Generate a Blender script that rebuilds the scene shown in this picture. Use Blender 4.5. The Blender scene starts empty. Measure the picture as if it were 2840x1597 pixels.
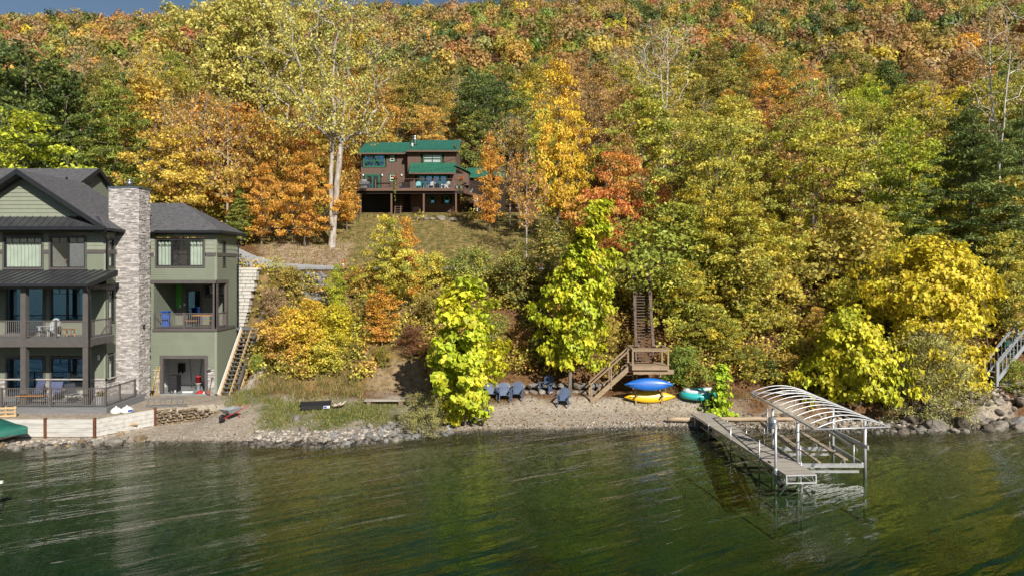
import bpy, math, random
import numpy as np
from mathutils import Vector, Matrix, Euler
R = math.radians
sc = bpy.context.scene
col = sc.collection
# ---------------------------------------------------------------- camera, sky, sun, exposure
CAMH, F, HOR = 8.5, 1893.0, 745.0            # eye height over the lake, focal length in photo pixels, horizon row
cam = bpy.data.cameras.new('camera'); camo = bpy.data.objects.new('camera', cam); col.objects.link(camo)
camo.location = (0, 0, CAMH); camo.rotation_euler = (R(90), 0, 0)
cam.sensor_width = 36; cam.lens = 36*F/2840; cam.shift_y = -(798.5-HOR)/2840
cam.clip_start = .5; cam.clip_end = 6000
sc.camera = camo
SUN_AZ, SUN_EL = 27.0, 34.0                  # degrees to the right of straight behind the eye, height
sdir = Vector((math.sin(R(SUN_AZ))*math.cos(R(SUN_EL)), -math.cos(R(SUN_AZ))*math.cos(R(SUN_EL)), math.sin(R(SUN_EL))))
w = bpy.data.worlds.new('World'); sc.world = w; w.use_nodes = True
nt = w.node_tree; sky = nt.nodes.new('ShaderNodeTexSky'); sky.sky_type = 'NISHITA'; sky.sun_disc = False
sky.sun_elevation = R(SUN_EL); sky.sun_rotation = math.atan2(sdir.x, sdir.y); sky.air_density = 1.0; sky.dust_density = .6; sky.ozone_density = 1.5
nt.links.new(sky.outputs[0], nt.nodes['Background'].inputs[0]); nt.nodes['Background'].inputs[1].default_value = .05
sl = bpy.data.lights.new('sun', 'SUN'); sl.energy = 5.0; sl.angle = R(.55); sl.color = (1, .93, .82)
so = bpy.data.objects.new('sun', sl); col.objects.link(so); so.rotation_euler = sdir.to_track_quat('Z', 'Y').to_euler()
so.location = (30, -40, 60)
vs = sc.view_settings; vs.view_transform = 'Standard'; vs.look = 'None'; vs.exposure = 0.44; vs.gamma = 1; vs.use_curve_mapping = False
sc.cycles.max_bounces = 5; sc.cycles.diffuse_bounces = 2; sc.cycles.glossy_bounces = 2; sc.cycles.transmission_bounces = 2
sc.cycles.transparent_max_bounces = 8; sc.cycles.caustics_reflective = False; sc.cycles.caustics_refractive = False
sc.cycles.use_denoising = True; sc.cycles.denoiser = 'OPENIMAGEDENOISE'; sc.cycles.denoising_prefilter = 'NONE'; sc.cycles.denoising_input_passes = 'RGB_ALBEDO_NORMAL'; sc.cycles.adaptive_threshold = .028; sc.cycles.sample_clamp_indirect = 3
# ---------------------------------------------------------------- helpers
def X(px, d): return (px-1420)*d/F
def Z(py, d): return CAMH-(py-HOR)*d/F
def P(px, py, d): return Vector((X(px, d), d, Z(py, d)))

def tag(o, label, cat, group=None, kind=None):
    o['label'] = label; o['category'] = cat
    if group: o['group'] = group
    if kind: o['kind'] = kind
    return o
def thing(name, label, cat, loc=(0, 0, 0), rz=0, group=None):
    o = bpy.data.objects.new(name, None); col.objects.link(o); o.empty_display_size = .3
    o.location = loc; o.rotation_euler = (0, 0, rz)
    return tag(o, label, cat, group)
def link(name, me, mt=None, parent=None, loc=None, rot=None, scl=None):
    o = bpy.data.objects.new(name, me); col.objects.link(o)
    if mt is not None and len(me.materials) == 0: me.materials.append(mt)
    if parent: o.parent = parent
    if loc is not None: o.location = loc
    if rot is not None: o.rotation_euler = rot
    if scl is not None: o.scale = (scl, scl, scl) if isinstance(scl, (int, float)) else scl
    return o
def copy_tree(o, parent=None):
    c = o.copy(); col.objects.link(c); c.parent = parent
    for ch in list(o.children): copy_tree(ch, c)
    return c

def npmesh(name, V, Fq, mt=None, smooth=False, fattr=None):
    """mesh from numpy verts (n,3) and faces (m,k); fattr = {name: (m,) floats or (m,3) colours}"""
    me = bpy.data.meshes.new(name); V = np.asarray(V, np.float32); Fq = np.asarray(Fq, np.int32)
    m, k = Fq.shape
    me.vertices.add(len(V)); me.vertices.foreach_set('co', V.ravel())
    me.loops.add(m*k); me.loops.foreach_set('vertex_index', Fq.ravel())
    me.polygons.add(m); me.polygons.foreach_set('loop_start', np.arange(0, m*k, k, dtype=np.int32))
    me.polygons.foreach_set('loop_total', np.full(m, k, np.int32))
    if smooth: me.polygons.foreach_set('use_smooth', np.ones(m, bool))
    for n, a in (fattr or {}).items():
        a = np.asarray(a, np.float32)
        if a.ndim == 1:
            at = me.attributes.new(n, 'FLOAT', 'FACE'); at.data.foreach_set('value', a)
        else:
            at = me.attributes.new(n, 'FLOAT_COLOR', 'FACE')
            at.data.foreach_set('color', np.concatenate([a, np.ones((m, 1), np.float32)], 1).ravel())
    me.update(); me.validate()
    if mt: me.materials.append(mt)
    return me

class MB:
    def __init__(s): s.v = []; s.f = []; s.var = []; s.cur = 0.5
    def add(s, vs_, fs):
        n = len(s.v); s.v += [tuple(p) for p in vs_]
        for f in fs: s.f.append(tuple(i+n for i in f)); s.var.append(s.cur)
        return s
    def box(s, x0, x1, y0, y1, z0, z1):
        return s.add([(x0,y0,z0),(x1,y0,z0),(x1,y1,z0),(x0,y1,z0),(x0,y0,z1),(x1,y0,z1),(x1,y1,z1),(x0,y1,z1)],
                     [(0,3,2,1),(4,5,6,7),(0,1,5,4),(1,2,6,5),(2,3,7,6),(3,0,4,7)])
    def cbox(s, c, size, rot=None):
        M = Euler(rot).to_matrix() if rot else Matrix.Identity(3); c = Vector(c); a, b, h = [q/2 for q in size]
        pts = [c+M@Vector(p) for p in ((-a,-b,-h),(a,-b,-h),(a,b,-h),(-a,b,-h),(-a,-b,h),(a,-b,h),(a,b,h),(-a,b,h))]
        return s.add(pts, [(0,3,2,1),(4,5,6,7),(0,1,5,4),(1,2,6,5),(2,3,7,6),(3,0,4,7)])
    def bar(s, p, q, wx, wy, up=(0, 0, 1)):
        """rectangular bar from p to q, wx sideways, wy along 'up'"""
        p = Vector(p); q = Vector(q); d = (q-p).normalized(); u = Vector(up)
        a = d.cross(u)
        if a.length < 1e-4: a = d.cross(Vector((1, 0, 0)))
        a.normalize(); b = a.cross(d).normalized()
        a = a*wx/2; b = b*wy/2
        return s.add([p-a-b, p+a-b, p+a+b, p-a+b, q-a-b, q+a-b, q+a+b, q-a+b], [(0,1,2,3),(7,6,5,4),(0,4,5,1),(1,5,6,2),(2,6,7,3),(3,7,4,0)])
    def tube(s, pts, rad, n=8, cap=True):
        pts = [Vector(p) for p in pts]; m = len(pts)
        if not hasattr(rad, '__len__'): rad = [rad]*m
        base = len(s.v); ref = None
        for i, p in enumerate(pts):
            d = (pts[min(i+1, m-1)]-pts[max(i-1, 0)]).normalized()
            if ref is None: ref = d.cross(Vector((0, 0, 1)));
            if ref.length < .05: ref = d.cross(Vector((1, 0, 0)))
            a = (ref-d*ref.dot(d)).normalized(); b = d.cross(a); ref = a
            for k in range(n):
                t = 2*math.pi*k/n; s.v.append(tuple(p+a*(math.cos(t)*rad[i])+b*(math.sin(t)*rad[i])))
        for i in range(m-1):
            for k in range(n):
                k2 = (k+1) % n
                s.f.append((base+i*n+k, base+i*n+k2, base+(i+1)*n+k2, base+(i+1)*n+k)); s.var.append(s.cur)
        if cap:
            s.f.append(tuple(base+k for k in reversed(range(n)))); s.var.append(s.cur)
            s.f.append(tuple(base+(m-1)*n+k for k in range(n))); s.var.append(s.cur)
        return s
    def lathe(s, prof, n=16, c=(0, 0, 0), cap=True):
        base = len(s.v); c = Vector(c)
        for r, z in prof:
            for k in range(n): t = 2*math.pi*k/n; s.v.append((c.x+r*math.cos(t), c.y+r*math.sin(t), c.z+z))
        for i in range(len(prof)-1):
            for k in range(n):
                k2 = (k+1) % n; s.f.append((base+i*n+k, base+i*n+k2, base+(i+1)*n+k2, base+(i+1)*n+k)); s.var.append(s.cur)
        if cap:
            s.f.append(tuple(base+k for k in reversed(range(n)))); s.var.append(s.cur)
            s.f.append(tuple(base+(len(prof)-1)*n+k for k in range(n))); s.var.append(s.cur)
        return s
    def poly(s, pts): return s.add(pts, [tuple(range(len(pts)))])
    def prism(s, pts, off):
        """polygon pts extruded by vector off"""
        n = len(pts); off = Vector(off); a = [Vector(p) for p in pts]
        return s.add(a+[p+off for p in a], [tuple(reversed(range(n))), tuple(range(n, 2*n))]+[(i, (i+1) % n, (i+1) % n+n, i+n) for i in range(n)])
    def mesh(s, name, mt=None, smooth=False, fixn=True, bevel=0):
        me = bpy.data.meshes.new(name); me.from_pydata(s.v, [], s.f)
        at = me.attributes.new('var', 'FLOAT', 'FACE'); at.data.foreach_set('value', np.array(s.var, np.float32))
        if fixn or bevel:
            import bmesh
            bm = bmesh.new(); bm.from_mesh(me); bmesh.ops.recalc_face_normals(bm, faces=bm.faces)
            if bevel: bmesh.ops.bevel(bm, geom=bm.edges[:], offset=bevel, segments=1, affect='EDGES')
            bm.to_mesh(me); bm.free()
        if smooth: me.polygons.foreach_set('use_smooth', np.ones(len(me.polygons), bool))
        me.update()
        if mt: me.materials.append(mt)
        return me
    def build(s, name, mt, parent=None, smooth=False, bevel=0, **k): return link(name, s.mesh(name, mt, smooth, bevel=bevel), None, parent, **k)

# ---------------------------------------------------------------- materials
MATS = {}
def mat(name, c1, c2=None, rough=.7, metal=0, scale=6, bump=0, bscale=40, spec=.3, var=0, stretch=(1, 1, 1), detail=4, wob=None, contrast=None):
    """principled surface: two colours mixed by object-space noise, fine bump, optional per-piece variation from the 'var' face attribute"""
    if name in MATS: return MATS[name]
    m = bpy.data.materials.new(name); m.use_nodes = True; nt = m.node_tree; N = nt.nodes; L = nt.links
    b = N['Principled BSDF']; b.inputs['Roughness'].default_value = rough; b.inputs['Metallic'].default_value = metal
    b.inputs['Specular IOR Level'].default_value = spec
    c1 = tuple(c1)+(1,); c2 = tuple(c2)+(1,) if c2 else tuple(q*.8 for q in c1[:3])+(1,)
    tc = N.new('ShaderNodeTexCoord'); mp = N.new('ShaderNodeMapping'); mp.inputs['Scale'].default_value = stretch
    L.new(tc.outputs['Object'], mp.inputs['Vector'])
    nz = N.new('ShaderNodeTexNoise'); nz.inputs['Scale'].default_value = scale; nz.inputs['Detail'].default_value = detail
    L.new(mp.outputs[0], nz.inputs['Vector'])
    rp = N.new('ShaderNodeMapRange'); lo, hi = contrast or (.35, .65); rp.inputs[1].default_value = lo; rp.inputs[2].default_value = hi
    L.new(nz.outputs[0], rp.inputs[0])
    mx = N.new('ShaderNodeMix'); mx.data_type = 'RGBA'; mx.inputs[6].default_value = c1; mx.inputs[7].default_value = c2
    L.new(rp.outputs[0], mx.inputs[0]); out = mx.outputs[2]
    if var:
        at = N.new('ShaderNodeAttribute'); at.attribute_name = 'var'
        mr = N.new('ShaderNodeMapRange'); mr.clamp = False; mr.inputs[3].default_value = 1-var; mr.inputs[4].default_value = 1+var
        L.new(at.outputs['Fac'], mr.inputs[0])
        oi = N.new('ShaderNodeObjectInfo'); m2 = N.new('ShaderNodeMapRange'); m2.inputs[3].default_value = 1-var*.6; m2.inputs[4].default_value = 1+var*.6
        L.new(oi.outputs['Random'], m2.inputs[0])
        mu = N.new('ShaderNodeMath'); mu.operation = 'MULTIPLY'; L.new(mr.outputs[0], mu.inputs[0]); L.new(m2.outputs[0], mu.inputs[1])
        hs = N.new('ShaderNodeHueSaturation'); L.new(mu.outputs[0], hs.inputs['Value']); L.new(out, hs.inputs['Color']); out = hs.outputs[0]
    L.new(out, b.inputs['Base Color'])
    if bump:
        n2 = N.new('ShaderNodeTexNoise'); n2.inputs['Scale'].default_value = bscale; n2.inputs['Detail'].default_value = 5
        L.new(mp.outputs[0], n2.inputs['Vector'])
        bp = N.new('ShaderNodeBump'); bp.inputs['Strength'].default_value = bump; bp.inputs['Distance'].default_value = .03
        L.new(n2.outputs[0], bp.inputs['Height']); L.new(bp.outputs[0], b.inputs['Normal'])
    MATS[name] = m
    return m
def schlick(nt, f0, normal=None):
    """reflectance that is the same from both sides of a thin sheet"""
    N = nt.nodes; L = nt.links; lw = N.new('ShaderNodeLayerWeight'); lw.inputs[0].default_value = .5
    if normal is not None: L.new(normal, lw.inputs['Normal'])
    p = N.new('ShaderNodeMath'); p.operation = 'POWER'; p.inputs[1].default_value = 5; L.new(lw.outputs['Facing'], p.inputs[0])
    m = N.new('ShaderNodeMath'); m.operation = 'MULTIPLY_ADD'; m.inputs[1].default_value = 1-f0; m.inputs[2].default_value = f0; L.new(p.outputs[0], m.inputs[0])
    return m.outputs[0]
def glass(name, tint=(1, 1, 1), trans=0.0, refl=1.5):
    if name in MATS: return MATS[name]
    m = bpy.data.materials.new(name); m.use_nodes = True; nt = m.node_tree; N = nt.nodes; L = nt.links
    N.remove(N['Principled BSDF']); out = N['Material Output']
    g = N.new('ShaderNodeBsdfGlossy'); g.inputs['Roughness'].default_value = .02; g.inputs[0].default_value = (*tint, 1)
    t = N.new('ShaderNodeBsdfTransparent'); t.inputs[0].default_value = (trans, trans*1.02, trans, 1)
    fr = schlick(nt, ((refl-1)/(refl+1))**2)
    mx = N.new('ShaderNodeMixShader'); L.new(fr, mx.inputs[0]); L.new(t.outputs[0], mx.inputs[1]); L.new(g.outputs[0], mx.inputs[2])
    L.new(mx.outputs[0], out.inputs[0]); MATS[name] = m
    return m
# ---------------------------------------------------------------- lie of the land
rng = np.random.default_rng(7)
def vnoise(x, y, s, seed=0):
    """smooth value noise, -1..1"""
    x = np.asarray(x, float)/s+seed*17.3; y = np.asarray(y, float)/s+seed*9.1
    xi = np.floor(x).astype(np.int64); yi = np.floor(y).astype(np.int64); fx = x-xi; fy = y-yi
    fx = fx*fx*(3-2*fx); fy = fy*fy*(3-2*fy)
    def h(a, b):
        n = (a*374761393+b*668265263+seed*1442695) & 0x7fffffff
        n = ((n ^ (n >> 13))*1274126177) & 0x7fffffff
        return ((n ^ (n >> 16)) & 0xffff)/32767.5-1
    return (h(xi, yi)*(1-fx)+h(xi+1, yi)*fx)*(1-fy)+(h(xi, yi+1)*(1-fx)+h(xi+1, yi+1)*fx)*fy
def shore(x): return np.interp(x, [-60, -24.2, -17.9, -11, -8.6, -6, -3.2, 0, 9.2, 16.5, 20.4, 24.6, 28.7, 60],
                               [31.5, 32.4, 33.5, 33.1, 32.9, 34.3, 35.4, 35.9, 36.4, 35.6, 35.9, 36.3, 38.0, 40])
def gz(x, d):
    x = np.asarray(x, float); d = np.asarray(d, float); x, d = np.broadcast_arrays(x, d)
    s = shore(x); toe = np.interp(x, [-30, 8, 18, 60], [41.5, 41.5, 39.3, 41])
    def pw(cols):
        z = np.full(x.shape, 0.0); p = cols
        z = np.where(d <= p[0][0], p[0][1], z)
        for (a, za), (b, zb) in zip(p[:-1], p[1:]):
            t = np.clip((d-a)/np.maximum(b-a, 1e-3), 0, 1); z = np.where(d > a, za+(zb-za)*t, z)
        return z
    slope = np.interp(x/np.maximum(d, 1), [-1, -.5, -.1, .4, 1], [.43, .435, .454, .474, .482])
    dr = np.interp(x, [-20.75, -19.1, -16.4, -14], [34, 36.4, 38.2, 39])      # line of the low retaining walls before the house
    up = [(toe+7.8, 8.0), (toe+8.6, 8.35), (54.0, 8.5), (76, 14.4), (79, 15.0), (89, 15.8)]
    top = 15.8+slope*(345-89)
    far = [(345, top), (390, top+9), (460, top+2), (1500, top-150)]
    bank = [(s-40, -9), (s-14, -3.2), (s-6, -1.3), (s-1.2, -.22), (s, 0), (s+.5, .12), (s+2.6, .38), (toe-1.5, .95), (toe, 1.2)]+up+far
    house = [(s-40, -9), (s-14, -3.2), (s-6, -1.3), (s-1.2, -.22), (s, 0), (dr-.4, np.interp(x, [-20.5, -18], [.07, .13])), (dr+.12, np.interp(x, [-20.5, -18], [.09, .15])), (dr+.5, .86), (dr+1, .9), (40, .84), (42.2, .70), (42.6, .55), (45.5, .55), (46.9, .6), (47.3, 8.2), (50, 8.5)]+[(54, 8.5), (76, 14.4), (79, 15), (89, 15.8)]+far
    wh = np.clip((-15.8-x)/1.6, 0, 1); wh = wh*wh*(3-2*wh)
    z = pw(bank)*(1-wh)+pw(house)*wh
    # small relief: more on the bank and hill, little on beach and road, none by the houses
    amp = np.interp(d-toe, [-8, -3, -.5, 1.5, 5.5, 7.2, 12.5, 15, 30], [.02, .03, .04, .28, .28, .03, .03, .12, .18])*(1-.9*wh*(d < 54))
    amp = np.where((d > 74) & (d < 92) & (x > -22) & (x < 6), .03, amp)
    z = z+amp*(vnoise(x, d, 2.3, 1)*.6+vnoise(x, d, .8, 2)*.4)+np.interp(d, [95, 140], [0, 2.5])*vnoise(x, d, 37, 3)
    return z
GX0, GD0, GS = -46.0, 28.0, .1        # a table of ground heights, for quick single look-ups
_gx, _gd = np.meshgrid(GX0+GS*np.arange(921), GD0+GS*np.arange(541)); GT = gz(_gx, _gd)
def gl(x, d):
    x = np.asarray(x, float); d = np.asarray(d, float); i = np.clip((x-GX0)/GS, 0, 919.999); j = np.clip((d-GD0)/GS, 0, 539.999); a = i.astype(int); b = j.astype(int); u = i-a; v = j-b
    return (GT[b, a]*(1-u)+GT[b, a+1]*u)*(1-v)+(GT[b+1, a]*(1-u)+GT[b+1, a+1]*u)*v
def g(x, d): return float(gl(x, d)) if -46 < x < 46 and 28 < d < 82 else float(gz(x, d))
def onground(px, py, d0=30.0, d1=140.0):
    """the first ground point seen behind photo pixel (px,py)"""
    k = (px-1420)/F; q = (py-HOR)/F; dd = np.arange(d0, min(d1, 82), .06); hit = gl(k*dd, dd) >= CAMH-q*dd
    d = dd[int(np.argmax(hit))] if hit.any() else min(d1, 82)
    return Vector((X(px, d), d, g(X(px, d), d)))

def attr_ground():
    xs = np.concatenate([-np.cumsum(np.concatenate([np.full(120, .34), np.geomspace(.4, 24, 44)]))[::-1], [0], np.cumsum(np.concatenate([np.full(120, .34), np.geomspace(.4, 24, 44)]))])
    ys = np.concatenate([np.arange(-8, 22, 2.0), np.arange(22, 60, .3), np.arange(60, 96, .8), np.geomspace(96, 480, 60), np.geomspace(500, 1500, 8)])
    Xg, Yg = np.meshgrid(xs, ys); Zg = gz(Xg, Yg)
    V = np.stack([Xg, Yg, Zg], -1).reshape(-1, 3); nx = len(xs); ny = len(ys)
    i = np.arange((ny-1)*(nx-1)); r = i//(nx-1); c = i % (nx-1); a = r*nx+c
    Fq = np.stack([a, a+1, a+nx+1, a+nx], 1)
    return V, Fq
def ground_mat():
    m = bpy.data.materials.new('ground'); m.use_nodes = True; nt = m.node_tree; N = nt.nodes; L = nt.links
    b = N['Principled BSDF']; b.inputs['Roughness'].default_value = .9; b.inputs['Specular IOR Level'].default_value = .15
    geo = N.new('ShaderNodeNewGeometry')
    def noise(s, d=4, st=None):
        n = N.new('ShaderNodeTexNoise'); n.inputs['Scale'].default_value = s; n.inputs['Detail'].default_value = d; L.new(geo.outputs['Position'], n.inputs['Vector']); return n.outputs[0]
    def ramp(f, stops):
        r = N.new('ShaderNodeValToRGB'); L.new(f, r.inputs[0]); e = r.color_ramp.elements
        while len(e) < len(stops): e.new(.5)
        for q, (p, c) in zip(e, stops): q.position = p; q.color = (*c, 1)
        return r.outputs[0]
    def mix(f, a, b_):
        x = N.new('ShaderNodeMix'); x.data_type = 'RGBA'
        if isinstance(f, (int, float)): x.inputs[0].default_value = f
        else: L.new(f, x.inputs[0])
        L.new(a, x.inputs[6]); L.new(b_, x.inputs[7]); return x.outputs[2]
    def at(n):
        a = N.new('ShaderNodeAttribute'); a.attribute_name = n; return a.outputs['Fac']
    vor = N.new('ShaderNodeTexVoronoi'); vor.inputs['Scale'].default_value = 11; L.new(geo.outputs['Position'], vor.inputs['Vector'])
    peb = ramp(vor.outputs['Color'], [(.1, (.16, .13, .10)), (.45, (.30, .26, .21)), (.7, (.36, .31, .26)), (.95, (.50, .45, .39))])
    sand = ramp(noise(3, 8), [(.3, (.22, .18, .14)), (.5, (.33, .28, .22)), (.72, (.40, .345, .275))])
    beach = mix(.5, sand, peb)
    litter = ramp(noise(5, 8), [(.28, (.035, .022, .014)), (.45, (.11, .06, .03)), (.58, (.17, .09, .04)), (.72, (.06, .045, .02))])
    lawn = ramp(noise(2.2, 9), [(.28, (.05, .055, .014)), (.45, (.13, .115, .035)), (.6, (.24, .175, .07)), (.75, (.33, .22, .12))])
    green = ramp(noise(4, 8), [(.3, (.035, .055, .012)), (.5, (.09, .11, .025)), (.7, (.16, .15, .05))])
    dirt = ramp(noise(2.5, 9), [(.3, (.15, .10, .06)), (.5, (.30, .22, .15)), (.7, (.42, .34, .24))])
    v2 = N.new('ShaderNodeTexVoronoi'); v2.inputs['Scale'].default_value = 6; L.new(geo.outputs['Position'], v2.inputs['Vector'])
    bed = mix(at('deep'), ramp(v2.outputs['Color'], [(.1, (.075, .057, .032)), (.5, (.115, .09, .052)), (.9, (.155, .125, .075))]),
              ramp(noise(.45, 6), [(.3, (.016, .027, .015)), (.5, (.04, .062, .024)), (.7, (.085, .09, .03))]))
    c = litter
    for n_, cc in (('lawn', lawn), ('dirt', dirt), ('beach', beach), ('green', green), ('bed', bed)): c = mix(at(n_), c, cc)
    wt = N.new('ShaderNodeMath'); wt.operation = 'MULTIPLY_ADD'; wt.inputs[1].default_value = -.55; wt.inputs[2].default_value = 1; L.new(at('wet'), wt.inputs[0])
    wc = N.new('ShaderNodeMix'); wc.data_type = 'RGBA'; wc.blend_type = 'MULTIPLY'; wc.inputs[0].default_value = 1; L.new(c, wc.inputs[6]); L.new(wt.outputs[0], wc.inputs[7])
    L.new(wc.outputs[2], b.inputs['Base Color'])
    bp = N.new('ShaderNodeBump'); bp.inputs['Strength'].default_value = .7; bp.inputs['Distance'].default_value = .06
    L.new(noise(14, 6), bp.inputs['Height']); L.new(bp.outputs[0], b.inputs['Normal'])
    return m
GROUND = ground_mat()
def box_w(px0, px1, py0, py1, V, soft):
    """weight of ground vertices seen inside a photo rectangle, with soft irregular edges"""
    d = np.maximum(V[:, 1], 5); px = 1420+V[:, 0]*F/d; py = HOR+(CAMH-V[:, 2])*F/d
    px = px+vnoise(V[:, 0], V[:, 1], 1.4, 5)*soft; py = py+vnoise(V[:, 0], V[:, 1], 1.1, 6)*soft*.4
    return np.clip(np.minimum((px-px0)/soft, (px1-px)/soft), 0, 1)*np.clip(np.minimum((py-py0)/(soft*.4), (py1-py)/(soft*.4)), 0, 1)
def ground():
    V, Fq = attr_ground(); x, d = V[:, 0], V[:, 1]; s = shore(x); toe = np.interp(x, [-30, 8, 18, 60], [41.5, 41.5, 39.3, 41])
    n = vnoise(x, d, 1.3, 4)*.5+vnoise(x, d, .6, 8)*.3
    w = {}
    w['bed'] = np.clip((s-d+.25+n*.4)*2.2, 0, 1); w['deep'] = np.clip((s-d-3.5+n*2)/9, 0, 1)
    w['wet'] = np.clip((s+.42-d+n*.35)*3, 0, 1)*(d > s-1.5)
    w['beach'] = np.clip((np.where(x < -15.5, 46, toe)-1.2-d+n*1.6)*1.2, 0, 1)*np.where(x > 17, np.clip((s+1.6-d+n)*1.5, 0, 1), 1)
    w['green'] = np.maximum(box_w(700, 1150, 1108, 1195, V, 26)*np.clip(.75+n*1.2, 0, 1), box_w(1230, 1340, 1088, 1120, V, 15)*.4)*(d < 44)
    w['green'] = np.maximum(w['green'], box_w(640, 760, 1080, 1125, V, 20)*.7*(d < 44))
    w['lawn'] = np.clip(box_w(700, 1620, 575, 748, V, 40)*(d > 52)*(d < 82), 0, 1)
    w['lawn'] = np.maximum(w['lawn'], box_w(640, 1250, 748, 1120, V, 40)*.6*(d < 51)*(d > 41))
    w['dirt'] = box_w(700, 980, 672, 745, V, 25)*.9*(d > 52)*(d < 70)
    w['dirt'] = np.maximum(w['dirt'], box_w(1020, 1190, 990, 1105, V, 25)*(d < 46)*.45)
    fx = V[Fq].mean(1); zone = np.where(fx[:, 1] < shore(fx[:, 0])-.05, 0, np.where(fx[:, 1] < np.interp(fx[:, 0], [-30, 8, 18, 60], [41.5, 41.5, 39.3, 41])-.6, 1, 2))
    for k, nm in enumerate(('lakebed', 'beach', 'hillside')):
        f = Fq[zone == k]; u, inv = np.unique(f, return_inverse=True)
        me = npmesh(nm, V[u], inv.reshape(f.shape), GROUND, smooth=True)
        for a, q in w.items():
            at = me.attributes.new(a, 'FLOAT', 'POINT'); at.data.foreach_set('value', q[u].astype(np.float32))
        o = link(nm, me); o['kind'] = 'structure'
ground()

def water():
    m = bpy.data.materials.new('lake_water'); m.use_nodes = True; nt = m.node_tree; N = nt.nodes; L = nt.links
    N.remove(N['Principled BSDF']); out = N['Material Output']; geo = N.new('ShaderNodeNewGeometry')
    hs = []
    for rot, sx, sy, s, wgt in ((34, .05, .38, 1.0, 1.7), (28, .13, .9, 1.0, .9), (38, .35, 2.2, 1.0, .36), (20, 1.0, 4.5, 1.0, .13), (30, 3.0, 10, 1.0, .03)):
        m1 = N.new('ShaderNodeMapping'); m1.inputs['Rotation'].default_value = (0, 0, R(-rot)); L.new(geo.outputs['Position'], m1.inputs[0])
        mp = N.new('ShaderNodeMapping'); mp.inputs['Scale'].default_value = (sx, sy, 1); L.new(m1.outputs[0], mp.inputs[0])
        n = N.new('ShaderNodeTexNoise'); n.inputs['Scale'].default_value = s; n.inputs['Detail'].default_value = 2; n.inputs['Roughness'].default_value = .5; n.inputs['Distortion'].default_value = .35
        L.new(mp.outputs[0], n.inputs['Vector'])
        mu = N.new('ShaderNodeMath'); mu.operation = 'MULTIPLY'; mu.inputs[1].default_value = wgt; L.new(n.outputs[0], mu.inputs[0]); hs.append(mu.outputs[0])
    a = hs[0]
    for h in hs[1:]:
        ad = N.new('ShaderNodeMath'); ad.operation = 'ADD'; L.new(a, ad.inputs[0]); L.new(h, ad.inputs[1]); a = ad.outputs[0]
    bp = N.new('ShaderNodeBump'); bp.inputs['Strength'].default_value = 1.0; bp.inputs['Distance'].default_value = .14; L.new(a, bp.inputs['Height'])
    gl = N.new('ShaderNodeBsdfGlossy'); gl.inputs['Roughness'].default_value = .07; L.new(bp.outputs[0], gl.inputs['Normal'])
    tr = N.new('ShaderNodeBsdfTransparent'); tr.inputs[0].default_value = (.86, .93, .86, 1)
    fr = schlick(nt, .02, bp.outputs[0])
    mx = N.new('ShaderNodeMixShader'); L.new(fr, mx.inputs[0]); L.new(tr.outputs[0], mx.inputs[1]); L.new(gl.outputs[0], mx.inputs[2])
    L.new(mx.outputs[0], out.inputs[0])
    va = N.new('ShaderNodeVolumeAbsorption'); va.inputs[0].default_value = (.40, .66, .50, 1); va.inputs[1].default_value = .31
    b = MB(); b.box(-900, 900, -1200, 41, -30, 0)
    L.new(va.outputs[0], out.inputs['Volume'])
    o = b.build('lake', m); o['kind'] = 'structure'
water()

def strip(name, pts, mt, dz, n=6, label=None):
    """a sheet laid on the ground between two edge polylines [(xl,dl,xr,dr),...]"""
    V = []; Fq = []
    rows = []
    for (a, b_) in zip(pts[:-1], pts[1:]):
        for t in np.linspace(0, 1, 9)[:-1]: rows.append(np.array(a)*(1-t)+np.array(b_)*t)
    rows.append(np.array(pts[-1]))
    for r in rows:
        for t in np.linspace(0, 1, n+1):
            x, d = r[0]*(1-t)+r[2]*t, r[1]*(1-t)+r[3]*t; V.append((x, d, g(x, d)+dz))
    m = n+1
    for i in range(len(rows)-1):
        for k in range(n): Fq.append((i*m+k, i*m+k+1, (i+1)*m+k+1, (i+1)*m+k))
    o = link(name, npmesh(name, V, Fq, mt, smooth=True)); o['kind'] = 'structure'; return o
GRAVEL = mat('road_gravel', (.27, .275, .285), (.36, .36, .365), rough=.9, scale=14, bump=.4, bscale=60, detail=8)
ROUT = ([-40, -34, -28, -24.4, -21.5, -18.7, -13.5, -6, 10, 45], [56, 58.5, 62, 60.8, 57.5, 55.4, 54.4, 54.2, 54.1, 54.4]); RIN = ([-40, -30, -23, -14.5, 45], [54, 53, 50.8, 50.2, 50.4])
def on_road(x, d, m=0): return (d > np.interp(x, *RIN)-m) & (d < np.interp(x, *ROUT)+m)
strip('gravel_road', [(x, float(np.interp(x, *ROUT)), x, float(np.interp(x, *RIN))) for x in (45, 20, 0, -6, -10, -13.5, -16, -18.7, -20, -21.5, -23, -24.4, -27, -30, -34, -38)], GRAVEL, .07, 12)
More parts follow.
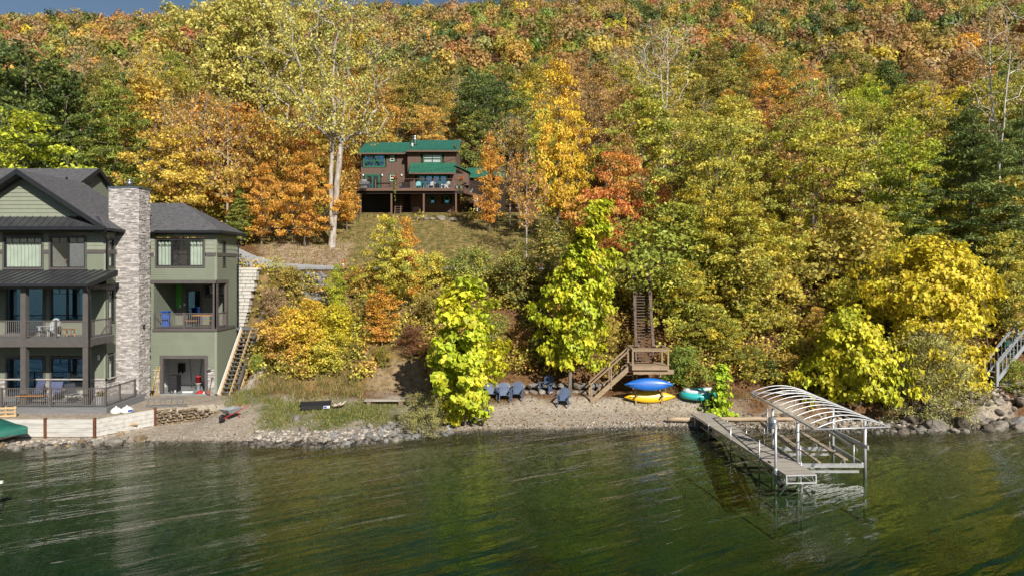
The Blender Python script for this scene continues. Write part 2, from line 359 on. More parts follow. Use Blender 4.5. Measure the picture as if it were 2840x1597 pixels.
# ---------------------------------------------------------------- trees: skeletons grown towards leaf clumps
def leaf_mat(name, instanced=True, trans=.32, rough=.5, spec=.35):
    m = bpy.data.materials.new(name); m.use_nodes = True; nt = m.node_tree; N = nt.nodes; L = nt.links
    N.remove(N['Principled BSDF']); out = N['Material Output']
    cl = N.new('ShaderNodeAttribute'); cl.attribute_name = 'clump'; lv = N.new('ShaderNodeAttribute'); lv.attribute_name = 'leafvar'
    if instanced:
        oi = N.new('ShaderNodeObjectInfo'); t2 = N.new('ShaderNodeAttribute'); t2.attribute_type = 'OBJECT'; t2.attribute_name = 'tint2'
        mx = N.new('ShaderNodeMix'); mx.data_type = 'RGBA'; mr = N.new('ShaderNodeMapRange'); mr.inputs[1].default_value = .4; mr.inputs[2].default_value = .68
        L.new(cl.outputs['Fac'], mr.inputs[0]); L.new(mr.outputs[0], mx.inputs[0]); L.new(oi.outputs['Color'], mx.inputs[6]); L.new(t2.outputs['Color'], mx.inputs[7]); c = mx.outputs[2]
    else:
        t = N.new('ShaderNodeAttribute'); t.attribute_name = 'tint'; c = t.outputs['Color']
    hs = N.new('ShaderNodeHueSaturation')
    a = N.new('ShaderNodeMapRange'); a.inputs[3].default_value = .5; a.inputs[4].default_value = 1.35; L.new(lv.outputs['Fac'], a.inputs[0]); L.new(a.outputs[0], hs.inputs['Value'])
    h = N.new('ShaderNodeMath'); h.operation = 'MULTIPLY_ADD'; h.inputs[1].default_value = 7.31; h.inputs[2].default_value = 0; L.new(lv.outputs['Fac'], h.inputs[0])
    fr = N.new('ShaderNodeMath'); fr.operation = 'FRACT'; L.new(h.outputs[0], fr.inputs[0])
    b = N.new('ShaderNodeMapRange'); b.inputs[3].default_value = .492; b.inputs[4].default_value = .522; L.new(fr.outputs[0], b.inputs[0]); L.new(b.outputs[0], hs.inputs['Hue'])
    hs.inputs['Saturation'].default_value = 1.0; L.new(c, hs.inputs['Color'])
    p = N.new('ShaderNodeBsdfPrincipled'); p.inputs['Roughness'].default_value = rough; p.inputs['Specular IOR Level'].default_value = spec; L.new(hs.outputs[0], p.inputs['Base Color'])
    tr = N.new('ShaderNodeBsdfTranslucent'); h2 = N.new('ShaderNodeHueSaturation'); h2.inputs['Saturation'].default_value = .97; h2.inputs['Value'].default_value = 1.12
    L.new(hs.outputs[0], h2.inputs['Color']); L.new(h2.outputs[0], tr.inputs[0])
    ms = N.new('ShaderNodeMixShader'); ms.inputs[0].default_value = trans; L.new(p.outputs[0], ms.inputs[1]); L.new(tr.outputs[0], ms.inputs[2]); L.new(ms.outputs[0], out.inputs[0])
    return m
LEAF = leaf_mat('leaves'); LEAF_TINT = leaf_mat('leaves_tinted', False); NEEDLE = leaf_mat('needles', trans=.2)
BARK = mat('bark', (.20, .17, .14), (.09, .075, .06), scale=5, bump=.6, bscale=22, stretch=(1, 1, .25), rough=.9)
BARK_PALE = mat('pale_bark', (.46, .42, .37), (.24, .20, .17), scale=4, bump=.5, bscale=18, stretch=(1, 1, .3), rough=.9)
BARK_WHITE = mat('white_bark', (.62, .60, .56), (.36, .33, .30), scale=6, stretch=(1, 1, .5), rough=.8)

def tubes(chains):
    V = []; Fq = []; n0 = 0
    for pts, rad in chains:
        pts = np.asarray(pts, float); rad = np.asarray(rad, float); m = len(pts)
        n = 9 if rad[0] > .14 else (6 if rad[0] > .05 else (4 if rad[0] > .02 else 3))
        t = np.gradient(pts, axis=0); t /= np.linalg.norm(t, axis=1, keepdims=True)+1e-9
        ref = np.where(np.abs(t[:, 2:3]) > .9, np.array([[1., 0, 0]]), np.array([[0, 0, 1.]]))
        if abs(t[0, 2]) > .5: ref = np.tile([[1., .2, 0]], (m, 1))
        a = np.cross(t, ref); a /= np.linalg.norm(a, axis=1, keepdims=True)+1e-9; b = np.cross(t, a)
        th = np.arange(n)*2*np.pi/n
        ring = pts[:, None]+rad[:, None, None]*(a[:, None]*np.cos(th)[None, :, None]+b[:, None]*np.sin(th)[None, :, None])
        V.append(ring.reshape(-1, 3)); i = np.arange(m-1)[:, None]*n; k = np.arange(n)[None]; k2 = (k+1) % n
        Fq.append((np.stack([i+k, i+k2, i+n+k2, i+n+k], -1)+n0).reshape(-1, 4)); n0 += m*n
    return np.concatenate(V), np.concatenate(Fq)

def leaf_geo(C, Nn, T, Ln, Wd, heart=False):
    """leaves at C with normal Nn, pointing along T; kite of one quad, or heart of two"""
    T = T-Nn*(T*Nn).sum(1, keepdims=True); T /= np.linalg.norm(T, axis=1, keepdims=True)+1e-9
    S = np.cross(Nn, T); n = len(C); Ln = Ln[:, None]; Wd = Wd[:, None]
    if not heart:
        V = np.stack([C-T*Ln*.5, C+S*Wd*.5-T*Ln*.05+Nn*Wd*.12, C+T*Ln*.5-Nn*Ln*.08, C-S*Wd*.5-T*Ln*.05+Nn*Wd*.12], 1).reshape(-1, 3)
        Fq = np.arange(4*n).reshape(n, 4); rep = 1
    else:
        V = np.stack([C-T*Ln*.42, C+S*Wd*.36-T*Ln*.45+Nn*Wd*.10, C+S*Wd*.5-T*Ln*.12+Nn*Wd*.16, C+S*Wd*.30+T*Ln*.22+Nn*Wd*.06, C+T*Ln*.58-Nn*Ln*.16,
                      C-S*Wd*.30+T*Ln*.22+Nn*Wd*.06, C-S*Wd*.5-T*Ln*.12+Nn*Wd*.16, C-S*Wd*.36-T*Ln*.45+Nn*Wd*.10, C+T*Ln*.1], 1).reshape(-1, 3)
        b = np.arange(n)[:, None]*9
        Fq = np.stack([b+[[0, 1, 2, 8]], b+[[8, 2, 3, 4]], b+[[8, 4, 5, 6]], b+[[0, 8, 6, 7]]], 1).reshape(-1, 4); rep = 4
    return V, Fq, rep
def unit(v): return v/(np.linalg.norm(v, axis=-1, keepdims=True)+1e-9)

def grow(seed, H=12, base=.3, prof=((0, .5), (.25, 1), (.6, .85), (1, .15)), rad=3.5, ncl=150, per=80, csz=.75, flat=.7, L=.24, W=.16, trunk=.17, lean=(0, 0),
         stems=1, hang=0., heart=False, needle=False, lobes=.25, outer=.5, twig=0, offs=(0, 0), top=.93, fork=0, spread=.35):
    """-> (branch verts, faces), (leaf verts, faces, clump, leafvar)"""
    r = np.random.default_rng(seed)
    nodes = []; parent = []
    ns = max(6, int(H*top/.55))
    for s in range(stems):
        a = 2*np.pi*(s+r.random()*.5)/max(stems, 1); sp = rad*spread if stems > 1 else 0
        wob = r.normal(0, .05, (ns, 2)).cumsum(0)*(H/14); last = 0 if s == 0 else 0
        for i in range(ns):
            t = i/(ns-1); hh = t*H*top*(1-.12*s)
            k = max(0, t-fork)/(1-fork) if stems > 1 else 0
            p = (wob[i, 0]*t+lean[0]*t*t+math.cos(a)*sp*k**.8, wob[i, 1]*t+lean[1]*t*t+math.sin(a)*sp*k**.8, hh-.25*(t == 0))
            if s > 0 and t <= fork: continue
            nodes.append(p); parent.append(-1 if len(nodes) == 1 else (int(fork*(ns-1)) if (s > 0 and (t-1/(ns-1)) <= fork) else len(nodes)-2))
    nstem = len(nodes); pu, pr = zip(*prof); phs = r.random(6)*6.28
    C = []; tries = 0; mind = (rad*rad*H*(1-base)*1.6/ncl)**(1/3)*.62
    while len(C) < ncl and tries < ncl*25:
        tries += 1; u = r.random(); a = r.random()*2*np.pi
        Rm = rad*np.interp(u, pu, pr)*(1+lobes*math.sin(2*a+phs[0]+3*u)+lobes*.7*math.sin(3*a+phs[1]-5*u)+lobes*.5*math.sin(9*u+phs[2]))
        q = r.random()**outer*max(Rm, .1); t = base+(1-base)*u
        c = np.array([q*math.cos(a)+lean[0]*t*t+offs[0]*u, q*math.sin(a)+lean[1]*t*t+offs[1]*u, H*t-hang*q*.25])
        if len(C) and np.min(np.sum((np.array(C)-c)**2, 1)) < mind*mind: continue
        C.append(c)
    C = np.array(C); axis = np.array([lean[0]*.4, lean[1]*.4, H*base]); order = np.argsort(np.linalg.norm((C-axis)*[1, 1, .6], axis=1)); C = C[order]
    NP = np.zeros((nstem+len(C)*5+5, 3)); NP[:nstem] = nodes; par = parent+[0]*(len(NP)-nstem); cnt = nstem; tips = []
    rise = .05 if needle else .35
    for c in C:
        q = NP[:cnt]; v = c-q; dist = np.linalg.norm(v, axis=1); hor = np.hypot(v[:, 0], v[:, 1])
        cost = dist+2.2*np.maximum(0, rise*hor-v[:, 2]*1.0)+np.where(q[:, 2] < H*base*.55, 3, 0)
        if needle: cost = np.abs(v[:, 2]-.05*hor)*3+dist
        k = int(np.argmin(cost)); p0 = NP[k]; seg = 3 if dist[k] < 1.6 else 5; prev = k
        mid = (p0+c)/2+np.array([0, 0, (.10 if not needle else -.06)*dist[k]])+r.normal(0, .07*dist[k], 3)
        for i in range(1, seg+1):
            t = i/seg; NP[cnt] = p0*(1-t)**2+2*mid*t*(1-t)+c*t*t; par[cnt] = prev; prev = cnt; cnt += 1
        tips.append(cnt-1)
    NP = NP[:cnt]; w = np.zeros(cnt); w[tips] = 1
    for i in range(cnt-1, 0, -1):
        if par[i] >= 0: w[par[i]] += w[i]
    Rn = trunk*np.maximum(w/w[0], 1e-5)**.46; Rn = np.maximum(Rn, .011)
    Rn[:nstem] = np.maximum(Rn[:nstem], trunk*.5*(1-NP[:nstem, 2]/H)**1.0*(.75 if stems > 1 else 1)); Rn[0] = trunk*1.35; Rn[1] = max(Rn[1], trunk*1.02)
    kids = {}
    for i in range(1, cnt): kids.setdefault(par[i], []).append(i)
    chains = []; st = [(0, None)]
    while st:
        i, pr_ = st.pop(); ch = [pr_, i] if pr_ is not None else [i]
        while i in kids:
            ks = sorted(kids[i], key=lambda j: -Rn[j]); st += [(j, i) for j in ks[1:]]; i = ks[0]; ch.append(i)
        if len(ch) > 1:
            rr = Rn[ch].copy()
            if pr_ is not None: rr[0] = min(rr[0], rr[1]*1.25)
            chains.append((NP[ch], rr))
    nc = len(C); outw = unit((C-[lean[0]*.5, lean[1]*.5, H*(base+.25)])*[1, 1, .7])
    if twig:      # bare twigs beyond the leaf clumps
        for k in range(nc):
            for j in range(twig):
                d = unit(outw[k]*.8+r.normal(0, .6, 3)+[0, 0, .5]); ln = csz*(.8+r.random()*.9); p = C[k]
                chains.append((np.array([p, p+d*ln*.5+r.normal(0, .04, 3), p+d*ln]), np.array([.014, .01, .005])))
    # leaves
    k = np.repeat(np.arange(nc), np.maximum(1, r.poisson(per, nc)*(.35+1.3*r.random(nc))).astype(int)); n = len(k)
    dv = unit(r.normal(0, 1, (n, 3))); rr = r.random((n, 1))**.45*csz*(.7+.6*r.random(nc))[k][:, None]
    pos = C[k]+dv*rr*[1, 1, flat]
    if hang: pos[:, 2] -= hang*r.random(n)*csz*.8
    if needle:
        nn = unit(r.normal(0, .55, (n, 3))+[0, 0, .9]); tt = unit(outw[k]*.9+r.normal(0, .55, (n, 3))+[0, 0, .35])
    elif heart:
        nn = unit(unit((pos-[0, 0, H*.4])*[1, 1, .3])*.75+r.normal(0, .42, (n, 3))+[0, 0, .45]); tt = unit(r.normal(0, .35, (n, 3))+[0, 0, -1.0])
    else:
        nn = unit(r.normal(0, .75, (n, 3))+outw[k]*.45+[0, 0, .55]); tt = unit(r.normal(0, 1, (n, 3))+[0, 0, -.35-hang])
    sz = .65+.7*r.random(n)
    V, Fq, rep = leaf_geo(pos, nn, tt, L*sz, W*sz*(.85+.3*r.random(n)), heart)
    sm = .5+.5*np.sin(C[:, 0]*1.1+phs[3])*np.sin(C[:, 1]*1.3+phs[4])*np.sin(C[:, 2]*.9+phs[5]); cl = np.clip(.55*sm+.45*r.random(nc), 0, 1)
    clump = np.clip(cl[k]+r.normal(0, .13, n), 0, 1); cw = .3 if heart else .55; lv = np.clip((1-cw)*r.random(n)+cw*r.random(nc)[k]+(.12 if heart else 0), 0, 1)
    return tubes(chains), (V, Fq, np.repeat(clump, rep), np.repeat(lv, rep))

PROTO = {}
def proto(key, bark=BARK, leaf=LEAF, **kw):
    (bv, bf), (lv, lf, cl, va) = grow(**kw)
    PROTO[key] = (npmesh('trunk', bv, bf, bark, smooth=True), npmesh('crown', lv, lf, leaf, fattr={'clump': cl, 'leafvar': va}), kw.get('H', 12))
    return key
C_ = {  # leaf colours: main, second
 'rust': ((.56, .34, .13), (.44, .25, .09)), 'orange': ((.80, .44, .08), (.72, .34, .08)), 'gold': ((.84, .60, .07), (.78, .47, .07)),
 'yellow': ((.68, .56, .045), (.62, .47, .04)), 'chart': ((.46, .53, .035), (.66, .60, .045)), 'olive': ((.42, .41, .08), (.70, .57, .10)),
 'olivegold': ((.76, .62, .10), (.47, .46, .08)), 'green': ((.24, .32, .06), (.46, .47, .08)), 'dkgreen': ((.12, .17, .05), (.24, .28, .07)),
 'dkolive': ((.27, .28, .07), (.50, .40, .09)), 'red': ((.78, .27, .09), (.80, .46, .10)), 'brown': ((.50, .36, .18), (.62, .42, .15)),
 'pine': ((.30, .36, .08), (.46, .47, .10)), 'dkpine': ((.20, .26, .08), (.30, .35, .10)), 'yelgreen': ((.62, .62, .06), (.40, .45, .06)),
 'yellowlime': ((.64, .57, .045), (.50, .52, .045)),
 'rustgold': ((.72, .49, .11), (.58, .34, .10)), 'maroon': ((.28, .10, .06), (.36, .16, .07)), 'straw': ((.58, .42, .22), (.48, .32, .16)),
 'palegold': ((.70, .61, .17), (.56, .53, .14)), 'lime': ((.34, .48, .04), (.50, .58, .04)), 'willow': ((.46, .44, .17), (.60, .54, .17)), 'dkgold': ((.66, .50, .06), (.34, .32, .06))}
CW = {'rust': 'rust brown', 'orange': 'orange', 'gold': 'golden', 'yellow': 'yellow', 'chart': 'chartreuse', 'olive': 'olive', 'olivegold': 'olive gold', 'green': 'green', 'dkgreen': 'dark green',
      'dkolive': 'dark olive', 'red': 'red', 'brown': 'brownish', 'pine': 'olive green', 'dkpine': 'dark green', 'yelgreen': 'yellow green', 'rustgold': 'rusty gold', 'dkgold': 'dull gold'}
ntrees = [0]
def place(name, key, x, d, H, color, label, cat='tree', group=None, rz=None, wide=1.0, z=None, jit=None, tilt=0):
    tm, cm, h = PROTO[key]; r = random.Random(int(x*977+d*131)); ntrees[0] += 1
    t = thing(name, label, cat, (x, d, (g(x, d) if z is None else z)), 0, group); s = H/h
    rz = r.random()*6.283 if rz is None else rz
    jit = (.10 if group else .02) if jit is None else jit; c1, c2 = C_[color]; j = [1+r.uniform(-jit, jit) for _ in range(3)]; v = 1+r.uniform(-jit, jit)*1.3
    for nm, me in (('trunk', tm), ('crown', cm)):
        o = link(nm, me, None, t, rot=(0, tilt, rz), scl=(s*wide, s*wide, s))
        if nm == 'crown': o.color = (*[a*b*v for a, b in zip(c1, j)], 1); o['tint2'] = [a*b*v for a, b in zip(c2, j)]
    return t
def tree_at(name, key, px, d, ytop, color, label, group=None, dx=0, **k):
    """tree whose foot stands at depth d behind photo column px and whose top reaches row ytop"""
    x = X(px, d); z = g(x, d); return place(name, key, x, d, max(1.0, Z(ytop, d)-z), color, label, group=group, **k)

RND = ((0, .45), (.2, .9), (.5, 1), (.8, .7), (1, .2)); TALL = ((0, .5), (.3, .95), (.6, .9), (.85, .6), (1, .15)); VASE = ((0, .25), (.3, .7), (.65, 1), (.9, .8), (1, .3))
for i in range(4): proto(f'round{i}', seed=10+i, H=12, base=.14, prof=RND, rad=3.9, ncl=115, per=80, csz=.88, flat=.48, L=.28, W=.18, trunk=.17, lobes=.38, outer=.5)
for i in range(3): proto(f'tall{i}', seed=20+i, H=15, base=.2, prof=TALL, rad=3.4, ncl=115, per=80, csz=.88, flat=.5, L=.28, W=.18, trunk=.18, lobes=.38, outer=.5)
for i in range(2): proto(f'vase{i}', seed=30+i, H=14, base=.38, prof=VASE, rad=4.1, ncl=105, per=72, csz=.85, flat=.42, L=.28, W=.13, hang=.2, trunk=.17, stems=2, fork=.25, lobes=.35)
for i in range(3): proto(f'sparse{i}', seed=40+i, bark=BARK_PALE, H=13, base=.3, prof=VASE, rad=3.2, ncl=130, per=16, csz=.7, L=.26, W=.18, trunk=.13, stems=1+i % 2, fork=.3, twig=3, lobes=.35)
proto('bare0', bark=BARK_WHITE, seed=50, H=15, base=.45, prof=VASE, rad=3.0, ncl=60, per=10, csz=.7, L=.22, W=.15, trunk=.10, stems=2, fork=.35, twig=2)
for i in range(2): proto(f'pine{i}', seed=60+i, leaf=NEEDLE, H=14, base=.12, prof=((0, .8), (.2, 1), (.5, .78), (.8, .42), (1, .06)), rad=3.6, ncl=230, per=110, csz=.6, flat=.42, L=.32, W=.075, trunk=.18, needle=True, outer=.6, lobes=.2, top=.99)
for i in range(2): proto(f'near{i}', seed=70+i, H=9, base=.15, prof=RND, rad=3.4, ncl=115, per=86, csz=.68, flat=.42, L=.25, W=.115, trunk=.12, lobes=.5, outer=.5, hang=.3)
for i in range(2): proto(f'slim{i}', seed=80+i, H=9, base=.12, prof=TALL, rad=1.6, ncl=130, per=55, csz=.6, flat=.5, L=.18, W=.12, trunk=.08, lobes=.4)
for i in range(3): proto(f'shrub{i}', seed=90+i, H=3, base=.05, prof=((0, .8), (.4, 1), (.8, .7), (1, .3)), rad=1.6, ncl=90, per=60, csz=.42, L=.14, W=.09, trunk=.04, stems=3, fork=.05, lobes=.35)
proto('wispy0', seed=95, H=3, base=.03, prof=((0, .6), (.5, 1), (1, .5)), rad=1.5, ncl=120, per=60, csz=.35, L=.16, W=.03, trunk=.03, stems=3, fork=.03, twig=3)
proto('wispy1', seed=96, H=3, base=.03, prof=((0, .6), (.5, 1), (1, .5)), rad=1.7, ncl=150, per=80, csz=.36, L=.11, W=.03, trunk=.035, stems=3, fork=.03, twig=2)
TR = 'trees of the autumn forest'
# --- trees one knows by sight
proto('catalpa_a', seed=101, H=7.6, base=.06, prof=((0, .45), (.18, .75), (.4, 1.0), (.6, .62), (.85, .62), (1, .25)), rad=1.95, ncl=165, per=44, csz=.44, L=.225, W=.195, trunk=.09, heart=True, hang=.35, lobes=.32, outer=.45)
proto('catalpa_b', seed=102, H=11, base=.17, prof=((0, .7), (.15, .95), (.33, 1), (.5, .75), (.7, .78), (.9, .45), (1, .25)), rad=2.1, ncl=220, per=44, csz=.46, L=.225, W=.195, trunk=.13, heart=True, hang=.35, lobes=.36, outer=.5, lean=(1.9, -.2))
proto('yellow_big', seed=103, H=8.6, base=.05, prof=((0, .6), (.25, .95), (.55, 1), (.8, .75), (1, .2)), rad=3.8, ncl=340, per=46, csz=.55, L=.21, W=.18, trunk=.14, heart=True, hang=.3, lobes=.4, outer=.45, stems=2, fork=.1)
proto('yellow_low', seed=104, H=5, base=.04, prof=((0, .9), (.3, 1), (.5, .72), (.75, .78), (1, .3)), rad=2.3, ncl=150, per=44, csz=.5, L=.215, W=.185, trunk=.08, heart=True, hang=.35, lobes=.5, outer=.4, stems=2, fork=.08)
place('catalpa_tree', 'catalpa_a', X(1288, 36.4), 36.4, 7.7, 'chart', 'narrow chartreuse large-leaved tree at the water edge beside the fire ring', rz=0.6, wide=1.14)
place('catalpa_tree', 'catalpa_b', X(1580, 40.6), 40.6, 11.3, 'chart', 'tall chartreuse large-leaved tree leaning over the boulder wall beside the wooden stairs', rz=0, wide=.9)
place('catalpa_tree', 'yellow_big', X(2580, 40.3), 40.3, 8.6, 'yellow', 'broad bright yellow large-leaved tree behind the boat lift', rz=2.2)
place('catalpa_tree', 'yellow_low', X(2360, 38.1), 38.1, 5.4, 'yellowlime', 'low yellow-green large-leaved tree overhanging the boat lift canopy', rz=1.0, wide=.9)
place('willow_shrub', 'wispy1', X(2560, 37.3), 37.3, 4.9, 'willow', 'grey olive fine-leaved willow shrub in front of the bright yellow tree', 'shrub', rz=.4, wide=.95)
place('willow_shrub', 'wispy1', X(1180, 35.2), 35.2, 1.9, 'willow', 'small wispy olive shrub at the water edge beside the narrow chartreuse tree', 'shrub', rz=2.4, wide=1.3)
proto('cotton_a', bark=BARK_PALE, seed=111, H=22, base=.42, prof=((0, .6), (.2, .95), (.5, 1), (.8, .8), (1, .3)), rad=6.3, ncl=300, per=36, csz=.85, L=.22, W=.17, trunk=.33, stems=2, fork=.04, twig=1, spread=.2, lobes=.3, outer=.45)
proto('cotton_b', seed=112, H=20, base=.5, prof=((0, .5), (.3, .95), (.6, 1), (.85, .75), (1, .3)), rad=5.2, ncl=280, per=70, csz=.8, L=.26, W=.2, trunk=.3, stems=3, fork=.55, lobes=.3, outer=.45)
tree_at('cottonwood_tree', 'cotton_a', 922, 61.5, -25, 'palegold', 'giant pale-barked forked tree with thin yellow-olive crown beside the brown house', rz=.3, wide=.92)
tree_at('cottonwood_tree', 'cotton_b', 690, 74, -20, 'palegold', 'tall dark-limbed tree with dense pale yellow crown behind the orange maples', rz=1.5)
tree_at('pine_tree', 'pine0', 320, 63.5, 205, 'pine', 'bushy olive green pine rising behind the stone chimney', rz=.5, wide=.95)
tree_at('pine_tree', 'pine1', 668, 61.5, 515, 'pine', 'small young pine at the edge of the gravel driveway')
tree_at('pine_tree', 'pine1', 2695, 46, 305, 'dkpine', 'tall dark pine with bare lower trunk on the bank behind the yellow tree', wide=1.15, rz=2.)
tree_at('pine_tree', 'pine0', 2830, 50, 300, 'dkpine', 'dark pine at the frame edge above the grey staircase', rz=4)
tree_at('maple_tree', 'near0', 60, 56, 300, 'yelgreen', 'bright yellow-green leafy tree just behind the big slate roof', wide=1.2)
tree_at('maple_tree', 'round2', 70, 62, 135, 'dkgreen', 'large dark green tree at the frame edge behind the yellow-green tree')
tree_at('maple_tree', 'near1', 1080, 46.3, 598, 'olivegold', 'yellow and orange mottled maple on the bank below the lawn', wide=.78, rz=1)
tree_at('maple_tree', 'slim0', 1125, 47.0, 605, 'orange', 'orange young maple behind the mottled maple on the bank', wide=.9)
tree_at('maple_tree', 'slim1', 1060, 44, 790, 'orange', 'small orange sapling on the bank above the eroded slope', wide=1.25)
tree_at('sumac_tree', 'slim0', 935, 46, 735, 'yelgreen', 'yellow-green young tree standing in front of the rubble bank', wide=1.0)
tree_at('maple_tree', 'slim1', 1358, 67, 370, 'orange', 'slim orange and yellow maple by the end of the brown house deck', wide=.72)
tree_at('hickory_tree', 'tall1', 1545, 62, 170, 'gold', 'tall golden tree with long clumps of leaves beside the lawn', wide=.62, rz=.8)
tree_at('hickory_tree', 'tall0', 1600, 64, 300, 'gold', 'shorter golden tree at the shoulder of the tall golden tree', wide=.6)
tree_at('maple_tree', 'near1', 1720, 54.5, 420, 'red', 'red and orange maple above the wooden stairs', wide=.85)
tree_at('maple_tree', 'near0', 1690, 50.2, 600, 'red', 'low red-orange maple just behind the tall chartreuse tree', wide=.62)
tree_at('maple_tree', 'near0', 845, 61, 420, 'orange', 'bright orange maple beside the giant pale trunk', wide=.85)
tree_at('maple_tree', 'near1', 770, 64, 300, 'rustgold', 'rusty orange maple between the giant pale tree and the pine', wide=.8)
tree_at('maple_tree', 'slim0', 962, 68, 400, 'orange', 'orange maple touching the corner of the brown house deck', wide=.8)
tree_at('maple_tree', 'sparse0', 480, 68, 290, 'rustgold', 'thin half-bare tree just behind the stone chimney', wide=.8)
tree_at('maple_tree', 'sparse1', 560, 67, 270, 'orange', 'half-bare orange tree with several pale stems above the driveway', wide=.8)
tree_at('maple_tree', 'sparse2', 630, 64.5, 280, 'rustgold', 'half-bare tree with pale twin stems above the driveway', wide=.8)
tree_at('maple_tree', 'near1', 520, 67, 430, 'rustgold', 'low rusty maple directly behind the hipped roof', wide=.8)
tree_at('maple_tree', 'near0', 725, 61.5, 455, 'orange', 'low orange maple at the foot of the forest by the driveway', wide=.75)
tree_at('maple_tree', 'sparse0', 1460, 57.5, 430, 'orange', 'thin orange tree with bare stem on the lawn edge', wide=.7)
tree_at('maple_tree', 'sparse2', 1415, 70, 330, 'rustgold', 'thin rusty tree beside the slim orange maple', wide=.7)
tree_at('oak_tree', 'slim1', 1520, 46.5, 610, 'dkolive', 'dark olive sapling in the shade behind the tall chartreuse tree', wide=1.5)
tree_at('oak_tree', 'vase0', 2255, 47.2, 310, 'olivegold', 'wide olive gold oak with dark forked trunk above the dock', wide=1.1, rz=.4)
tree_at('oak_tree', 'vase1', 1960, 50.5, 330, 'olive', 'olive green oak above the wooden stairs', wide=.95)
tree_at('oak_tree', 'near0', 2090, 45.5, 560, 'olivegold', 'olive gold oak hanging over the bank behind the dock', wide=1.15)
tree_at('oak_tree', 'near1', 2270, 42.0, 850, 'rustgold', 'rusty low oak boughs above the boat lift', wide=1.1)
tree_at('oak_tree', 'near1', 2080, 43.0, 820, 'olivegold', 'small olive and orange oak above the turquoise raft', wide=1.0)
tree_at('oak_tree', 'near0', 1905, 44.5, 720, 'dkgold', 'dull gold understorey tree beside the wooden stairs', wide=1.0)
tree_at('oak_tree', 'near1', 2010, 47.5, 600, 'olive', 'olive tree halfway up the bank above the turquoise raft', wide=1.0)
tree_at('oak_tree', 'near0', 2420, 46.5, 560, 'olivegold', 'olive gold tree above the bright yellow tree', wide=1.0)
tree_at('oak_tree', 'round1', 2520, 53, 330, 'yelgreen', 'yellow-green tree on the bank beside the dark pine', wide=.8)
tree_at('oak_tree', 'near1', 2790, 43, 640, 'olive', 'olive tree shading the grey staircase', wide=.9)
tree_at('birch_tree', 'bare0', 2770, 58, 20, 'brown', 'white-barked nearly bare tree high above the dark pine', wide=.8, rz=1)
tree_at('birch_tree', 'bare0', 1840, 78, 60, 'brown', 'white-barked dead-topped tree among the olive trees', wide=.8, rz=4)
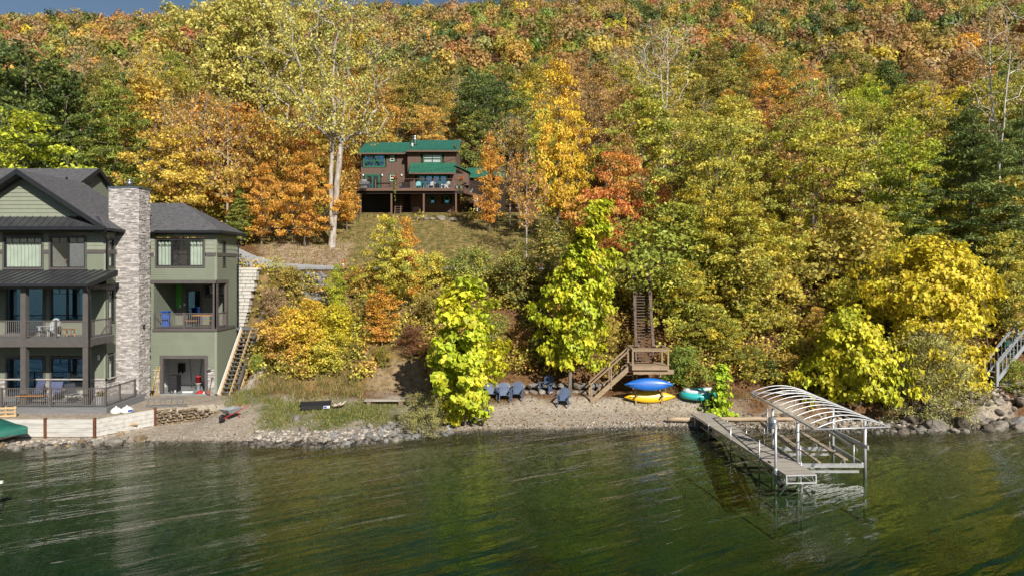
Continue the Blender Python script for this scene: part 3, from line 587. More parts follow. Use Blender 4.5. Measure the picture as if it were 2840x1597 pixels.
# --- bank shrubs
B_ = 'shrubs on the bank below the road'
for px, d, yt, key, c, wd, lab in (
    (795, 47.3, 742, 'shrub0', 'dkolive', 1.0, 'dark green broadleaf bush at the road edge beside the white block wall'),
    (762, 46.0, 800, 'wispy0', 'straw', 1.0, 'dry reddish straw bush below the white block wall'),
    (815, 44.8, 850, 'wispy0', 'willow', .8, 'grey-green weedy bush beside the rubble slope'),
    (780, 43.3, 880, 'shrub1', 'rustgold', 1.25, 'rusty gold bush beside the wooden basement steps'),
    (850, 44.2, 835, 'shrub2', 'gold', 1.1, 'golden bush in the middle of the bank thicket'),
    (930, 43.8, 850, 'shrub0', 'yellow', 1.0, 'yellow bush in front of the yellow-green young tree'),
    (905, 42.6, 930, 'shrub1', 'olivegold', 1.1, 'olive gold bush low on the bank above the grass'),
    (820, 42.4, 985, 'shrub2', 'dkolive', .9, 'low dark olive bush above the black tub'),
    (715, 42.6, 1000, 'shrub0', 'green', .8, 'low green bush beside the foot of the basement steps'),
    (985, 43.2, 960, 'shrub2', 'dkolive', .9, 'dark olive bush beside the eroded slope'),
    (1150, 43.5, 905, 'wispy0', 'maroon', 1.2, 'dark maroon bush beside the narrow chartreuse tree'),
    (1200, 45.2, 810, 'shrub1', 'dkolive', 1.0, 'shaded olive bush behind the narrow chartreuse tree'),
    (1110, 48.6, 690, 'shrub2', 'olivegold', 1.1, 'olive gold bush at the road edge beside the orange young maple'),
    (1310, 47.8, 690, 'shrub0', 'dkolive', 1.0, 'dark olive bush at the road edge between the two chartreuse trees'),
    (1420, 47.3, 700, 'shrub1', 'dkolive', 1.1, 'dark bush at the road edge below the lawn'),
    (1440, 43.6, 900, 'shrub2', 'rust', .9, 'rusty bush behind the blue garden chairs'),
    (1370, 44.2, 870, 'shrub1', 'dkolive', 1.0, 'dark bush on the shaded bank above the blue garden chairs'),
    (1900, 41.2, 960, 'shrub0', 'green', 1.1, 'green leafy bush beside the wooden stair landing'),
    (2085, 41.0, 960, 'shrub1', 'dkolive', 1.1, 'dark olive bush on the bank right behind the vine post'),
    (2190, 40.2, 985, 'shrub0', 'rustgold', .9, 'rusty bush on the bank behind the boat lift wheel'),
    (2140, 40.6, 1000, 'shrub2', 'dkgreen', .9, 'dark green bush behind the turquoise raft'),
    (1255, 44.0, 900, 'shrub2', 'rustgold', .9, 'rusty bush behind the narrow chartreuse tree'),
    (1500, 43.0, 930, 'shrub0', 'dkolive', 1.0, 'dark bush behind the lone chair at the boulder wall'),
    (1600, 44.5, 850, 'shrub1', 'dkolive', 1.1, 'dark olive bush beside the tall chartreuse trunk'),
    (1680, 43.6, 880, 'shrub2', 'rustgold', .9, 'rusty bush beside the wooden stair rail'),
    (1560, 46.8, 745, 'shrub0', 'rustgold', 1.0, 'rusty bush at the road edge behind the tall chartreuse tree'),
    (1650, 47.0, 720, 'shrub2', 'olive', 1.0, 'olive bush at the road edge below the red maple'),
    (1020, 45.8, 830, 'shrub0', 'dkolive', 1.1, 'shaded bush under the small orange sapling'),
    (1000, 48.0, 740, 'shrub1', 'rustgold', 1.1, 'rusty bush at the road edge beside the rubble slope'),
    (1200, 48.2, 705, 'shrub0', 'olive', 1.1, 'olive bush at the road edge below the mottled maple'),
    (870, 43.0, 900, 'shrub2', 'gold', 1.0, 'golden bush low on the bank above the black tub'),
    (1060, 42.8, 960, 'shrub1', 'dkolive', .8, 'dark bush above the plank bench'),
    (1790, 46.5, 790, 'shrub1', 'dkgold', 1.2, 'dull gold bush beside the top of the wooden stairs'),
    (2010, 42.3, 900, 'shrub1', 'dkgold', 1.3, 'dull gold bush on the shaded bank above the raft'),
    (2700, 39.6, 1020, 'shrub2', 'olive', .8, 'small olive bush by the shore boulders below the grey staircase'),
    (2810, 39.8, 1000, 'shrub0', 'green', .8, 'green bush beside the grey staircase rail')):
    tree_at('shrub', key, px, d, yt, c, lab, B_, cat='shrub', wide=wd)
ORD = ['first', 'second', 'third', 'fourth', 'fifth', 'sixth', 'seventh', 'eighth', 'ninth', 'tenth', 'eleventh', 'twelfth', 'thirteenth', 'fourteenth', 'fifteenth', 'sixteenth', 'seventeenth', 'eighteenth', 'nineteenth', 'twentieth']
k_ = 0; rb = random.Random(31); sp_ = []
while k_ < 4000 and len(sp_) < 34:
    k_ += 1; d = rb.uniform(42.5, 49.2); px = rb.uniform(1860, 2840); x = X(px, d)
    if any((x-a)**2+((d-b)*1.3)**2 < 2.7**2 for a, b in sp_): continue
    if px > 2560 and d < 44 or (2170 < px < 2340 and d < 47.5): continue
    sp_.append((x, d))
sp_.sort()
for i, (x, d) in enumerate(sp_):
    c = rb.choice(['dkgold', 'olivegold', 'olive', 'olive', 'olivegold', 'dkgold', 'dkgold', 'olive'])
    place('understorey_tree', rb.choice(['slim0', 'slim1', 'near0', 'near1', 'shrub1', 'shrub2']), x, d, rb.uniform(3.2, 6.5), c, f'{ORD[i] if i < 20 else ORD[len(sp_)-1-i]} small {CW[c]} tree on the bank, counting from the {"wooden stairs" if i < 20 else "frame edge"}', group='understorey trees on the bank', wide=rb.uniform(.9, 1.2))
# --- the rest of the forest: colour follows where a tree stands
PATCH = [q.split(',') for q in '60,190,dkgreen;150,80,gold;250,170,dkolive;350,150,green;420,190,olive;300,260,dkolive;100,300,dkgreen;450,300,rustgold;500,250,olivegold;560,60,gold;600,200,olivegold;640,300,rustgold;700,380,orange;560,420,orange;450,420,rustgold;850,60,olive;1010,120,dkgreen;1060,80,olive;1000,200,rust;1000,280,rustgold;1120,200,dkolive;1120,280,dkolive;1230,130,gold;1280,110,olivegold;1200,250,dkgreen;1300,200,dkolive;1350,300,olivegold;1400,200,olive;1500,250,brown;1550,300,rust;1600,420,rust;1650,340,olive;1600,100,green;1700,100,olive;1690,180,olive;1780,170,dkolive;1750,300,olive;1830,100,rustgold;1850,200,orange;1900,150,rustgold;1950,260,orange;1980,330,rust;2050,110,dkgreen;2070,200,dkolive;2150,130,rustgold;2100,300,olive;2160,220,rust;2200,160,dkgreen;2300,110,dkgreen;2300,180,dkgreen;2400,70,gold;2380,160,dkgreen;2250,270,yelgreen;2350,250,rust;2400,200,rust;2330,330,olivegold;2400,330,yellow;2450,400,dkgreen;2560,300,olive;2500,150,rust;2250,420,olivegold;2100,430,olive;1950,430,olivegold;1850,430,olive;1750,500,olivegold;1850,550,olivegold;2000,550,olivegold;2150,500,olive;2300,500,dkgreen;2400,550,olivegold;2000,650,olivegold;1800,620,olive;2150,700,olive;2500,600,dkolive'.split(';')]
PXY = np.array([[float(a)*1.1025, float(b)*1.1025] for a, b, _ in PATCH])
def free(x, d):
    px = 1420+x*F/d
    if d < 56 and px < 1760: return False
    if d < 79 and 700 < px < 1640: return False
    if on_road(x, d, 1.6) or (px < 900 and d < 62): return False
    if 74 < d < 92 and -21 < x < 3: return False
    if 190 < px < 450 and d < 72: return False
    if d < 50: return px > 1800
    if 49.6 < d < 54.6: return False
    return True
rr = random.Random(5); pts = []; fill = []
heroes = [(o.location.x, o.location.y) for o in col.objects if o.get('category') == 'tree']
for k in range(9000):
    d = 50+90*rr.random()**.85; x = d*rr.uniform(-.80, .80)
    sp = 5.0 if d < 80 else (5.6 if d < 110 else 6.4)
    if not free(x, d): continue
    if any((x-a)**2+(d-b)**2 < sp*sp for a, b in pts) or any((x-a)**2+(d-b)**2 < 12 for a, b in heroes): continue
    pts.append((x, d))
    if len(pts) >= 245: break
pts.sort(key=lambda p: p[1])
for x, d in pts:
    H = rr.uniform(10.5, 16) if d > 62 else rr.uniform(9.5, 13.5); z = g(x, d)
    px = 1420+x*F/d; py = HOR-(z+H*.65-CAMH)*F/d
    i = int(np.argmin(np.sum(((PXY-[px, py])*[1, 1.3]+np.array([rr.gauss(0, 45), rr.gauss(0, 40)]))**2, 1))); c = PATCH[i][2]
    u = rr.random(); kind = 'sparse' if u < .18 else ('tall' if u < .5 else ('vase' if u < .65 else 'round'))
    if c in ('dkgreen',) and u < .2: kind = 'round'
    key = kind+str(rr.randrange({'sparse': 3, 'tall': 3, 'vase': 2, 'round': 4}[kind]))
    row = 'at the forest edge' if d < 66 else ('on the low slope' if d < 88 else ('on the middle slope' if d < 112 else 'on the high slope'))
    side = 'behind the green house' if px < 700 else ('behind the brown house' if px < 1500 else ('above the beach' if px < 2050 else 'above the boat lift'))
    fill.append(((f'{"half-bare " if kind == "sparse" else ""}{CW[c]} tree', f'{row} {side}'), px, key, x, d, H, c, z))
from collections import defaultdict
by = defaultdict(list)
for f in fill: by[f[0]].append(f)
for lab, fs in by.items():
    fs.sort(key=lambda f: f[1])
    for k, f in enumerate(fs):
        l2 = ' '.join(lab) if len(fs) == 1 else f'{ORD[min(k, 19)]} {lab[0]} from the left {lab[1]}'
        place('forest_tree', f[2], f[3], f[4], f[5], f[6], l2, group=TR, z=f[7], wide=random.Random(k+int(f[4]*10)).uniform(.82, 1.08))

# --- the far wooded hill: one mass of crowns
def far_wood():
    r = np.random.default_rng(3); pal = [('rust', .33), ('rustgold', .14), ('brown', .14), ('olive', .12), ('dkolive', .10), ('green', .05), ('dkgreen', .09), ('gold', .03)]
    pts = []; d = 133.0
    while d < 395:
        sp = 6.3+d*.003; wdt = .82*d+8; nx = int(2*wdt/sp); xs = np.linspace(-wdt, wdt, nx)+r.normal(0, sp*.28, nx); ds_ = d+r.normal(0, sp*.28, nx)
        pts += list(zip(xs, ds_)); d += sp*(.9 if d < 330 else 1.0)
    P_ = np.array(pts); n = len(P_); zz = gz(P_[:, 0], P_[:, 1])
    protos = []
    for k in range(5):
        q = np.random.default_rng(900+k); nc = 34
        cc = unit(q.normal(0, 1, (nc, 3)))*(.72+.2*q.random((nc, 1))); cc[:, 2] = np.abs(cc[:, 2])*1.0-.25*(q.random(nc) < .4)
        m = 640; idx = q.integers(0, nc, m); dv = unit(q.normal(0, 1, (m, 3))); pos = cc[idx]+dv*.30*q.random((m, 1))**.4
        nn = unit(q.normal(0, .34, (m, 3))+unit(cc[idx])*.8+dv*.7+[0, 0, .1]); tt = q.normal(0, 1, (m, 3)); s = .2*(.7+.6*q.random(m))
        V, Fq, _ = leaf_geo(pos, nn, tt, s, s*.8); protos.append((V, Fq, q.random(nc)[idx]*.3, .36+.28*q.random(m)))
    Vs, Fs, Ts, Ls = [], [], [], []; off = 0; names = [p[0] for p in pal]; pr = np.array([p[1] for p in pal]); pr /= pr.sum()
    for i in range(n):
        V, Fq, cl, lv = protos[i % 5]; x, d = P_[i]
        nk = 440 if d < 180 else (320 if d < 250 else 230); keep = slice(0, nk)
        R_ = r.uniform(2.9, 5.0); H = r.uniform(8, 13); a = r.random()*6.28; c, s = math.cos(a), math.sin(a)
        vis = vnoise(x, d, 34, 11)*.9+vnoise(x, d, 12, 12)*.5
        pp = pr*np.array([1, 1+.3*vis, 1, 1-.6*vis, 1-.8*vis, 1-.8*vis, 1-.9*vis, 1+.5*vis]).clip(.08); pp /= pp.sum()
        c1, c2 = C_[names[r.choice(len(names), p=pp)]]; j = 1+r.normal(0, .1, 3)
        Q = V[:nk*4]*[1, 1, 1]; W_ = np.stack([(Q[:, 0]*c-Q[:, 1]*s)*R_+x, (Q[:, 0]*s+Q[:, 1]*c)*R_+d, Q[:, 2]*R_*1.15+zz[i]+H-R_*1.0], 1)
        f = Fq[keep]; t = np.array(c1)*(1-cl[keep][:, None]*.7)+np.array(c2)*cl[keep][:, None]*.7
        Vs.append(W_); Fs.append(f+off); off += len(W_); Ts.append(t*j*(.68+.3*r.random())); Ls.append(lv[keep])
    me = npmesh('wooded_hill', np.concatenate(Vs), np.concatenate(Fs), LEAF_TINT, fattr={'tint': np.concatenate(Ts), 'leafvar': np.concatenate(Ls)})
    o = link('wooded_hill', me); tag(o, 'far hillside of rust, gold and green autumn woods under the sky', 'woods', kind='stuff')
    print('far trees', n, 'faces', len(me.polygons))
far_wood()

def undergrowth():
    r = np.random.default_rng(77); n = 7600; d = 40+55*r.random(n)**2.0; x = d*r.uniform(-.8, .8, n); px = 1420+x*F/d
    clear = ((d < 42) & ((px < 1880) | (px > 2420) | (d < np.interp(x, [8, 18], [41.5, 39.6])))) | ((px < 640) & (d < 56)) | ((d > 49.2) & (d < 54.8)) | ((px > 690) & (px < 1560) & (d > 49) & (d < 73)) | ((px < 700) & (d > 49) & (d < 60)) | ((x > -21) & (x < 3) & (d > 74) & (d < 90)) \
        | ((px > 1030) & (px < 1170) & (d < 44.2)) | ((px > 1735) & (px < 1840) & (d < 46.5)) | ((d < 42.2) & (px > 1180) & (px < 1760)) | ((px > 2640) & (d < 41))
    k = ~clear & ~on_road(x, d, .8); x, d = x[k], d[k]; n = len(x); z = gz(x, d); names = ['dkgold', 'olivegold', 'dkolive', 'rustgold', 'olive', 'rust', 'orange']
    pp = np.array([.26, .18, .18, .12, .14, .07, .05]); ci = r.choice(len(names), n, p=pp)
    per = 36; i = np.repeat(np.arange(n), per); m = len(i); h = r.uniform(.5, 1.7, n); dv = unit(r.normal(0, 1, (m, 3)))
    pos = np.stack([x[i], d[i], z[i]+h[i]*.5], 1)+dv*r.random((m, 1))**.5*np.stack([.75+0*h[i], .75+0*h[i], h[i]*.6], 1)
    s = np.where(d[i] > 65, .26, .19)*(.7+.6*r.random(m)); V, Fq, _ = leaf_geo(pos, unit(r.normal(0, .7, (m, 3))+dv*.4+[0, -.15, .5]), r.normal(0, 1, (m, 3)), s, s*.65)
    c1 = np.array([C_[q][0] for q in names])[ci[i]]; c2 = np.array([C_[q][1] for q in names])[ci[i]]; t = r.random((m, 1)); tint = (c1*(1-t)+c2*t)*(1+r.normal(0, .12, (n, 1)))[i]
    o = link('undergrowth', npmesh('undergrowth', V, Fq, LEAF_TINT, fattr={'tint': tint.clip(.01), 'leafvar': r.random(m)}))
    tag(o, 'low leafy undergrowth on the bank and forest floor', 'undergrowth', kind='stuff')
undergrowth()
print('trees', ntrees[0])
# ---------------------------------------------------------------- the green lake house
SIDING = mat('sage_siding', (.17, .192, .145), (.185, .208, .158), scale=1.5, rough=.6)
SHAKE = mat('sage_shake', (.22, .243, .187), (.24, .263, .203), scale=2, rough=.6)
TRIM = mat('brown_trim', (.088, .08, .077), (.102, .093, .089), scale=3, rough=.55)
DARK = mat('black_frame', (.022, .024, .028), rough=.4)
SHINGLE = mat('slate_shingles', (.055, .056, .063), (.115, .114, .122), scale=3.2, rough=.9, stretch=(1.4, 1.4, 4), detail=8, bump=.5, bscale=26, contrast=(.3, .72))
METALROOF = mat('dark_metal_roof', (.052, .055, .062), (.075, .078, .085), scale=2, rough=.32, metal=.35, spec=.5)
STONE = mat('ledge_stone', (.44, .41, .39), (.33, .31, .305), scale=4, rough=.9, var=.36, bump=.6, bscale=30)
MORTAR = mat('stone_mortar', (.13, .12, .115), rough=.95)
DECK = mat('grey_deck', (.145, .15, .16), (.175, .178, .185), scale=4, rough=.7, stretch=(.3, 3, 3))
GLASS = glass('window_glass', trans=.82, refl=1.9); GLASSB = glass('lake_facing_glass', tint=(.35, .68, 1.0), trans=.25, refl=4.2); SCREEN = mat('insect_screen', (.20, .21, .23), rough=.6)  # lake_facing_glass: gloss tinted blue to paint in the lake's reflection
CURTAIN = mat('curtain_cloth', (.52, .60, .52), (.44, .52, .46), scale=2, rough=.9)
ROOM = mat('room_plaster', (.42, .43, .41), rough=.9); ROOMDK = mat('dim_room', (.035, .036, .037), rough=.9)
STEEL = mat('bright_steel', (.55, .57, .6), (.45, .47, .5), rough=.3, metal=.9); BALU = mat('bronze_balusters', (.26, .235, .215), rough=.4, metal=.2)
WHITE = mat('white_paint', (.74, .74, .72), (.66, .66, .64), rough=.6); BLACK = mat('black_plastic', (.02, .02, .022), rough=.5)
GREY = mat('grey_plastic', (.22, .23, .24), rough=.6); REDP = mat('red_plastic', (.45, .03, .03), rough=.5); BLUEP = mat('blue_plastic', (.02, .10, .42), rough=.5)
ORWOOD = mat('honey_wood', (.50, .24, .07), (.40, .18, .05), scale=3, stretch=(1, 6, 6), rough=.5); LUMBER = mat('new_lumber', (.52, .37, .20), (.42, .29, .15), scale=3, stretch=(1, 5, 5), rough=.8, var=.2)
CONC = mat('pale_concrete', (.42, .40, .37), (.34, .32, .30), scale=4, rough=.9)

class Front:      # vertical plane facing the lake
    def __init__(s, d): s.d = d
    def __call__(s, u, o, z): return (u, s.d-o, z)
    nrm = (0, -1, 0)
class Side:       # vertical plane facing +x
    def __init__(s, x): s.x = x
    def __call__(s, u, o, z): return (s.x+o, u, z)
    nrm = (1, 0, 0)
def part(b, name, mt, root, smooth=False, bevel=0, raw=False):
    """mesh given in world coordinates, hung under a thing whose Empty is not rotated"""
    o = link(name, b.mesh(name, mt, smooth, fixn=not raw, bevel=bevel), None, root)
    if root.parent is None and root.type == 'EMPTY': o.location = -Vector(root.location)
    return o
def obox(b, W, u0, u1, o0, o1, z0, z1):
    p = [W(u, o, z) for z in (z0, z1) for u, o in ((u0, o0), (u1, o0), (u1, o1), (u0, o1))]
    return b.add(p, [(0, 3, 2, 1), (4, 5, 6, 7), (0, 1, 5, 4), (1, 2, 6, 5), (2, 3, 7, 6), (3, 0, 4, 7)])
def lap(W, u0, u1, z0, z1, row, holes=(), lip=.018):
    """lapped boards: every board leans out at its lower edge, with a real lip under it"""
    b = MB(); z = z0; edge = sorted({z0, z1} | {h[2] for h in holes} | {h[3] for h in holes})
    zs = list(np.arange(z0, z1, row))+[z1]
    for a, c in zip(zs[:-1], zs[1:]):
        iv = [(u0, u1)]
        for h in holes:
            if h[2] < c-.02 and h[3] > a+.02:
                iv = [q for (p0, p1) in iv for q in ((p0, min(p1, h[0])), (max(p0, h[1]), p1)) if q[1]-q[0] > .01]
        for p0, p1 in iv:
            b.add([W(p0, lip, a), W(p1, lip, a), W(p1, 0, c), W(p0, 0, c), W(p0, 0, a), W(p1, 0, a)], [(0, 1, 2, 3), (4, 5, 1, 0)])
    return b
def frame(b, W, u0, u1, z0, z1, w, o0, o1):
    obox(b, W, u0, u1, o0, o1, z1-w, z1); obox(b, W, u0, u1, o0, o1, z0, z0+w); obox(b, W, u0, u0+w, o0, o1, z0+w, z1-w); obox(b, W, u1-w, u1, o0, o1, z0+w, z1-w); return b
def curtain(W, u0, u1, z0, z1, o=-.12, waves=9, amp=.035):
    b = MB(); n = 60; top = []; bot = []
    us = np.linspace(u0, u1, n)
    for i, u in enumerate(us):
        ph = (u-u0)/(u1-u0)*waves*6.283; oo = o+amp*math.sin(ph); top.append(W(u, oo, z1+.03*math.sin(ph))); bot.append(W(u, oo*1.0, z0))
    b.add(top+bot, [(i, i+1, n+i+1, n+i) for i in range(n-1)]); return b
def window(root, W, u0, u1, z0, z1, splits=(), trim=.10, curt=(), screens=(), glass_m=None, grid=True, room=.9, sill=True, name='window', roommat=None):
    """trim round the opening, dark sash frames, one pane a light, muntin grid in the top, curtain and a dark room behind"""
    t = part(frame(MB(), W, u0-trim, u1+trim, z0-trim, z1+trim, trim, 0, .05), name, TRIM, root)
    cuts = [u0]+list(splits)+[u1]
    for i, (a, c) in enumerate(zip(cuts[:-1], cuts[1:])):
        part(frame(MB(), W, a, c, z0, z1, .055, -.05, .035), 'sash', DARK, t)
        p = MB(); p.add([W(a+.05, -.012, z0+.05), W(c-.05, -.012, z0+.05), W(c-.05, -.012, z1-.05), W(a+.05, -.012, z1-.05)], [(0, 1, 2, 3)])
        part(p, 'pane', glass_m or GLASS, t, raw=True)
        if i in screens:
            q = MB(); q.add([W(a+.05, -.03, z0+.05), W(c-.05, -.03, z0+.05), W(c-.05, -.03, z1-.05), W(a+.05, -.03, z1-.05)], [(0, 1, 2, 3)]); part(q, 'insect_screen', SCREEN, t)
        if grid:
            m = MB(); zg = z1-.05-(z1-z0)*.16; obox(m, W, a+.05, c-.05, -.03, .012, zg-.015, zg+.015); k = max(2, int(round((c-a)/.4)))
            for j in range(1, k): u = a+(c-a)*j/k; obox(m, W, u-.012, u+.012, -.03, .012, zg+.015, z1-.05)
            part(m, 'muntins', DARK, t)
        if i in curt: part(curtain(W, a+.04, c-.04, z0+.03, z1-.12, waves=max(4, int((c-a)*5))), 'curtain', CURTAIN, t, smooth=True)
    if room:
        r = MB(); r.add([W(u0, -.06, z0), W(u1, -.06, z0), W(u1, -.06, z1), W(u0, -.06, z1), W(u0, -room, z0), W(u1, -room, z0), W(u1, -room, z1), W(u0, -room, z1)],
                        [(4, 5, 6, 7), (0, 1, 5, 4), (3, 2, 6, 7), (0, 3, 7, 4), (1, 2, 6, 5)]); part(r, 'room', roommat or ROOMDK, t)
    return t
def ledge(W, u0, u1, z0, z1, seed, holes=(), dep=.05, L0=.14, L1=.42, h0=.05, h1=.105):
    r = random.Random(seed); b = MB(); z = z0
    while z < z1-.02:
        h = min(r.uniform(h0, h1), z1-z); u = u0-r.random()*.1
        while u < u1-.02:
            l = r.uniform(L0, L1); a, c = max(u, u0), min(u+l, u1); u += l
            if c-a < .03 or any(h_[0] < (a+c)/2 < h_[1] and h_[2] < z+h/2 < h_[3] for h_ in holes): continue
            b.cur = r.random()**1.3; obox(b, W, a+.004, c-.004, -.02, dep*r.uniform(.25, 1), z+.003, z+h-.004)
        z += h
    return b
def rail(root, pts, z0, z1, posts=True, name='railing', pw=.09, m=TRIM, gap=.105, bal=BALU, bw=.018):
    """posts, top and bottom rail along a polyline of (x,y), balusters between"""
    b = MB(); q = MB()
    for (a, c) in zip(pts[:-1], pts[1:]):
        a = Vector(a); c = Vector(c); n = int((c-a).length/gap)
        b.bar((*a, z1-.025), (*c, z1-.025), .075, .05); b.bar((*a, z0+.10), (*c, z0+.10), .05, .04)
        for i in range(1, n): p = a+(c-a)*i/n; q.box(p.x-bw/2, p.x+bw/2, p.y-bw/2, p.y+bw/2, z0+.12, z1-.05)
    t = part(b, name, m, root)
    if posts:
        for p in pts: part(MB().box(p[0]-pw/2, p[0]+pw/2, p[1]-pw/2, p[1]+pw/2, z0, z1+.03), 'rail_post', m, t)
    o = part(q, 'balusters', bal, t); o['kind'] = 'stuff'
    return t

HX = -23.2; FD = 39.0; WD = 42.5; WX = -18.4; WB = 45.6; GZ = .80
hs = thing('lake_house', 'three-storey sage green house with stone chimney and slate roofs by the water', 'house', (-25, 40, GZ))
WF = Front(FD); WS = Side(HX); WW = Front(WD); WR = Side(WX)
w1 = (-29.0, -26.85, 8.55, 10.30); w2 = (-26.35, -24.38, 8.55, 10.30); d1 = (-28.85, -26.75, 4.85, 7.4); w3 = (-26.3, -24.45, 5.55, 7.42); d2 = (-28.85, -26.75, 1.25, 3.4); w4 = (-26.3, -24.35, 1.75, 3.4)
HF = [w1, w2, d1, w3, d2, w4]; HFt = [(a-.08, b-(-.08), c-.08, d+.08) for a, b, c, d in HF]
part(lap(WF, -34, HX, .85, 9.36, .112, HFt), 'wall', SIDING, hs); part(lap(WF, -34, HX, 9.58, 10.9, .24, HFt, .025), 'shake_wall', SHAKE, hs)
band = MB(); [obox(band, WF, a, b, 0, .045, 9.36, 9.58) for a, b in ((-34, w1[0]-.1), (w1[1]+.1, w2[0]-.1), (w2[1]+.1, HX))]; obox(band, WS, 39.0, 40.05, 0, .045, 9.36, 9.58)
obox(band, WW, HX, -22.3, 0, .045, 9.27, 9.49); obox(band, WW, -19.05, WX, 0, .045, 9.27, 9.49); obox(band, WR, WD, WB, .0, .045, 9.27, 9.49); part(band, 'trim_band', TRIM, hs)
sw = [(39.16, 39.72, 8.62, 10.2), (39.16, 39.72, 5.45, 7.3), (39.16, 39.72, 2.05, 3.5)]
part(lap(WS, FD, 42.6, .85, 9.36, .112, [(a-.06, b+.06, c-.06, d+.06) for a, b, c, d in sw]), 'wall', SIDING, hs); part(lap(WS, FD, 42.6, 9.58, 10.9, .24, [sw[0]], .025), 'shake_wall', SHAKE, hs)
cb = MB(); obox(cb, WF, HX-.11, HX+.03, 0, .03, .85, 10.8); obox(cb, WS, FD-.03, FD+.1, 0, .03, .85, 10.8); part(cb, 'corner_board', SHAKE, hs); cb = MB(); obox(cb, WW, WX-.11, WX, 0, .03, .72, 7.6); obox(cb, WR, WD-.03, WD+.1, 0, .03, .72, 4.7)
obox(cb, WW, WX-.11, WX, 0, .03, 7.8, 10.8); obox(cb, WR, WD-.03, WD+.1, 0, .03, 7.8, 10.8); part(cb, 'corner_board', SHAKE, hs)
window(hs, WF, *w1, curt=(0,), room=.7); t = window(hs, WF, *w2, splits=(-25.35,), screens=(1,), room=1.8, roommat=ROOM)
b = MB(); b.box(-26.2, -25.6, 40.2, 40.7, 8.56, 9.0); part(b, 'desk', BLACK, t); b = MB(); b.box(-26.25, -25.45, 40.1, 40.75, 9.0, 9.04); part(b, 'desk_top', ORWOOD, t)
for k in (-26.05, -25.7): part(frame(MB(), Front(40.76), k-.13, k+.13, 9.35, 9.95, .05, 0, .03), 'picture_frame', BLACK, t)
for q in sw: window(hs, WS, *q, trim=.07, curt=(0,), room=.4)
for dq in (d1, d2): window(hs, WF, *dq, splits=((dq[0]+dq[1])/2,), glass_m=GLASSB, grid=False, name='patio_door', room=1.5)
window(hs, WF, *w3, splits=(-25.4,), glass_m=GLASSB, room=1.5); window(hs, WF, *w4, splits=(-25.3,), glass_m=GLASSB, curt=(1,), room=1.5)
sto = ledge(WF, -34, HX, .85, 2.17, 3, HFt); part(sto, 'stone_base', STONE, hs)['kind'] = 'stuff'
part(ledge(WS, FD, 40, .85, 2.17, 4, [(39.0, 39.8, 1.95, 3)]), 'stone_base', STONE, hs)['kind'] = 'stuff'
part(MB().box(HX-.02, HX+.09, FD-.09, 40, 2.17, 2.23), 'stone_cap', CONC, hs); part(MB().box(-34, HX+.09, FD-.09, FD, 2.17, 2.23).box(-24.3, HX, FD-.1, FD, 2.171, 2.24), 'stone_cap', CONC, hs)
# wing
gd = (-21.72, -19.12, .72, 2.92); w5 = (-22.12, -19.2, 8.66, 10.3); bo = (-22.3, WX+.2, 4.80, 7.6)
HW = [(gd[0]-.2, gd[1]+.2, .5, gd[3]+.15), (w5[0]-.06, w5[1]+.06, w5[2]-.06, w5[3]+.06), bo]
part(lap(WW, HX, WX, .72, 9.27, .112, HW), 'wall', SIDING, hs); part(lap(WW, HX, WX, 9.49, 10.9, .24, HW, .025), 'shake_wall', SHAKE, hs)
so_ = (WD-.1, 43.95, 4.80, 7.6); w6 = (43.35, 43.75, 8.66, 10.2)
part(lap(WR, WD, WB, .72, 9.27, .112, [so_, w6]), 'wall', SIDING, hs); part(lap(WR, WD, WB, 9.49, 10.9, .24, [w6], .025), 'shake_wall', SHAKE, hs)
window(hs, WW, *w5, splits=(-21.18, -20.12), curt=(0, 2), screens=(), room=.8); window(hs, WR, *w6, trim=.07, grid=False, room=.3)
bt = MB(); obox(bt, WW, HX, WX+.04, 0, .06, 7.58, 7.80); obox(bt, WR, WD-.06, 44.2, 0, .06, 7.58, 7.80); part(bt, 'balcony_beam', TRIM, hs)
part(MB().box(WX-.22, WX+.03, WD-.03, WD+.22, 4.8, 7.58), 'balcony_post', TRIM, hs); part(MB().box(WX-.1, WX+.05, 43.9, 44.15, 4.8, 7.58), 'balcony_post', TRIM, hs)
b = MB(); b.add([(-22.35, WD+.05, 7.58), (WX, WD+.05, 7.58), (WX, 45.3, 7.58), (-22.35, 45.3, 7.58)], [(0, 1, 2, 3)]); part(b, 'balcony_ceiling', ROOM, hs)
part(MB().box(-22.35, WX+.06, WD-.08, 45.3, 4.62, 4.80), 'balcony_floor', TRIM, hs)
OLIVE = mat('dark_olive_wall', (.17, .18, .15), rough=.8); GREENB = mat('green_sheathing', (.10, .42, .06), (.08, .36, .05), rough=.7)  # dark olive-grey is the balcony back wall's own colour
w7 = (-20.4, -18.75, 6.75, 7.4); do = (-21.55, -20.65, 4.82, 7.05); BW = Front(45.3)
part(lap(BW, -22.35, WX, 4.8, 7.6, .2, [w7, do]), 'balcony_back_wall', OLIVE, hs); part(lap(Side(-22.35), WD, 45.3, 4.8, 7.6, .112), 'balcony_inner_wall', SIDING, hs)
part(MB().box(-22.28, -21.9, 45.22, 45.27, 5.9, 7.55), 'sheathing_panel', GREENB, hs)
window(hs, BW, *do, glass_m=GLASSB, grid=False, name='balcony_door', room=.3, trim=.12); window(hs, BW, *w7, splits=(-19.6,), trim=.1, room=0, name='transom_window')
part(MB().box(-21.75, -21.66, 45.2, 45.29, 6.05, 6.2), 'switch_plate', WHITE, hs); part(MB().box(-22.0, -21.93, 45.2, 45.29, 5.95, 6.1), 'switch_plate', WHITE, hs)
rail(hs, [(-22.25, WD-.02), (-20.4, WD-.02), (-18.62, WD-.02)], 4.8, 5.75); rail(hs, [(WX, WD+.25), (WX, 43.9)], 4.8, 5.75)
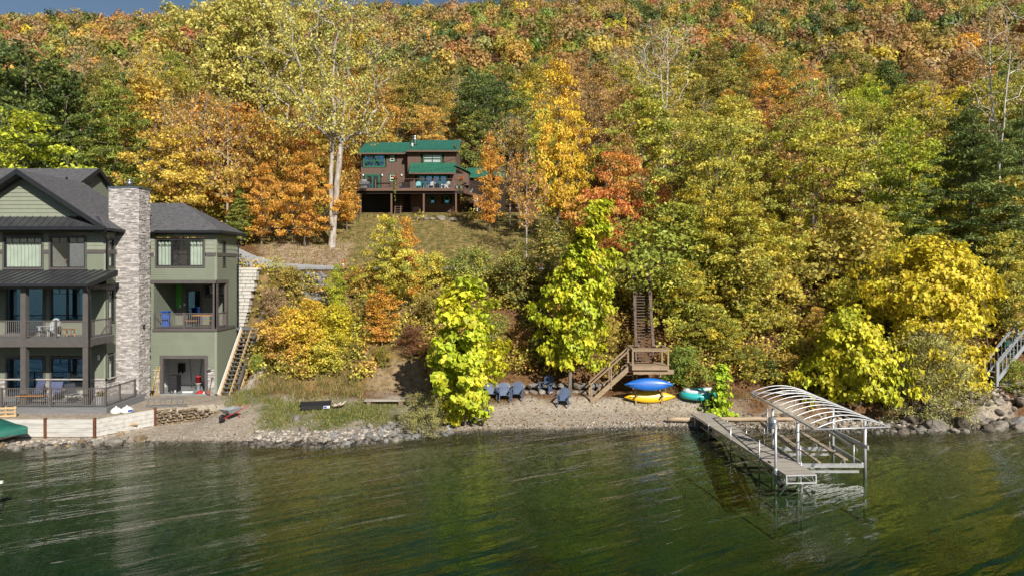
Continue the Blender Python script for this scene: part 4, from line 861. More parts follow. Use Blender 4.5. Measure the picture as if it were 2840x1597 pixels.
# garage: opening trim and a real room
part(frame(MB(), WW, gd[0]-.2, gd[1]+.2, .40, gd[3]+.2, .2, -.15, .05), 'garage_frame', TRIM, hs)
b = MB(); b.add([(-22.9, WD+.02, .72), (WX-.1, WD+.02, .72), (WX-.1, WB-.1, .72), (-22.9, WB-.1, .72), (-22.9, WD+.02, 3.3), (WX-.1, WD+.02, 3.3), (WX-.1, WB-.1, 3.3), (-22.9, WB-.1, 3.3)], [(4, 5, 6, 7), (2, 3, 7, 6), (0, 3, 7, 4), (1, 2, 6, 5)])
part(b, 'garage_room', WHITE, hs); part(MB().box(-22.9, WX-.1, WD-.12, WB-.1, .60, .725), 'garage_floor', mat('sealed_floor', (.28, .29, .30), (.2, .21, .22), rough=.35, scale=2), hs)
part(ledge(WW, HX+.9, gd[0]-.2, .55, 2.17, 5), 'stone_base', STONE, hs)['kind'] = 'stuff'; part(ledge(WW, gd[1]+.2, WX-.1, .55, 2.17, 6), 'stone_base', STONE, hs)['kind'] = 'stuff'
part(MB().box(gd[1]+.2, WX-.09, WD-.10, WD, 2.17, 2.24), 'stone_cap', CONC, hs); part(MB().box(HX+.9, gd[0]-.2, WD-.10, WD, 2.17, 2.24), 'stone_cap', CONC, hs)
# roofs
def roof(root, quads, mt, th, name='roof'):
    b = MB()
    for q in quads: b.prism(q, (0, 0, -th))
    return part(b, name, mt, root)
ax, az, ex, ez = -27.75, 14.05, -22.75, 10.78        # gable apex and right eave of the front block
roof(hs, [[(ax, 38.25, az), (ex, 38.25, ez), (ex, 44.2, ez), (ax, 44.2, az)], [(ax, 38.25, az), (ax, 44.2, az), (2*ax-ex, 44.2, ez), (2*ax-ex, 38.25, ez)]], SHINGLE, .12, 'gable_roof')
rk = MB(); rk.prism([(ax, 38.2, az+.03), (ex, 38.2, ez+.02), (ex, 38.2, ez-.26), (ax, 38.2, az-.26)], (0, .05, 0)); rk.prism([(ax, 38.2, az+.03), (2*ax-ex, 38.2, ez+.02), (2*ax-ex, 38.2, ez-.26), (ax, 38.2, az-.26)], (0, .05, 0)); part(rk, 'bargeboard', DARK, hs)
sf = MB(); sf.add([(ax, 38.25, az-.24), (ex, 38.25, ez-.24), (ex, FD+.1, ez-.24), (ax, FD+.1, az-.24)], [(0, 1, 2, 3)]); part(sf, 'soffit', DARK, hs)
zb = 11.45; nb = 10
for i in range(nb):       # the gable boards, each its own
    za = zb+(az-.3-zb)*i/nb; zc = zb+(az-.3-zb)*(i+1)/nb; half = lambda z: (az-.25-z)/(az-ez)*(ex-ax)
    ha, hc = half(za), half(zc); m = MB(); m.add([(ax-ha, FD-.03, za), (ax+ha, FD-.03, za), (ax+hc, FD, zc), (ax-hc, FD, zc), (ax-ha, FD, za), (ax+ha, FD, za)], [(0, 1, 2, 3), (4, 5, 1, 0)]); part(m, 'gable_board', SHAKE, hs)
sk = roof(hs, [[(-34, 38.2, 10.86), (ex-.1, 38.2, 10.86), (-23.6, FD, 11.48), (-34, FD, 11.48)]], METALROOF, .05, 'skirt_roof')
for i in range(24):
    x = -33.8+i*.43
    if x < -23.65: part(MB().bar((x, 38.2, 10.88), (x, FD, 11.50), .03, .05), 'roof_seam', METALROOF, sk)
part(MB().box(-34, ex+.02, 38.08, 38.22, 10.66, 10.86), 'gutter', DARK, hs); part(MB().box(ex-.02, ex+.12, 38.22, 40.0, 10.62, 10.76), 'gutter', DARK, hs)
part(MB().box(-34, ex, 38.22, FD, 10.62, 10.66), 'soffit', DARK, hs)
part(MB().tube([(-22.95, 38.2, 10.66), (-23.0, 38.45, 10.35), (-23.12, 38.93, 10.15), (-23.12, 38.93, 8.5)], .05, 6), 'downspout', DARK, hs, smooth=True)
# rear block
rx, rd, rz_ = -28.9, 47.8, 15.5
roof(hs, [[(-42, rd, rz_), (rx, rd, rz_), (rx, 42.5, 12.35), (-42, 42.5, 12.35)], [(-42, rd, rz_), (-42, 53, 12.35), (rx, 53, 12.35), (rx, rd, rz_)]], SHINGLE, .14, 'rear_roof')
b = lap(Side(rx-.35), 43.2, 52.4, 9, 12.5, .13); nb2 = 22
for i in range(nb2):
    za = 12.5+2.75*i/nb2; zc = 12.5+2.75*(i+1)/nb2; h = lambda z: (15.3-z)/.585
    b.add([(rx-.33, rd-h(za), za), (rx-.33, rd+h(za), za), (rx-.35, rd+h(zc), zc), (rx-.35, rd-h(zc), zc)], [(0, 1, 2, 3)])
part(b, 'rear_gable_wall', SIDING, hs); part(MB().box(-42, rx-.36, 43.3, 52.3, 1, 12.4), 'rear_block', SIDING, hs)
rk = MB(); rk.prism([(rx, rd, rz_+.03), (rx, 42.5, 12.38), (rx, 42.5, 12.1), (rx, rd, rz_-.27)], (.05, 0, 0)); rk.prism([(rx, rd, rz_+.03), (rx, 53, 12.38), (rx, 53, 12.1), (rx, rd, rz_-.27)], (.05, 0, 0)); part(rk, 'bargeboard', DARK, hs)
vn = MB(); vn.prism([(-30.2, 45.6, 14.15), (-29.95, 45.9, 14.3), (-29.85, 45.7, 14.62)], (.1, 0, 0)); part(vn, 'roof_vent', DARK, hs)
# wing hip roof
e0, e1, f0, f1, ze, zr, rdm = -23.5, -18.02, 42.05, 46.05, 10.86, 12.72, 44.1
roof(hs, [[(e0, f0, ze), (e1, f0, ze), (-21.2, rdm, zr), (e0, rdm, zr)], [(e1, f0, ze), (e1, f1, ze), (-21.2, rdm, zr)], [(e1, f1, ze), (e0, f1, ze), (e0, rdm, zr), (-21.2, rdm, zr)]], SHINGLE, .1, 'hip_roof')
g1 = MB(); g1.box(-22.0, e1+.08, f0-.1, f0+.03, ze-.17, ze-.01); part(g1, 'gutter', DARK, hs); g1 = MB(); g1.box(e1, e1+.1, f0+.03, f1, ze-.17, ze-.01); part(g1, 'gutter', DARK, hs)
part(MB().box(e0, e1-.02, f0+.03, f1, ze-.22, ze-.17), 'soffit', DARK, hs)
part(MB().tube([(-18.0, 45.9, 10.7), (-18.05, 45.85, 10.45), (-18.33, 45.7, 10.25), (-18.33, 45.7, 1.5)], .05, 6), 'downspout', DARK, hs, smooth=True)
# chimney
cx0, cx1, cd0, cd1, ct = -23.62, -21.88, 40.0, 41.25, 13.2
part(MB().box(cx0+.02, cx1-.02, cd0+.02, cd1-.02, .6, ct), 'chimney_core', MORTAR, hs)
cf = ledge(Front(cd0+.02), cx0, cx1, .7, ct, 11, h0=.05, h1=.10, dep=.06); part(cf, 'chimney_stones', STONE, hs)['kind'] = 'stuff'
part(ledge(Side(cx1-.02), cd0, cd1, .7, ct, 12, dep=.06), 'chimney_stones', STONE, hs)['kind'] = 'stuff'; part(ledge(lambda u, o, z: (cx0+.02-o, u, z), cd0, cd1, 10.5, ct, 13, dep=.06), 'chimney_stones', STONE, hs)['kind'] = 'stuff'
part(MB().box(cx0-.05, cx1+.05, cd0-.05, cd1+.05, ct, ct+.10), 'chimney_cap', mat('cap_metal', (.16, .20, .25), rough=.35, metal=.6), hs)
part(MB().lathe([(.10, 0), (.10, .18), (.17, .20), (.17, .34), (.10, .36), (.10, .40), (.19, .42), (.05, .50)], 14, (-22.75, 40.6, ct+.1)), 'flue', STEEL, hs, smooth=True)
part(MB().box(cx1+.02, cx1+.1, 40.4, 40.52, 5.0, 5.2), 'chimney_lamp', BLACK, hs)
# lake-side porch: deck, balcony, posts, metal roof
part(MB().box(-34, -21.4, 36.0, 39.0, 1.08, 1.20), 'deck_floor', DECK, hs); fb = MB(); fb.box(-34, -21.4, 35.95, 36.0, .80, 1.19); fb.box(-21.4, -21.35, 35.95, 39.6, .80, 1.19); part(fb, 'deck_fascia', DECK, hs)
part(MB().box(HX+.1, -21.4, 39.0, 39.95, 1.08, 1.20), 'deck_floor', DECK, hs)
rail(hs, [(-31.5, 36.1), (-29.3, 36.1), (-27.0, 36.1), (-24.4, 36.1), (-21.5, 36.1), (-21.5, 37.4), (-21.5, 38.9)], 1.2, 2.2)
part(MB().box(-34, -22.72, 36.75, 39.0, 4.62, 4.75), 'balcony_floor', DECK, hs); fb = MB(); fb.box(-34, -22.7, 36.68, 36.95, 4.30, 4.74); fb.box(-22.96, -22.7, 36.95, 38.95, 4.35, 4.74); part(fb, 'balcony_beam', TRIM, hs)
part(MB().box(-34, -22.98, 36.96, 38.98, 4.34, 4.38), 'porch_ceiling', mat('porch_ceiling', (.16, .15, .14), rough=.8), hs)
for x in (-30.1, -26.3, -22.95):
    part(MB().box(x-.14, x+.14, 36.70, 36.98, 1.2, 4.30), 'porch_post', TRIM, hs); part(MB().box(x-.14, x+.14, 36.70, 36.98, 4.75, 7.42), 'porch_post', TRIM, hs)
rail(hs, [(-30.0, 36.8), (-28.1, 36.8), (-26.3, 36.8), (-24.6, 36.8), (-23.1, 36.8)], 4.75, 5.72); rail(hs, [(-22.85, 36.98), (-22.85, 38.8)], 4.75, 5.72)
bm_ = MB(); bm_.box(-34, -22.75, 36.68, 36.98, 7.40, 7.62); bm_.box(-23.0, -22.75, 36.98, 39.0, 7.38, 7.60); part(bm_, 'porch_beam', TRIM, hs)
pr_ = roof(hs, [[(-34, 36.35, 7.72), (-22.58, 36.35, 7.72), (-22.58, 39.0, 8.42), (-34, 39.0, 8.42)]], METALROOF, .06, 'porch_roof')
for i in range(27):
    x = -33.9+i*.42; part(MB().bar((x, 36.35, 7.75), (x, 39.0, 8.45), .03, .05), 'roof_seam', METALROOF, pr_)
part(MB().box(-34, -22.5, 36.22, 36.36, 7.55, 7.70), 'gutter', DARK, hs); b = MB(); b.prism([(-22.56, 36.35, 7.73), (-22.56, 39.0, 8.43), (-22.56, 39.0, 8.1), (-22.56, 36.35, 7.5)], (.05, 0, 0)); part(b, 'bargeboard', DARK, hs)
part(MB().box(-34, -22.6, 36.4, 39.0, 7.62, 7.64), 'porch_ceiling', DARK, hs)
part(MB().tube([(-22.62, 36.3, 7.55), (-22.65, 36.5, 7.25), (-22.72, 36.68, 7.05), (-22.72, 36.68, 1.2)], .045, 6), 'downspout', DARK, hs, smooth=True)
part(MB().box(-23.62, -23.5, 38.86, 38.97, 3.3, 3.6), 'wall_lamp', WHITE, hs, bevel=.02)
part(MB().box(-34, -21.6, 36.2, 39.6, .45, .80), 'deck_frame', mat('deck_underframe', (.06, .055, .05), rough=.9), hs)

# ---------------------------------------------------------------- garden chair (fan back, wide arms)
def chair_meshes(mt, pref=''):
    M = {}
    b = MB()
    for i in range(5): x = -.24+i*.12; b.bar((x, -.30, .36), (x, .22, .24), .105, .025)
    M['seat'] = b.mesh('seat', mt)
    b = MB()
    for i in range(6):
        x = -.25+i*.10; tp = .98-abs(i-2.5)**2*.022; b.bar((x*.82, .20, .22), (x*1.1, .52, tp), .09, .024, up=(0, 1, 0))
    b.bar((-.28, .40, .66), (.28, .40, .66), .03, .07); M['backrest'] = b.mesh('backrest', mt)
    M['arm'] = MB().prism([(-.05, -.36, 0), (.09, -.36, 0), (.09, .1, 0), (.03, .42, 0), (-.05, .42, 0)], (0, 0, .03)).mesh('arm', mt)
    M['front_leg'] = MB().bar((0, -.30, 0), (0, -.28, .56), .05, .11, up=(0, 1, 0)).mesh('leg', mt)
    M['rear_leg'] = MB().bar((0, .42, 0), (0, -.25, .36), .05, .12).mesh('leg', mt)
    return M
def garden_chair(M, loc, rz, label, group, name='garden_chair', s=1):
    t = thing(name, label, 'chair', loc, rz, group)
    for nm, mk, px in (('seat', 'seat', 0), ('backrest', 'backrest', 0), ('arm', 'arm', -.34), ('arm', 'arm', .34), ('leg', 'front_leg', -.30), ('leg', 'front_leg', .30), ('leg', 'rear_leg', -.30), ('leg', 'rear_leg', .30)):
        o = link(nm, M[mk], None, t, loc=(px*s, 0, .55*s if nm == 'arm' else 0), scl=s)
        if nm == 'arm' and px < 0: o.scale = (-s, s, s)
    return t
CH_PALE = chair_meshes(mat('pale_grey_chair', (.40, .44, .48), rough=.6)); CH_BLUE = chair_meshes(mat('slate_blue_chair', (.07, .10, .175), (.085, .12, .20), rough=.55))  # slate blue kept darker, tree shade put into the chair colour
garden_chair(CH_PALE, (-25.75, 37.9, 4.75), R(-12), 'pale blue-grey garden chair on the middle balcony', 'chairs of the green house')
def slab_table(name, label, cat, loc, top, legs, h, mt, lm, th=.04, rz=0, group=None):
    """top board, legs at given corners"""
    t = thing(name, label, cat, loc, rz, group); a, c = top
    MB().box(-a/2, a/2, -c/2, c/2, h-th, h).build('top', mt, t)
    for sx in (-1, 1):
        for sy in (-1, 1): MB().bar((sx*(a/2-.05), sy*(c/2-.05), 0), (sx*(a/2-.08), sy*(c/2-.08), h-th), .04, .04).build('leg', lm, t)
    return t
slab_table('side_table', 'small orange wooden side table on the middle balcony', 'table', (-24.4, 37.6, 4.75), (.55, .4), 4, .45, ORWOOD, ORWOOD)
slab_table('bench', 'honey wood bench on black legs on the lower deck', 'bench', (-25.9, 36.75, 1.2), (1.5, .35), 4, .5, ORWOOD, BLACK)
def camp_chair(loc, rz, label, mt):
    t = thing('folding_chair', label, 'chair', loc, rz, 'chairs of the green house'); w_ = .62
    MB().bar((0, -.25, .45), (0, .25, .42), w_, .02).build('seat', mt, t); MB().bar((0, .25, .45), (0, .42, 1.02), w_, .02, up=(0, 1, 0)).build('backrest', mt, t)
    for sx in (-1, 1):
        x = sx*w_/2; MB().tube([(x, -.28, 0), (x, .25, .47), (x, .44, 1.05)], .015, 6).build('frame', BLACK, t); MB().tube([(x, .32, 0), (x, -.27, .46), (x, -.27, .64), (x, .3, .66)], .015, 6).build('arm', BLACK, t)
BLUECL = mat('navy_canvas', (.09, .11, .2), rough=.85)
camp_chair((-25.35, 37.7, 1.2), R(5), 'navy canvas folding chair behind the honey wood bench', BLUECL)
camp_chair((-23.9, 37.3, 1.2), R(70), 'dark folding chair beside the porch downspout on the lower deck', mat('charcoal_canvas', (.05, .055, .075), rough=.8))
camp_chair((-26.6, 38.0, 1.2), R(-20), 'folding chair in front of the patio door on the lower deck', BLUECL)
t = thing('planter', 'grey square planter of red and yellow flowers at the deck corner', 'planter', (-22.05, 36.6, 1.2))
MB().prism([(-.17, -.17, 0), (.17, -.17, 0), (.17, .17, 0), (-.17, .17, 0)], (0, 0, .5)).build('pot', mat('planter_grey', (.30, .31, .33), rough=.6), t)
def sprig(n, rad, h, L, seed, droop=0):
    r = np.random.default_rng(seed); p = unit(r.normal(0, 1, (n, 3)))*r.random((n, 1))**.5*[rad, rad, h]; p[:, 2] = np.abs(p[:, 2]) if not droop else -np.abs(p[:, 2])*droop
    s = L*(.7+.6*r.random(n)); V, Fq, _ = leaf_geo(p, unit(r.normal(0, .6, (n, 3))+[0, -.3, .6]), r.normal(0, 1, (n, 3)), s, s*.7); return V, Fq, r
def tinted(name, V, Fq, r, cols, parent, loc=(0, 0, 0)):
    c = np.array(cols)[r.integers(0, len(cols), len(Fq))]
    return link(name, npmesh(name, V, Fq, LEAF_TINT, fattr={'tint': c, 'leafvar': r.random(len(Fq))}), None, parent, loc=loc)
tinted('foliage', *sprig(160, .25, .25, .10, 5), [(.14, .2, .04), (.3, .3, .05)], t, (0, 0, .5)); tinted('blossoms', *sprig(40, .22, .3, .09, 6), [(.5, .05, .04), (.6, .1, .05)], t, (0, 0, .55))
# things on the wing balcony and in the garage
t = thing('recycling_bin', 'blue plastic wheeled bin on the upper side balcony', 'bin', (-21.95, 43.3, 4.80))
MB().prism([(-.2, -.22, 0), (.2, -.22, 0), (.24, .26, 1.0), (-.24, .26, 1.0)][:0] or [(-.2, -.2, 0), (.2, -.2, 0), (.2, .2, 0), (-.2, .2, 0)], (.02, 0, .95)).build('body', BLUEP, t, bevel=.03); MB().box(-.24, .26, -.26, .24, .95, 1.02).build('lid', BLUEP, t, bevel=.02)
slab_table('picnic_table', 'honey wood picnic table on the upper side balcony', 'table', (-19.55, 43.6, 4.80), (1.5, .75), 4, .76, ORWOOD, BLACK)
slab_table('picnic_bench', 'honey wood bench beside the picnic table, nearer the chimney', 'bench', (-20.3, 43.15, 4.80), (.9, .28), 4, .45, ORWOOD, BLACK)
slab_table('picnic_bench', 'honey wood bench beside the picnic table, nearer the corner post', 'bench', (-18.85, 43.15, 4.80), (.6, .28), 4, .45, ORWOOD, BLACK)
def bucket(name, label, loc, mt, r=.15, h=.36):
    t = thing(name, label, 'bucket', loc); MB().lathe([(r*.86, 0), (r, h), (r*1.06, h), (r*1.06, h-.03)], 16).build('body', mt, t, smooth=True); return t
bucket('bucket', 'white plastic bucket on the garage floor under the red one', (-20.22, 44.0, .725), WHITE, .16, .42); bucket('bucket', 'red plastic bucket stacked on the white bucket in the garage', (-20.22, 44.0, 1.15), REDP, .17, .42)
t = thing('tool_chest', 'black drawer chest just inside the garage', 'tool chest', (-21.45, 43.4, .725)); MB().box(-.28, .28, -.3, .3, 0, 1.05).build('body', BLACK, t, bevel=.02)
for k in range(5): MB().box(-.25, .25, -.33, -.305, .1+k*.19, .26+k*.19).build('drawer', mat('drawer_black', (.035, .035, .04), rough=.4), t)
t = thing('garage_chair', 'black folding chair against the white garage wall', 'chair', (-19.6, 45.2, .725)); MB().box(-.22, .22, -.2, .2, .42, .47).build('seat', BLACK, t); MB().box(-.2, .2, .18, .22, .6, .95).build('backrest', BLACK, t)
for sx in (-1, 1): MB().tube([(sx*.22, -.2, 0), (sx*.22, .2, .95)], .014, 5).build('leg', STEEL, t); MB().tube([(sx*.22, .22, 0), (sx*.22, -.15, .45)], .014, 5).build('leg', STEEL, t)
t = thing('balance_dome', 'blue exercise dome on the garage floor', 'exercise dome', (-19.4, 43.9, .725)); MB().lathe([(.33, 0), (.33, .05), (.30, .13), (.2, .21), (.05, .25)], 20).build('dome', mat('dome_blue', (.02, .07, .2), rough=.4), t, smooth=True)
t = thing('cloth_heap', 'crumpled red and white cloth on the garage floor', 'cloth', (-19.5, 42.75, .725)); r_ = np.random.default_rng(4)
for nm, mt_, ox, s_ in (('red_cloth', REDP, 0, .3), ('white_cloth', WHITE, .32, .18)):
    n = 12; u = np.linspace(-1, 1, n); A, B_g = np.meshgrid(u, u); hgt = np.clip(1-(A**2+B_g**2), 0, 1)*.16+.05*vnoise(A*3, B_g*3, .6, 4)*np.clip(1.3-(A**2+B_g**2), 0, 1)
    V = np.stack([A*s_+ox, B_g*.2, np.maximum(hgt, .004)], -1).reshape(-1, 3); i = np.arange(n*n).reshape(n, n); link(nm, npmesh(nm, V, np.stack([i[:-1, :-1], i[:-1, 1:], i[1:, 1:], i[1:, :-1]], -1).reshape(-1, 4), mt_, True), None, t)
def pole_tool(name, label, p, q, mt, head=None):
    t = thing(name, label, 'tool', p); v = Vector(q)-Vector(p); MB().tube([(0, 0, 0), v], .018, 6).build('handle', mt, t)
    if head == 'rake': MB().prism([(-.02, 0, .0), (.02, 0, 0), (.2, .02, -.0), (.22, 0, .3), (-.22, 0, .3), (-.2, .02, 0)], (0, .02, 0)).build('head', BLACK, t)
    if head == 'shovel':
        MB().prism([(-.11, 0, .28), (.11, 0, .28), (.11, 0, .1), (0, 0, -.02), (-.11, 0, .1)], (0, .03, 0)).build('blade', mat('rusty_steel', (.25, .10, .06), rough=.7), t)
        MB().bar(v+Vector((-.08, 0, .0)), v+Vector((.08, 0, 0)), .03, .03).build('grip', BLACK, t)
    if head == 'broom': MB().prism([(-.17, -.03, 0), (.17, -.03, 0), (.06, -.03, .28), (-.06, -.03, .28)], (0, .06, 0)).build('bristles', mat('straw_broom', (.34, .25, .12), rough=.9), t)
YELP = mat('yellow_fibreglass', (.62, .40, .04), rough=.5)
pole_tool('garage_rake', 'black rake leaning on the white garage wall', (-20.75, 45.2, .73), (-20.62, 45.4, 2.6), BLACK, 'rake'); pole_tool('hockey_stick', 'long dark pole leaning across the garage', (-20.9, 44.6, .73), (-21.4, 45.3, 2.6), BLACK)
pole_tool('garage_mop', 'steel-handled pole upright in the garage', (-20.3, 45.3, .73), (-20.25, 45.4, 2.8), STEEL)
t = thing('leaning_board', 'tall brown board leaning inside the garage', 'board', (-18.95, 44.0, .725)); MB().bar((0, 0, 0), (.25, .3, 1.9), .05, .4, up=(0, 1, 0)).build('plank', mat('brown_board', (.22, .10, .04), rough=.6), t)
t = thing('wall_shelf', 'steel wall shelf of stored goods at the back of the garage', 'shelf', (-19.5, 45.25, 2.35)); MB().box(-.7, .5, -.2, .2, 0, .03).build('board', STEEL, t)
for k in range(5): MB().box(-.62+k*.22, -.46+k*.22, -.15, .1, .03, .18+.05*(k % 3)).build('stored_box', [BLACK, GREY, WHITE][k % 3], t)
t = thing('hanging_rack', 'black rack of hung gear inside the garage', 'rack', (-21.6, 44.6, 1.6)); MB().box(-.2, .3, -.1, .0, .7, .76).build('bar', BLACK, t)
for k in range(4): MB().box(-.18+k*.12, -.10+k*.12, -.14, .04, .1+.1*(k % 2), .7).build('hung_gear', BLACK, t, bevel=.02)
for k, (x, y) in enumerate(((-21.35, 42.75), (-21.15, 42.85), (-21.25, 42.62))):
    t = thing('paint_can', f'small {["dark", "pale", "grey"][k]} can on the garage threshold', 'can', (x, y, .725)); MB().lathe([(.06, 0), (.06, .14), (.065, .15)], 12).build('body', [BLACK, WHITE, GREY][k], t, smooth=True)
t = thing('white_case', 'long white case lying on the garage floor', 'case', (-20.35, 42.9, .725)); MB().box(-.35, .3, -.1, .1, 0, .1).build('body', WHITE, t, bevel=.02); MB().box(-.33, .28, -.08, .08, .1, .115).build('lid', GREY, t)
for k, mt_ in enumerate((YELP, YELP)): pole_tool('pole_tool', ['yellow-handled rake leaning on the stone beside the garage, nearer the chimney', 'straw broom leaning on the stone beside the garage opening'][k], (-22.25+k*.3, 42.1, g(-22.1, 42.1)), (-22.05+k*.18, 42.4, 2.45), mt_, 'broom' if k else 'rake')
pole_tool('shovel', 'rusty shovel leaning on the stone beside the garage', (-18.72, 42.1, g(-18.7, 42.1)+.02), (-18.6, 42.35, 1.75), BLACK, 'shovel')
t = thing('wall_spigot', 'grey hose fitting on the stone ledge by the garage', 'hose fitting', (-18.75, 42.3, 2.24)); MB().lathe([(.1, 0), (.1, .1), (.05, .16)], 10).build('body', GREY, t, smooth=True); MB().bar((0, 0, .08), (-.12, -.1, .05), .04, .04).build('spout', STEEL, t)
# wooden basement steps up the side of the wing
t = thing('basement_steps', 'open wooden steps with brown handrail beside the green house', 'steps', (-17.6, 43.6, GZ)); n = 16; base = Vector((-17.75, 42.7, g(-17.7, 42.7))); topz = 4.6
GREYST = mat('grey_tread', (.13, .135, .14), rough=.8)
for i in range(n):
    z = base.z+(topz-base.z)*(i+1)/(n+0.5); y = 42.7+i*.17
    part(MB().box(-18.25+.022*i, -17.05+.022*i, y, y+.26, z-.04, z), 'tread', GREYST, t); part(MB().box(-18.25+.022*i, -17.05+.022*i, y+.24, y+.26, z-.13, z-.04), 'riser', LUMBER, t)
for dx in (-.60, 0, .60): part(MB().bar((-17.65+dx, 42.65, base.z), (-17.3+dx, 45.35, topz-.18), .05, .22), 'stringer', LUMBER, t)
part(MB().bar((-18.32, 42.55, base.z+.1), (-17.97, 45.35, topz-.02), .03, .25), 'skirt_board', WHITE, t)
part(MB().bar((-16.98, 42.4, base.z+.75), (-16.6, 45.6, topz+.95), .14, .22), 'handrail', TRIM, t); part(MB().box(-17.02, -16.92, 42.4, 42.5, base.z-.1, base.z+.85), 'newel', TRIM, t)
part(MB().box(-18.3, -15.9, 45.35, 46.0, topz-.16, topz), 'landing', GREYST, t)
for x in (-17.9, -16.1): part(MB().box(x-.05, x+.05, 45.5, 45.6, 1.0, topz-.16), 'post', LUMBER, t)
# ---------------------------------------------------------------- the brown cabin above the lawn
BROWN = mat('brown_boards', (.135, .088, .068), (.11, .07, .054), scale=2, rough=.8, stretch=(8, 8, .4)); GRNTRIM = mat('green_trim', (.03, .14, .085), rough=.5)
GRNROOF = mat('green_metal_roof', (.022, .115, .078), (.03, .135, .09), scale=1.5, rough=.38, spec=.5); BRDECK = mat('brown_deck', (.15, .092, .07), (.125, .077, .058), scale=3, rough=.75, stretch=(.4, 3, 3))
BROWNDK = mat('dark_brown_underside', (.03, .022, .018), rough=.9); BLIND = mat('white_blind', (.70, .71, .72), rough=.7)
CD = 80.0; bz = 14.9
ch = thing('brown_cabin', 'brown board house with green metal roofs and a long raised deck', 'house', (-12, 80, bz))
def cx(c, d): return X(940+.2208*c, d)
def cz(c, d): return Z(360+.2208*c, d)
def boards(W, u0, u1, z0, z1, bw=.3, holes=()):
    b = MB(); u = u0
    while u < u1-.01:
        c = min(u+bw, u1); iv = [(z0, z1)]
        for h in holes:
            if h[0] < c-.02 and h[1] > u+.02: iv = [q for (p, q_) in iv for q in ((p, min(q_, h[2])), (max(p, h[3]), q_)) if q[1]-q[0] > .01]
        for p, q in iv: obox(b, W, u+.012, c-.012, -.05, .02+.004*((int(u*10)) % 2), p, q); obox(b, W, u, c, -.06, 0, p, q)
        u = c
    return b
def cwin(W, u0, u1, z0, z1, nx=1, nz=1, frm=GRNTRIM, inner=None, sub=None, name='window', sash=.05):
    t = part(frame(MB(), W, u0, u1, z0, z1, .11, 0, .07), name, frm, ch); U = np.linspace(u0+.11, u1-.11, nx+1); Zs = np.linspace(z0+.11, z1-.11, nz+1)
    for a, c in zip(U[:-1], U[1:]):
        for p, q in zip(Zs[:-1], Zs[1:]):
            part(frame(MB(), W, a+.01, c-.01, p+.01, q-.01, sash, -.02, .04), 'sash', sub or frm, t)
            m = MB(); m.add([W(a+sash, .0, p+sash), W(c-sash, .0, p+sash), W(c-sash, .0, q-sash), W(a+sash, .0, q-sash)], [(0, 1, 2, 3)]); part(m, 'pane', GLASSB if inner is None else GLASS, t, raw=True)
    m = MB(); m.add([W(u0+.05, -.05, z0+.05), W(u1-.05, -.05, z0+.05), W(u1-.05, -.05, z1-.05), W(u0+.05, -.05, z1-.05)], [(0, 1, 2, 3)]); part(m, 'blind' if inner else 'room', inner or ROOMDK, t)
    return t
LW = Front(CD); RWd = 79.0; RW = Front(RWd); PWd = 78.2
lx0, lx1, rx1 = cx(275, CD), cx(890, CD), cx(1475, CD)
dk = 17.45
A = (cx(305, CD), cx(580, CD), cz(475, CD), cz(312, CD)); B_w = (cx(632, CD), cx(708, CD), cz(408, CD), cz(318, CD)); Cd = (cx(328, CD), cx(517, CD), dk+.02, cz(560, CD)); Dw = (cx(632, CD), cx(712, CD), cz(660, CD), cz(560, CD))
E = (cx(1055, RWd), cx(1295, RWd), cz(425, RWd), cz(305, RWd))
part(boards(LW, lx0, lx1, dk-.1, cz(295, CD)+.1, holes=[A, B_w, Cd, Dw]), 'wall', BROWN, ch)
part(boards(RW, lx1-.1, rx1, dk, cz(262, RWd)+.1, holes=[E]), 'wall', BROWN, ch); part(boards(Side(rx1), RWd, 86, dk-2.5, cz(262, RWd)+.3), 'wall', BROWN, ch)
part(boards(lambda u, o, z: (lx1-.1-o, u, z), RWd, 82, cz(420, RWd), cz(250, RWd)), 'wall', BROWN, ch)
cwin(LW, *A, 2, 2); cwin(LW, *B_w, 1, 2, sub=WHITE); cwin(LW, *Cd, 2, 1, name='glass_door', sash=.08); cwin(LW, *Dw, 1, 2, sub=WHITE); cwin(RW, *E, 2, 2, inner=BLIND, sash=.035)
for c, y in ((308, 573), (545, 573), (790, 573)): part(MB().box(cx(c, CD)-.08, cx(c, CD)+.08, CD-.16, CD-.03, cz(y+12, CD), cz(y-12, CD)), 'wall_lamp', WHITE, ch, bevel=.03)
def croof(name, x0, x1, d0, z0, d1, z1, skew=0):
    r_ = part(MB().prism([(x0-skew, d0, z0), (x1, d0, z0), (x1, d1, z1), (x0, d1, z1)], (0, 0, -.12)), name, GRNROOF, ch); n = int((x1-x0)/.3)
    for i in range(n+1): t = i/n; part(MB().bar((x0-skew+(x1-x0+skew)*t, d0-.01, z0+.02), (x0+(x1-x0)*t, d1, z1+.02), .035, .045), 'roof_rib', GRNROOF, r_)
    sg = MB()
    for k in range(2):
        for i in range(n*2//3): sg.box(x0+.3+i*.45+k*.22, x0+.38+i*.45+k*.22, d0+.25+k*.4, d0+.3+k*.4, z0+.08+(z1-z0)/(d1-d0)*(.25+k*.4), z0+.17+(z1-z0)/(d1-d0)*(.25+k*.4))
    part(sg, 'snow_guards', mat('snow_guard', (.01, .07, .045), rough=.5), r_)['kind'] = 'stuff'
    part(MB().box(x0-skew, x1, d0-.05, d0, z0-.16, z0-.0), 'eave_trim', BRDECK, r_)
    return r_
croof('left_roof', cx(255, CD), lx1+.1, CD-.55, cz(293, CD-.55), 83.6, cz(160, 83.6), 0); croof('upper_roof', cx(858, RWd), cx(1508, RWd), RWd-.6, cz(262, RWd-.6), 82.8, cz(133, 82.8))
part(boards(Side(rx1), RWd, 82.8, cz(262, RWd)+.1, cz(262, RWd)+.9), 'gable_wall', BROWN, ch)
pd0 = 77.3
